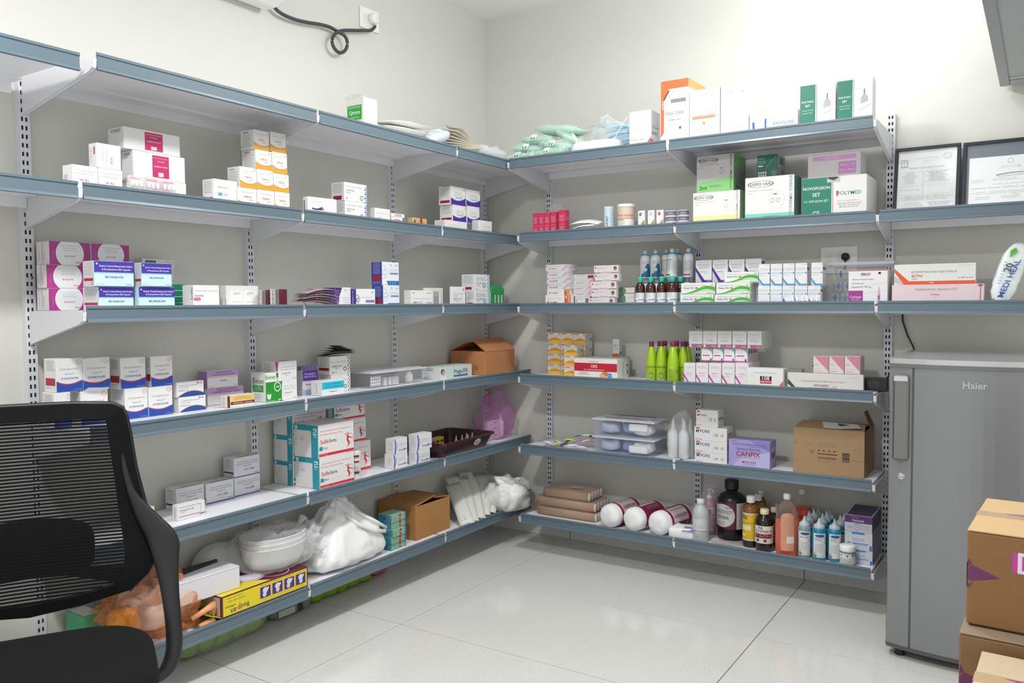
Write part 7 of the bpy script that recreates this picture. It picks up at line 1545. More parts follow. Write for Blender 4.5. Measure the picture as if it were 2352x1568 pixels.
# second right shelf
for k in range(2):
    mb = sheetpack(.20 - .03 * k, .11, .014, M('eceeec', .4, kind='white_pouch'), .01)
    mb.xf(Euler((R(14), R(-8 + 10 * k), R(-6 + 14 * k))).to_matrix().to_4x4())
    single(mb, 'white_packet', f'crinkled white sachet lying beside the slim red cartons, {["lower", "upper"][k]}', 'packet', (.90 + .02 * k, -.31, z2 + .03 + .024 * k))
mb = MB(); mb.box((-.055, -.04, 0), (.055, .04, .012), paper('7a1c34'), .002); single(mb, 'maroon_card', 'dark maroon flat carton edge beneath the crinkled white sachets', 'card', (.875, -.33, z2 + .0005))
pillow('clear_pouch', 'empty clear pouch standing up behind the slim red cartons', 'pouch', (.66, -.20, z2 + .10), (.07, .02, .10), film('e6eaec', .16, .08, .4), seed=4, cr=.02, freq=18)
SPM = M('e6e7ea', .35, kind='spool_plastic')
for c in range(2):
    for k in range(3):
        e = empty('tape_spool', (1.425 + .068 * c, -.285 + .01 * c, z2 + .0005 + .0305 * k + (.008 if c else 0)), f'white tape spool with grey rims, {["front", "right"][c]} column, {["bottom", "middle", "top"][k]} one', 'spool')
        if c:
            e.location.z = z2 + .0005 + .0305 * k
        mb = MB(); mb.lathe([(.033, 0), (.033, .003), (.026, .003), (.026, .026), (.033, .026), (.033, .029)], SPM, 20, smooth=False); mb.build('spool_body', e)
        mb = MB(); mb.lathe([(.0265, .004), (.0265, .025)], M('8c8fa0', .6, kind='grey_tape'), 20); mb.build('tape_winding', e)

# third right shelf
e = empty('clear_storage_box', (2.37, -.125, z3 + .0005), 'open clear plastic box of blue-capped parts behind the violet-marked carton', 'storage box')
clear_box(e, .31, .15, .225, False)
for k in range(9):
    e2 = empty('valve_packet', (2.255 + .045 * (k % 3) + .012 * (k // 3), -.165 + .012 * (k % 2), z3 + .012 + .058 * (k // 3)), f'blue and clear valve in its packet inside the clear box, {["bottom", "middle", "top"][k // 3]} layer, {["left", "centre", "right"][k % 3]}', 'packet', R(11 * k), 'blue valve packets in the clear box')
    mb = MB(); mb.box((-.016, -.001, 0), (.016, .001, .045), CLEAR, .0006); mb.build('clear_packet', e2)
    mb = MB(); mb.box((-.011, -.004, .018), (.011, .002, .028), M('4a70c0', .35, kind='blue_plastic'), .002); mb.lathe([(.004, .008), (.004, .04)], M('4a70c0', .35, kind='blue_plastic'), 10, (0, -.001, 0)); mb.build('blue_valve', e2)
e = empty('ampoule_strip', (2.152, -.352, z3 + .0005), 'row of small clear ampoules with red-tipped labels on the rail edge', 'ampoule strip')
for k in range(6):
    mb = MB(); mb.lathe([(.0075, 0), (.008, .003), (.008, .03), (.004, .037), (.004, .045)], M('e4e6e6', .2, kind='ampoule_plastic'), 12, (-.06 + .023 * k, 0, 0)); mb.build('ampoule', e)
    mb = MB(); mb.box((-.066 + .023 * k, -.0088, .006), (-.063 + .023 * k, -.0080, .02), paper('c03a4a')); mb.build('red_mark', e)
for k, (x, c1) in enumerate([(2.225, 'd9a03c'), (2.247, 'c8ccd0'), (2.268, 'd04a40'), (2.292, '3a5cb0'), (2.31, 'd2d6da')]):
    mb = MB(); mb.blob((0, 0, .008), (.012, .008, .008), M(c1, .35, kind='cap_plastic'), e=(.8, .8), cr=.002, freq=60, seed=k, nu=14, nv=8); single(mb, 'loose_cap', f'loose {["amber", "pale grey", "red", "blue", "white"][k]} cap on the rail edge before the clear box', 'cap', (x, -.366, z3 + .0005))


def pouch(name, label, loc, col, rz, lean, w_, h_, prims):
    e = empty(name, loc, label, 'pouch', rz)
    mb = MB(); mb.blob((0, 0, h_ / 2), (w_ / 2, .03, h_ / 2), M(col, .3, kind='wipes_film', bump=.1), e=(.75, .6), cr=.008, freq=20, seed=5, nu=36, nv=20); mb.v = [(a + c * lean, b + c * .12, max(c, 0)) for a, b, c in mb.v]; mb.build('pouch_body', e)
    mb = MB()
    class P_:
        div = 1
        def __call__(s, u, v, L):
            z = v * h_; t = (2 * v - 1); yy = .031 * (max(0, 1 - abs(t) ** 2.6)) ** .4 * (1 - abs(2 * u - 1) ** 4) ** .3 if 0 < u < 1 else 0
            return Vector(((u - .5) * w_ + z * lean, -yy - .008 + z * .12, z))
    art_on(mb, prims, P_(), w_, h_, random.Random(2)); mb.build('printed_front', e)
    return e
pouch('wipes_pouch', 'white and lime wipes pouch leaning with blue sideways lettering', (2.975, -.315, z3 + .0005), 'e6eef0', R(8), .28, .105, .265,
      [('T', .52, .42, .62, 'MEDI HEAL', '2a5cb0', 82), ('T', .36, .60, .14, '20', '3a4a58', 82), ('p', [(.3, .76), (.5, .86), (.42, .93), (.25, .88)], '6cb83c'), ('p', [(.12, .06), (.35, .03), (.2, .1)], 'a4cc2c'), ('g', .14, .3, .24, .7, 8, '8ca4c0')])
pouch('wipes_pouch', 'mostly green wipes pouch right beside the white and lime one', (3.118, -.315, z3 + .0005), '7cb04a', R(-4), .10, .10, .25, [('p', [(.1, .3), (.5, .36), (.8, .2), (.4, .1)], '2f6a34'), ('p', [(.2, .6), (.6, .7), (.7, .5)], 'cfe08c'), ('e', .4, .45, .2, .1, 'e4eee0')])

# fourth right shelf: film, adaptor
def filmbox(name, label, x0, x1, y0, y1, z0, z1, seed):
    mb = MB(); mb.blob(((x0 + x1) / 2, (y0 + y1) / 2, (z0 + z1) / 2), ((x1 - x0) / 2, (y1 - y0) / 2, (z1 - z0) / 2), film('eef0f2', .07, .04, .28), e=(.12, .12), cr=.003, freq=40, seed=seed, nu=48, nv=16)
    return single(mb, name, label, 'film')
filmbox('shrink_film', 'clear shrink film around the five mauve-footed cartons', 1.530, 1.945, -.306, -.175, z4 + .193, z4 + .290, 3)
e = empty('power_adaptor', (2.462, -.222, z4 + .0005), 'black power strip with plugged cable at the fridge end of shelf', 'power strip')
bk = M('1a1b1d', .4, kind='black_plastic')
mb = MB(); mb.box((-.055, -.03, 0), (.055, .03, .066), bk, .004); mb.build('adaptor_body', e)
mb = MB(); mb.box((-.04, -.0312, .015), (.02, -.0302, .05), M('2a2c30', .3, kind='black_gloss'), .0003); mb.build('socket_face', e)
mb = MB(); mb.tube([(.03, 0, .06), (.06, .03, .075), (.085, .06, .085), (.10, .14, .12)], .0035, bk); mb.build('power_cord', e)
mb = MB(); mb.tube([(2.13, -.08, z4 + .10), (2.16, -.06, z4 + .115), (2.20, -.06, z4 + .112), (2.24, -.07, z4 + .095)], .004, bk); single(mb, 'black_cable', 'short loop of black cable behind the pink-triangle cartons', 'cable')

# fifth right shelf
e = empty('syringe_heap', (.775, -.262, z5 + .0005), 'heap of small packaged needles in lilac, yellow and teal wrappers', 'heap')
rn = random.Random(4)
for k in range(26):
    mb = sheetpack(rn.uniform(.05, .085), .02, .009, [film('e6e4ea', .6, .1, .3), M('c9a8d4', .3, kind='lilac_plastic'), M('e8e24a', .3, kind='yellow_plastic'), M('2f6a70', .3, kind='teal_plastic'), M('eceef0', .3, kind='white_plastic')][k % 5], .003)
    x = rn.uniform(-.15, .13)
    mb.xf(Matrix.Translation((x, rn.uniform(-.05, .05), .010 + max(0, (x + .15)) * .30 * rn.random())) @ Euler((rn.uniform(-.3, .3), rn.uniform(-.5, .2), rn.uniform(-.6, .6))).to_matrix().to_4x4())
    mb.v = [(a, b, max(c, .0)) for a, b, c in mb.v]; mb.build('needle_packet', e)
for k in range(2):
    e = empty('clear_storage_box', (1.152, -.235, z5 + .0005 + .1015 * k), f'clear blue-tinted lidded box of dressings, {["lower", "upper"][k]} of two', 'storage box')
    clear_box(e, .375, .175, .100, True, cm=film('b9c6e6', .12, .1, .3))
    if k:
        mb = MB(); mb.box((-.12, -.07, .1002), (.14, .07, .1008), paper('e8e8ea')); mb.box((-.12, -.07, .1009), (.14, -.05, .1012), paper('3c2a2a')); mb.box((-.13, .05, .1009), (.14, .072, .1012), paper('2a2a30')); pl, U, V = face_plane(.26, .12, .1011, 'T'); art_on(mb, [('T', .5, .45, .6, 'KIDNEY TRAY', '33343a')], pl, U, V, random.Random(1)); mb.build('lid_label', e)
    for q, (x, y, c1) in enumerate([(-.11, 0, 'c4cbe0'), (.02, .02, '9fb0d0'), (.10, -.01, 'eff0ee')]):
        mb = MB(); mb.blob((x, y, .040), (.06, .055, .034), M(c1, .6, kind='dressing'), e=(.7, .6), cr=.012, freq=22, seed=90 + q + 5 * k, nu=24, nv=12); mb.build('folded_dressing', e)
    mb = MB(); mb.box((.03, -.078, .012 + .02 * k), (.145, -.05, .055 + .02 * k), M('f0f0ee', .6, kind='white_roll'), .008); mb.build('white_roll', e)
e = empty('bottle_bag', (1.462, -.225, z5 + .0005), 'clear bag of empty frosted nozzle bottles on the fifth right shelf', 'bag')
for k, (x, y) in enumerate([(-.035, -.025), (.03, -.03), (.0, .03), (.045, .03)]):
    mb = MB(); mb.lathe([(.028, 0), (.030, .004), (.030, .135), (.022, .15), (.012, .165), (.012, .18), (.005, .215)], M('dfe3e6', .3, kind='frosted_plastic', alpha=.85), 18, (x, y, .001)); mb.build('nozzle_bottle', e)
mb = MB(); mb.blob((.005, 0, .125), (.075, .068, .128), film('eef0f2', .10, .05, .4), e=(.5, .6), cr=.010, freq=26, seed=9, nu=36, nv=20, lobes=lambda x, y, z: (x * (1 - .4 * max(0, z) / .128), y * (1 - .4 * max(0, z) / .128), z)); mb.v = [(a, b, max(c, 0)) for a, b, c in mb.v]; mb.build('clear_bag', e)
e = empty('cardboard_box', (2.256, -.165, z5 + .0005), 'brown parcel box printed upside down with torn white label on top', 'cardboard box')
cardboard(e, .337, .262, .225, 'a38663')
m = M('a38663', **CARD)
flap(e, [(-.168, -.131, .225), (.168, -.131, .225), (.150, -.002, .240), (-.150, -.002, .246)], m)
flap(e, [(.168, .131, .225), (-.168, .131, .225), (-.16, .002, .232), (.15, .002, .232)], m)
flap(e, [(.168, .12, .225), (.168, .02, .225), (.135, .03, .305), (.135, .11, .305)], M('7c6650', **CARD))
mb = MB(); pl, U, V = face_plane(.337, .262, .225, 'F')
art_on(mb, [('g', .31, .60, .67, .70, 4, '6e5840', .3), ('T', .49, .36, .25, 'amazon.in', '3f3226', 180), ('r', .35, .445, .63, .468, '4a3b2c'), ('g', .36, .28, .62, .30, 1, '6e5840'), ('o', .27, .49, .03, .045, .12, '4a3b2c'), ('T', .27, .49, .018, '8', '4a3b2c'), ('e', .37, .53, .014, .02, '5a4436'), ('e', .44, .53, .014, .02, '5a4436'), ('e', .52, .53, .014, .02, '5a4436'), ('e', .59, .53, .014, .02, '5a4436')]
       + [('r', .70, .32 + .03 * i, .80, .335 + .03 * i + .006 * (i % 3), '4a3b2c') for i in range(7)] + [('r', .02, .66, .06, .667, '6e5840'), ('r', .02, .62, .026, .667, '6e5840'), ('r', .20, .66, .24, .667, '6e5840'), ('r', .02, .24, .06, .247, '6e5840'), ('r', .85, .6, .89, .607, '6e5840'), ('r', .93, .6, .97, .607, '6e5840'), ('r', .85, .36, .89, .367, '6e5840'), ('r', .93, .36, .97, .367, '6e5840')], pl, U, V, random.Random(4))
mb.build('printed_front', e)
mb = MB(); mb.add([(-.02, -.135, .2335), (.15, -.11, .2400), (.12, -.03, .2475), (-.05, -.03, .2510), (.05, -.134, .2335)], [(0, 4, 1, 2, 3)], paper('e4e3e0')); mb.add([(.04, -.09, .2475), (.09, -.07, .2480), (.03, -.05, .2500)], [(0, 1, 2)], paper('3a3028')); mb.build('torn_label', e)

# bottom right shelf
BR = M('a98a70', .6, kind='kraft_paper', vary=.05)
def bandages(label, x0, x1, y0, y1, z0, n, h):
    e = empty('bandage_pack', ((x0 + x1) / 2, (y0 + y1) / 2, z0), label, 'pack')
    W_, D_ = x1 - x0, y1 - y0
    for k in range(n):
        y = -D_ / 2 + D_ * (k + .5) / n
        mb = MB(); mb.lathe([(h / 2, -W_ / 2 + .004), (h / 2, W_ / 2 - .004)], BR, 14, (0, 0, 0), 1, min(1.0, D_ / n / h)); mb.xf(Matrix.Translation((0, y, h / 2)) @ Matrix.Rotation(R(90), 4, 'Y')); mb.build('wrapped_roll', e)
        mb = MB(); mb.lathe([(h / 2 * .96, 0), (h / 2 * .9, .005), (.002, .006)], M('d8d4d0', .9, kind='gauze'), 14, (0, 0, 0), 1, min(1.0, D_ / n / h)); mb.xf(Matrix.Translation((W_ / 2 - .004, y, h / 2)) @ Matrix.Rotation(R(90), 4, 'Y')); mb.build('gauze_end', e)
    mb = MB(); mb.blob((0, 0, h / 2), (W_ / 2 + .004, D_ / 2 + .004, h / 2 + .002), film('d9c9bc', .10, .05, .3), e=(.2, .3), cr=.003, freq=30, seed=n, nu=40, nv=10); mb.v = [(a, b, max(c, 0)) for a, b, c in mb.v]; mb.build('film_wrap', e)
    return e
bandages('kraft-wrapped bandage roll pack, bottom of three on the corner end', .565, .965, -.30, -.10, z6 + .0005, 5, .050)
bandages('kraft-wrapped bandage roll pack, middle of three, gauze ends visible', .545, .955, -.29, -.09, z6 + .0530, 5, .056)
e = bandages('kraft-wrapped bandage roll pack, shorter one on top with paper slip', .60, .915, -.285, -.10, z6 + .1115, 5, .055)
mb = MB(); mb.box((-.02, -.03, .0578), (.07, .02, .0582), paper('d2c4bc')); mb.build('paper_slip', e)
for k, (xf, xb) in enumerate([(1.075, 1.118), (1.222, 1.272), (1.374, 1.43)]):
    fx, fy, bx_, by_ = xf, -.355, xb, -.085
    rr = .066
    e = empty('cotton_roll', ((fx + bx_) / 2, (fy + by_) / 2, z6 + .0005 + rr), f'absorbent cotton wool roll with crimson band, {["nearest the bandage packs", "middle one", "nearest the clear bottle"][k]}', 'cotton roll', math.atan2(fx - bx_, by_ - fy))
    L = math.hypot(fx - bx_, fy - by_)
    ax = Matrix.Rotation(R(90), 4, 'X')
    mb = MB(); mb.lathe([(rr * .55, -L / 2 - .004), (rr * .80, -L / 2), (rr * .97, -L / 2 + .014), (rr, -L / 2 + .03), (rr, L / 2 - .03), (rr * .96, L / 2 - .012), (rr * .8, L / 2 + .002), (rr * .5, L / 2 + .008), (.001, L / 2 + .006)], M('eeeeee', .8, kind='cotton_in_film', bump=.8, scale=28), 44)
    for i, (x, y, z) in enumerate(mb.v):
        q = noise.noise(Vector((x * 22 + k * 5, y * 22, z * 30))) * (.006 if abs(z) > L / 2 - .03 else 0)
        mb.v[i] = (x * (1 + q * 3), y * (1 + q * 3), z + q)
    mb.xf(ax); mb.build('cotton_body', e)
    mb = MB(); rb = rr * 1.004
    # crimson paper band wrapped over the upper part, lettering reading from the back
    class PB:
        div = 40
        def __call__(s, u, v, Lr):
            a = R(150 + (0, 62, -14)[k]) - u * R(250)
            q = rb + .0004 + .00015 * Lr
            return Vector((q * math.cos(a), -(-L / 2 + .05) - v * 0 - (L * .0) + 0, q * math.sin(a))) if False else Vector((q * math.cos(a), (L / 2 - .0) * 0 + (-L / 2 + .055 + v * (L - .085)), q * math.sin(a)))
    pb = PB(); UU, VV = rb * R(250), (L - .085)
    art_on(mb, [('r', 0, 0, 1, 1, '941c50')], pb, UU, VV, random.Random(1)); mb.build('crimson_band', e)
    mb = MB(); rb += .0004; art_on(mb, [('r', .20, .10, .54, .86, 'e6dadf'), ('T', .43, .48, .72, 'ABSORBENT', '8c1c4c', -90), ('T', .28, .48, .62, 'COTTON WOOL I.P.', '8c1c4c', -90), ('g', .58, .2, .66, .8, 6, 'd8a0b8')], pb, UU, VV, random.Random(1)); mb.build('band_lettering', e)
    if k == 1:
        e.rotation_euler = (0, 0, e.rotation_euler[2])
e = empty('cotton_pad_pack', (1.505, -.295, z6 + .0005), 'flat folded cotton pad pack with blue-violet label at the shelf joint', 'pack', R(12))
mb = MB(); mb.blob((0, 0, .030), (.075, .062, .032), M('ebebee', .75, kind='cotton_in_film', bump=.4), e=(.5, .4), cr=.006, freq=26, seed=4, nu=36, nv=14); mb.v = [(a, b, max(c, 0)) for a, b, c in mb.v]; mb.build('pad_stack', e)
mb = MB(); mb.add([(0, -.068, .05), (.07, -.066, .047), (.076, -.03, .065), (.015, -.03, .068)], [(0, 1, 2, 3)], paper('8a80b8')); mb.build('violet_label', e)
mb = MB(); mb.box((-.09, -.075, 0), (.09, .075, .0008), paper('dad6d6')); mb.box((-.085, -.07, .0009), (.085, -.066, .0011), paper('b02a44')); mb.box((-.085, .066, .0009), (.085, .07, .0011), paper('b02a44')); pl, U, V = face_plane(.16, .12, .0011, 'T'); art_on(mb, [('g', .1, .3, .9, .9, 5, '4a4a52'), ('T', .6, .14, .5, 'KOIN TAPE 0B', '2a2a30')], pl, U, V, random.Random(2)); single(mb, 'printed_leaflet', 'printed leaflet with red border lying under the black jug area', 'leaflet', (1.765, -.272, z6 + .0003), (0, 0, R(-22)))

# ------------------------------------------------------------------ certificates, sockets, cables
def frame(label, x0, w_, h_, prims, dark=None):
    e = empty('certificate_frame', (x0 + w_ / 2, -.115, S[1] + .0005), label, 'picture frame')
    tilt = Matrix.Rotation(R(-13), 4, 'X')
    fm = M('2b2f38', .3, kind='black_frame'); a, t = w_ / 2, .016
    for nm, lo, hi in (('frame_bar', (-a, -.009, 0), (a, .009, t)), ('frame_bar', (-a, -.009, h_ - t), (a, .009, h_)), ('frame_bar', (-a, -.009, t), (-a + t, .009, h_ - t)), ('frame_bar', (a - t, -.009, t), (a, .009, h_ - t))):
        mb = MB(); mb.box(lo, hi, fm, .002); mb.xf(tilt); mb.build(nm, e)
    mb = MB(); mb.box((-a + t - .002, .001, t - .002), (a - t + .002, .006, h_ - t + .002), paper(dark or 'f2f5f6')); mb.xf(tilt); mb.build('backing_sheet', e)
    mb = MB(); pl, U, V = face_plane(w_ - 2 * t, .0, h_ - 2 * t, 'F'); art_on(mb, prims, pl, U, V, random.Random(7)); mb.xf(tilt @ Matrix.Translation((0, -.0004, t))); mb.build('certificate', e)
    mb = MB(); mb.box((-a + t, -.0045, t), (a - t, -.0035, h_ - t), film('f8fbfc', .02, .02, .10)); mb.xf(tilt); mb.build('glass_pane', e)
LG = 'b8bdc2'
frame('black framed portrait certificate leaning beside the rack upright', 2.506, .288, .355,
      [('r', .05, .74, .17, .86, LG), ('r', .065, .755, .155, .845, 'eef2f4'), ('r', .105, .75, .115, .85, LG), ('p', [(.06, .80), (.11, .86), (.16, .80), (.155, .79), (.11, .85), (.065, .79)], LG), ('o', .84, .88, .07, .05, .14, 'cfd4d8'), ('o', .84, .88, .035, .025, .2, 'dde1e4'), ('g', .3, .86, .7, .875, 1, LG), ('g', .42, .82, .56, .835, 1, LG), ('g', .42, .79, .54, .80, 1, LG), ('g', .2, .70, .8, .73, 2, LG), ('r', .04, .66, .96, .662, LG), ('r', .44, .3, .443, .66, LG), ('g', .06, .46, .36, .65, 8, 'ccd0d4', .6), ('g', .46, .48, .9, .65, 8, LG, .5), ('r', .04, .44, .96, .442, LG), ('g', .05, .36, .4, .38, 1, LG), ('r', .04, .3, .96, .302, LG), ('g', .05, .2, .95, .28, 4, 'ccd0d4', .2), ('g', .05, .05, .5, .17, 4, 'ccd0d4', .5), ('g', .5, .1, .95, .17, 3, LG, .3)])
frame('black framed landscape certificate above the fridge, dark strip at its top', 2.803, .44, .352,
      [('r', .03, .0, .99, .80, 'f0f3f4'), ('r', .04, .05, .99, .09, '55697f'), ('g', .15, .06, .9, .075, 1, 'aab8c4'), ('o', .44, .72, .03, .04, .2, 'b4bcb8'), ('T', .44, .63, .2, 'QUANTUM', 'd4dad8'), ('w', .3, .62, (.52, .56, .54), (.50, .54, .525), '9aa2a6'), ('t', .46, .50, .34, 'Enrolment Certificate', '9aa0a6', 3), ('g', .06, .4, .18, .46, 3, LG), ('g', .27, .42, .5, .46, 2, LG), ('g', .27, .36, .8, .38, 1, LG), ('g', .06, .30, .9, .33, 1, LG), ('g', .05, .22, .95, .27, 3, 'ccd0d4', .2), ('g', .1, .14, .25, .19, 2, LG), ('g', .36, .14, .5, .19, 2, LG), ('g', .6, .14, .72, .19, 2, LG), ('e', .5, .2, .04, .03, 'e6e6c8')], '6c7780')

def plate(name, label, wallid, u, z, w_, h_):
    e = root_at(name, wallid, u, z, label, 'socket')
    mb = MB(); mb.box((-w_ / 2, -.010, 0), (w_ / 2, 0, h_), M('ebebe8', .3, kind='white_switch_plastic'), .003); mb.build('socket_plate', e)
    return e
e = plate('wall_socket', 'white wall socket high up with a round white plug', 'A', -1.115, 3.0, .15, .115)
mb = MB(); mb.lathe([(.032, 0), (.033, .008), (.030, .028), (.022, .034)], M('e6e6e3', .35, kind='white_plug'), 24); mb.xf(Matrix.Translation((.015, -.010, .062)) @ Matrix.Rotation(R(90), 4, 'X')); mb.build('round_plug', e)
mb = MB()
for i in range(3):
    mb.box((-.055 + .014 * i, -.0112, .03), (-.045 + .014 * i, -.0102, .085), M('dededb', .3, kind='switch_rocker'), .0003)
mb.build('switch_rocker', e)
e = plate('wall_socket', 'wide white switch and socket plate behind the clear box', 'B', 2.238, 1.645, .184, .14)
for i in range(2):
    mb = MB(); mb.box((-.06 + .045 * i, -.0115, .03), (-.03 + .045 * i, -.0103, .11), M('e2e2df', .3, kind='switch_rocker'), .0005); mb.build('switch_rocker', e)
mb = MB(); mb.lathe([(.02, 0), (.021, .012), (.015, .03), (.008, .036)], bk, 18); mb.xf(Matrix.Translation((.035, -.010, .085)) @ Matrix.Rotation(R(90), 4, 'X')); mb.tube([(.035, -.03, .085), (.037, -.035, .06), (.034, -.03, .02)], .004, bk); mb.build('black_plug', e)
mb = MB(); pts = [(-1.84, 2.94), (-1.802, 2.915), (-1.767, 2.9), (-1.721, 2.895), (-1.658, 2.896), (-1.586, 2.905), (-1.512, 2.917), (-1.446, 2.922), (-1.39, 2.915), (-1.349, 2.9), (-1.331, 2.868), (-1.345, 2.831), (-1.377, 2.807), (-1.411, 2.808), (-1.436, 2.83), (-1.441, 2.858), (-1.422, 2.889), (-1.387, 2.914), (-1.342, 2.933), (-1.261, 2.955), (-1.194, 2.973), (-1.135, 2.990), (-1.102, 3.02)]
mb.tube(smooth_path([(.035 + (.012 if 8 < i < 17 else 0) + (.03 if i == 0 else 0), y, z) for i, (y, z) in enumerate(pts)]), .0088, M('3c3e41', .5, kind='cable_sleeve'), 10); single(mb, 'looped_cable', 'dark grey looped cable running from the white unit to the wall socket', 'cable')
mb = MB(); mb.tube([(2.545, -.02, 1.46), (2.548, -.02, 1.40), (2.57, -.02, 1.33), (2.60, -.03, 1.27), (2.61, -.03, 1.22)], .0045, bk); single(mb, 'black_cable', 'thin black cable hanging down the wall behind the fridge', 'cable')

# air conditioner
e = empty('air_conditioner', (0, -2.36, 2.90), 'white wall air conditioner whose underside just enters at the upper edge', 'air conditioner', R(90))
am = M('eceded', .35, kind='white_abs')
mb = MB(); prof = [(-.001, .0), (-.03, -.012), (-.10, -.012), (-.165, .015), (-.205, .06), (-.22, .13), (-.21, .27), (-.17, .30), (-.001, .30)]
mb.prism(prof, 0, -.45, .505, am, False); mb.build('unit_body', e)
mb = MB(); mb.add([(-.45, -.206, .0595), (.505, -.206, .0595), (.505, -.166, .0142), (-.45, -.166, .0142)], [(0, 1, 2, 3)], M('c4c6c7', .4, kind='louvre_grey')); mb.xf(Matrix.Translation((0, -.0015, -.0015))); mb.build('air_louvre', e)
mb = MB(); mb.add([(.506, -.16, .012), (.506, -.20, .058), (.506, -.196, .060), (.506, -.157, .016)], [(0, 1, 2, 3)], M('b5543c', .5, kind='red_trim')); mb.build('end_trim', e)

# overhead metal tray unit on the right wall
e = empty('overhead_unit', (3.35, -.82, 2.5), 'grey metal overhead unit jutting from the right wall above the certificates', 'overhead unit')
om_ = M('a3a7a8', .4, kind='grey_metal', vary=.02)
mb = MB(); mb.box((-.385, -.82, .006), (.5, .80, .40), om_, .003); mb.build('unit_body', e)
mb = MB(); mb.box((-.402, -.82, -.004), (-.362, .79, .012), M('8f9394', .4, kind='grey_metal'), .002); mb.build('edge_strip', e)
mb = MB(); mb.box((-.36, .70, -.003), (.5, .79, .004), om_, .001); mb.box((-.36, .66, -.003), (-.30, .67, .006), M('dadcdc', .2, .5, kind='metal_clip'), .001); mb.build('end_plate', e)

# ------------------------------------------------------------------ fridge
e = empty('refrigerator', (2.90, 0, 0), 'silver-grey single-door refrigerator at the end of the right rack', 'refrigerator')
sv = M('8b8e90', .34, .55, kind='silver_paint', vary=.015, scale=8)
X0, X1 = -.30, .30
mb = MB(); mb.box((X0 + .004, -.74, .045), (X1 - .004, -.12, 1.235), M('7f8284', .4, .4, kind='silver_cabinet'), .006); mb.build('cabinet', e)
def bow(x):
    t = (x - .02) / .32
    return -.800 - .045 * (1 - t * t)
mb = MB(); xs_ = [X0, X0 + .008, X0 + .03, X0 + .06, X0 + .092, X0 + .097, X0 + .102] + [X0 + .102 + (X1 - X0 - .102) * k / 12 for k in range(1, 13)]
prof = []
for i, x in enumerate(xs_):
    y = bow(x)
    if i == 0: y = -.775
    if i == 5: y += .006
    prof.append((x, y))
prof += [(X1, -.745), (X0, -.745)]
mb.prism(prof, 2, .055, 1.225, sv); mb.build('door', e)
mb = MB(); prof = [(x, bow(x) - .006 if i else -.785) for i, x in enumerate(xs_)] + [(X1, -.12), (X0, -.12)]
mb.prism(prof, 2, 1.2255, 1.240, M('77797b', .35, .5, kind='trim_shadow')); mb.prism([(x, y + .004 if y < -.2 else y) for x, y in prof], 2, 1.2405, 1.262, M('c5c8ca', .22, .6, kind='bright_trim')); mb.build('top_cover', e)  # mid-grey strip below the bright one
mb = MB(); prof = [(x, bow(x) - .003 if i else -.78) for i, x in enumerate(xs_)] + [(X1, -.745), (X0, -.745)]
mb.prism(prof, 2, .040, .0545, M('5a5c5e', .4, .4, kind='dark_trim')); mb.build('bottom_trim', e)
hd = MB(); hy = bow(X0 + .06)
hd.box((X0 + .022, hy - .022, .84), (X0 + .082, hy + .004, 1.195), M('7c7c7b', .22, .6, kind='handle_silver'), .018); hd.build('door_handle', e)
mb = MB(); mb.box((X0 + .026, hy - .0235, 1.17), (X0 + .078, hy - .0222, 1.190), M('c9cbcc', .2, .6, kind='bright_trim'), .0005); mb.build('handle_cap', e)
mb = MB(); mb.lathe([(.014, 0), (.014, .005), (.010, .007), (.010, .004), (.006, .004), (.006, .008), (.001, .008)], M('cfd1d2', .2, .8, kind='chrome'), 24); mb.xf(Matrix.Translation((X0 + .057, bow(X0 + .057), .772)) @ Matrix.Rotation(R(90), 4, 'X')); mb.build('door_lock', e)
mb = MB()
class PF:
    div = 1
    def __call__(s, u, v, L):
        x = -.022 + u * .085
        return Vector((x, bow(x) - .0012, 1.150 + v * .03))
art_on(mb, [('T', .5, .5, 1.0, 'Haier', 'c6c9cb')], PF(), .085, .03, random.Random(1)); mb.build('door_lettering', e)
for sx_, sy_ in ((-1, -.765), (1, -.765), (-1, -.18), (1, -.18)):
    mb = MB(); mb.lathe([(.020, 0), (.022, .004), (.018, .02), (.018, .046)], bk, 16, (.245 * sx_, sy_, 0)); mb.build('foot', e)

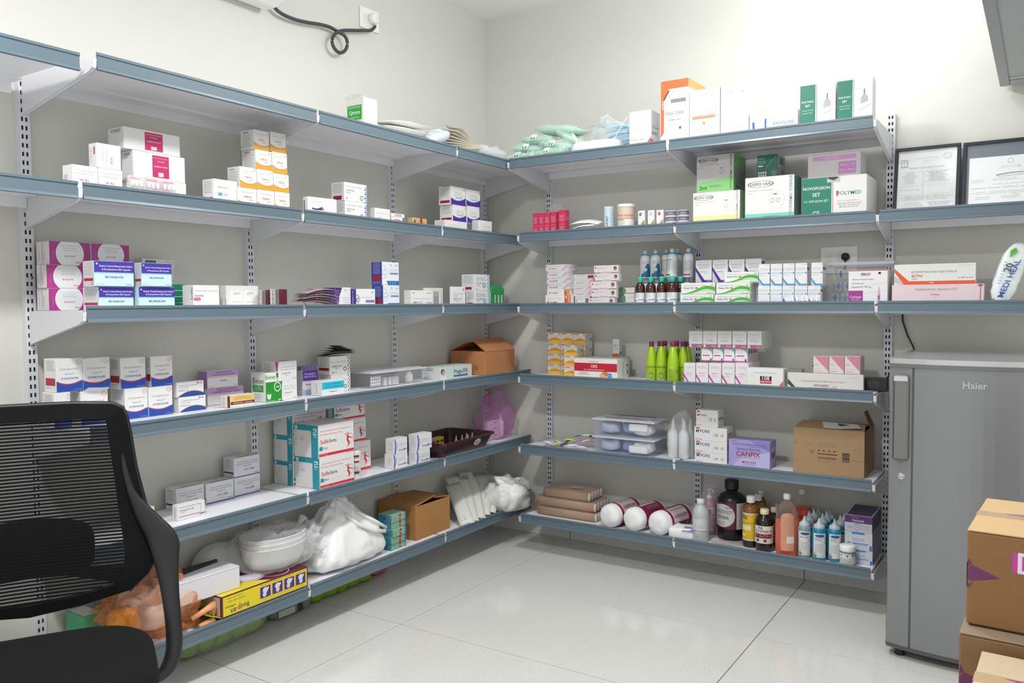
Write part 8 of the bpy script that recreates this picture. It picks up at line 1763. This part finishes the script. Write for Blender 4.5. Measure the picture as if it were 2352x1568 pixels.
# ------------------------------------------------------------------ cartons at the near right
def bigbox(label, x0, x1, y0, y1, z0, z1, col, top, prims, sprims, tprims, rz=0.0):  # col darkened, top lightened: fall of light put into the board colours
    e = empty('shipping_carton', ((x0 + x1) / 2, (y0 + y1) / 2, z0), label, 'cardboard box', rz)
    W_, D_, H_ = x1 - x0, y1 - y0, z1 - z0
    mb = MB(); mb.box((-W_ / 2, -D_ / 2, 0), (W_ / 2, D_ / 2, H_ - .004), M(col, **CARD), .004); mb.build('carton_body', e)
    for s_ in (-1, 1):
        lo, hi = ((-W_ / 2, -D_ / 2, H_ - .0038), (W_ / 2, -.0015, H_)) if s_ < 0 else ((-W_ / 2, .0015, H_ - .0038), (W_ / 2, D_ / 2, H_))
        mb = MB(); mb.box(lo, hi, M(top, **CARD), .0012); mb.build('lid_flap', e)
    mb = MB(); mb.box((-W_ / 2 - .001, -.022, H_ + .0002), (W_ / 2, .022, H_ + .0006), M('d9c09a', .12, kind='packing_tape', alpha=.5)); mb.box((-W_ / 2 - .0008, -.022, H_ - .05), (-W_ / 2 - .0002, .022, H_), M('d9c09a', .12, kind='packing_tape', alpha=.5)); mb.build('packing_tape', e)
    for f, pr in (('F', prims), ('L', sprims), ('T', tprims)):
        if pr:
            mb = MB(); pl, U, V = face_plane(W_, D_, H_, f)
            if f == 'T':
                q0 = pl
                class PT:
                    div = 1
                    def __call__(s, u, v, L): return q0(u, v, L) + Vector((0, 0, .0006))
                pl = PT()
            art_on(mb, pr, pl, U, V, random.Random(2)); mb.build({'F': 'printed_front', 'L': 'printed_side', 'T': 'printed_top'}[f], e)
    return e
PU, PK = '6a2a5c', 'c23ca0'
star = [('p', [(0, .58), (.02, .63), (.125, .53), (.02, .46), (.0, .48)], PU), ('p', [(0, .70), (.02, .64), (0, .6)], PU), ('p', [(0, .38), (.025, .44), (0, .43)], PU)]
bigbox('brown shipping carton with purple star and pink lettering, top of rear stack', 3.032, 3.50, -2.70, -2.385, .853, 1.045, '7f5c36', 'c9aa7c', star + [('r', .165, .62, .60, .82, PK), ('T', .375, .72, .38, 'DIVINE', 'e8dcec')], [('p', [(.7, .4), (1, .66), (1, .4)], PU), ('p', [(.6, .62), (.95, .7), (.95, .95)], PU)], [('p', [(.1, .54), (.22, .62), (.3, .56), (.26, .52)], 'a868b0'), ('o', .3, .2, .06, .12, .1, '8c6a5c'), ('r', .22, .12, .36, .14, '8c6a5c')], R(-3))
for k in range(4):
    z0 = .001 + .2125 * k
    bigbox(f'brown shipping carton in the rear stack, {["on the floor", "second from the floor", "third from the floor", "just under the top one"][k]}', 3.022, 3.50, -2.74, -2.385, z0, z0 + .2115, '7a5c3c', '8c7c66', star, [('p', [(.3, .1), (.9, .1), (.9, .9), (.75, .96)], '7c1f5a')], None, R(-2))
for k in range(4):
    z0 = .001 + .2075 * k
    bigbox(f'pale brown shipping carton in the front stack, {["on the floor", "second from the floor", "third from the floor", "topmost with purple print"][k]}', 3.052, 3.50, -3.02, -2.765, z0, z0 + .2065, 'b09878', 'c4b296', star, None, [('p', [(.1, .56), (.5, .64), (.6, .5), (.3, .46)], 'a04c9c')] if k == 3 else None, R(-2))

# ------------------------------------------------------------------ office chair
PHI = R(60)
ox, oy = .712 - .285 * math.cos(PHI), -3.033 - .285 * math.sin(PHI)
e = empty('office_chair', (ox, oy, 0), 'black mesh-back office chair in the foreground with its back to the rack', 'chair', PHI)
BKP = M('161719', .45, kind='black_nylon', bump=.15, scale=300)
FAB = M('0b0b0c', .9, spec=.25, kind='black_fabric', bump=.3, scale=400)
SX = 1.09
outer = [(0, 1.198), (.12, 1.198), (.225, 1.192), (.25, 1.178), (.260, 1.15), (.268, 1.096), (.282, .977), (.303, .866), (.325, .76), (.33, .687), (.305, .640), (.255, .592), (.131, .562), (0, .547)]
inner = [(0, 1.150), (.11, 1.150), (.19, 1.150), (.203, 1.146), (.2065, 1.138), (.212, 1.09), (.224, .97), (.233, .86), (.243, .76), (.248, .70), (.24, .65), (.215, .617), (.12, .597), (0, .587)]
outer = [(x * SX, z) for x, z in outer]; inner = [(x * SX, z) for x, z in inner]
def full(l): return l + [(-x, z) for x, z in l[-2:0:-1]]
fo, fi = full(outer), full(inner)
def cy(x, z): return -.30 * x * x + .035 * math.cos((z - .85) * 4.2)
def ringmesh(o_, i_, th, dy=0.0, lift=0.0):
    n = len(o_); vs = []
    for (x, z) in o_: vs.append((x, cy(x, z) + dy + th * .6, z))
    for (x, z) in i_: vs.append((x, cy(x, z) + dy - th * .5, z))
    for (x, z) in o_: vs.append((x, cy(x, z) + dy + th, z))
    for (x, z) in i_: vs.append((x, cy(x, z) + dy + th, z))
    fs = []
    for k in range(n):
        q = (k + 1) % n
        fs += [(k, q, n + q, n + k), (2 * n + k, 3 * n + k, 3 * n + q, 2 * n + q), (k, 2 * n + k, 2 * n + q, q), (n + k, n + q, 3 * n + q, 3 * n + k)]
    return vs, fs
mb = MB(); vs, fs = ringmesh(fo, fi, .016); mb.add(vs, fs, FAB, False); mb.build('backrest_border', e)
mb = MB()
rim = [(x * 1.0, cy(x, z) + .020, z) for x, z in fo[:12]]
mb.tube([(-x, y, z) for x, y, z in rim[::-1]] + rim[1:], .0085, BKP, 8); mb.build('backrest_frame', e)
def xin(z):
    for (xa, za), (xb, zb) in zip(inner, inner[1:]):
        if zb <= z <= za and za != zb:
            return xa + (xb - xa) * (z - za) / (zb - za)
    return .2
mb = MB(); z = .592
NS = 10
while z < 1.150:
    xm = (xin(z) + .004) if z > .618 else .10 * SX + (z - .592) * 4.4
    for k in range(NS):
        x0, x1 = -xm + 2 * xm * k / NS, -xm + 2 * xm * (k + 1) / NS
        mb.face([(x0, cy(x0, z) - .003, z), (x1, cy(x1, z) - .003, z), (x1, cy(x1, z) - .003, z + .0058), (x0, cy(x0, z) - .003, z + .0058)], FAB)
    z += .0106
o = mb.build('mesh_weave', e); o['kind'] = 'stuff'
mb = MB(); sh = M('101011', .9, kind='sheer_mesh', alpha=.66)
zs = [.590, .618, .64, .70, .76, .86, .97, 1.09, 1.146]
for za, zb in zip(zs, zs[1:]):
    for k in range(NS):
        f = lambda t, z_: (lambda xm: (-xm + 2 * xm * t))(xin(z_) if z_ > .612 else .13)
        mb.face([(f(k / NS, za), cy(f(k / NS, za), za) - .001, za), (f((k + 1) / NS, za), cy(f((k + 1) / NS, za), za) - .001, za), (f((k + 1) / NS, zb), cy(f((k + 1) / NS, zb), zb) - .001, zb), (f(k / NS, zb), cy(f(k / NS, zb), zb) - .001, zb)], sh)
mb.build('mesh_backing', e)
mb = MB(); mb.blob((0, .055, .745), (.185, .020, .085), FAB, e=(.45, .45), nu=40, nv=16, lobes=lambda x, y, z: (x, y, z + .012 * math.cos(x * 12))); mb.build('lumbar_pad', e)
mb = MB(); pts = [(-.27, .66), (-.15, .675), (0, .685), (.15, .675), (.27, .66), (.27, .60), (.2, .625), (.1, .655), (0, .66), (-.1, .655), (-.2, .625), (-.27, .60)]
mb.prism(pts, 1, .045, .060, BKP); mb.build('lumbar_bracket', e)


def sweep(mb, path, mat, seg=16):
    path = smooth_path(path)
    vs, fs = [], []
    for (x, y, z, hx, hy_) in path:
        for k in range(seg):
            t = 2 * PI * k / seg
            vs.append((x + hx * math.cos(t), y + hy_ * math.sin(t), z))
    for i in range(len(path) - 1):
        for k in range(seg):
            q = (k + 1) % seg
            fs.append((i * seg + k, i * seg + q, (i + 1) * seg + q, (i + 1) * seg + k))
    fs += [tuple(range(seg)), tuple(reversed(range((len(path) - 1) * seg, len(path) * seg)))]
    mb.add(vs, fs, mat, True)


path = [(.278, .015, 1.06, .006, .010), (.288, .012, .98, .010, .012), (.305, .005, .91, .014, .015), (.328, .0, .865, .024, .017), (.355, -.005, .82, .036, .018), (.385, -.012, .775, .045, .019), (.400, -.02, .735, .046, .019), (.404, -.03, .695, .040, .019), (.408, -.045, .64, .032, .019), (.412, -.065, .58, .027, .019), (.416, -.085, .52, .025, .02), (.418, -.10, .46, .025, .021), (.412, -.115, .41, .025, .022), (.392, -.13, .37, .027, .022), (.355, -.14, .345, .03, .02), (.30, -.145, .333, .03, .014)]
for s_ in (1, -1):
    mb = MB(); sweep(mb, [(x * s_ * .958, y, z, a, b) for x, y, z, a, b in path], BKP); mb.build('back_post', e)
mb = MB(); mb.blob((.025, -.27, .478), (.315, .25, .044), FAB, e=(.55, .42), nu=56, nv=18, lobes=lambda x, y, z: (x, y, z + .010 * math.cos(y * 6) - .02 * (abs(x) / .285) ** 4)); mb.build('seat_cushion', e)
mb = MB(); mb.blob((0, -.25, .432), (.27, .225, .018), BKP, e=(.5, .45), nu=40, nv=10); mb.build('seat_shell', e)
mb = MB(); mb.box((-.34, -.19, .318), (.34, -.10, .345), BKP, .006); mb.box((-.09, -.33, .36), (.09, -.13, .42), BKP, .01); mb.box((-.10, -.2, .34), (.10, -.11, .37), BKP, .004); mb.build('tilt_mechanism', e)
mb = MB(); mb.lathe([(.026, .10), (.026, .25), (.018, .25), (.018, .36)], M('2a2b2d', .3, .5, kind='gas_lift'), 20, (0, -.23, 0)); mb.build('gas_column', e)
for k in range(5):
    a = R(72 * k + 10); cx, cy_ = math.cos(a), math.sin(a)
    mb = MB(); mb.tube([(0, -.23, .105), (cx * .12, -.23 + cy_ * .12, .10), (cx * .29, -.23 + cy_ * .29, .075)], [.034, .026, .017], BKP, 10, .7); mb.build('base_leg', e)
    mb = MB(); mb.lathe([(.027, -.016), (.027, .016)], BKP, 18); mb.xf(Matrix.Translation((cx * .29, -.23 + cy_ * .29, .0275)) @ Matrix.Rotation(a, 4, 'Z') @ Matrix.Rotation(R(90), 4, 'X')); mb.tube([(cx * .29, -.23 + cy_ * .29, .05), (cx * .29, -.23 + cy_ * .29, .085)], .006, BKP); mb.build('caster', e)
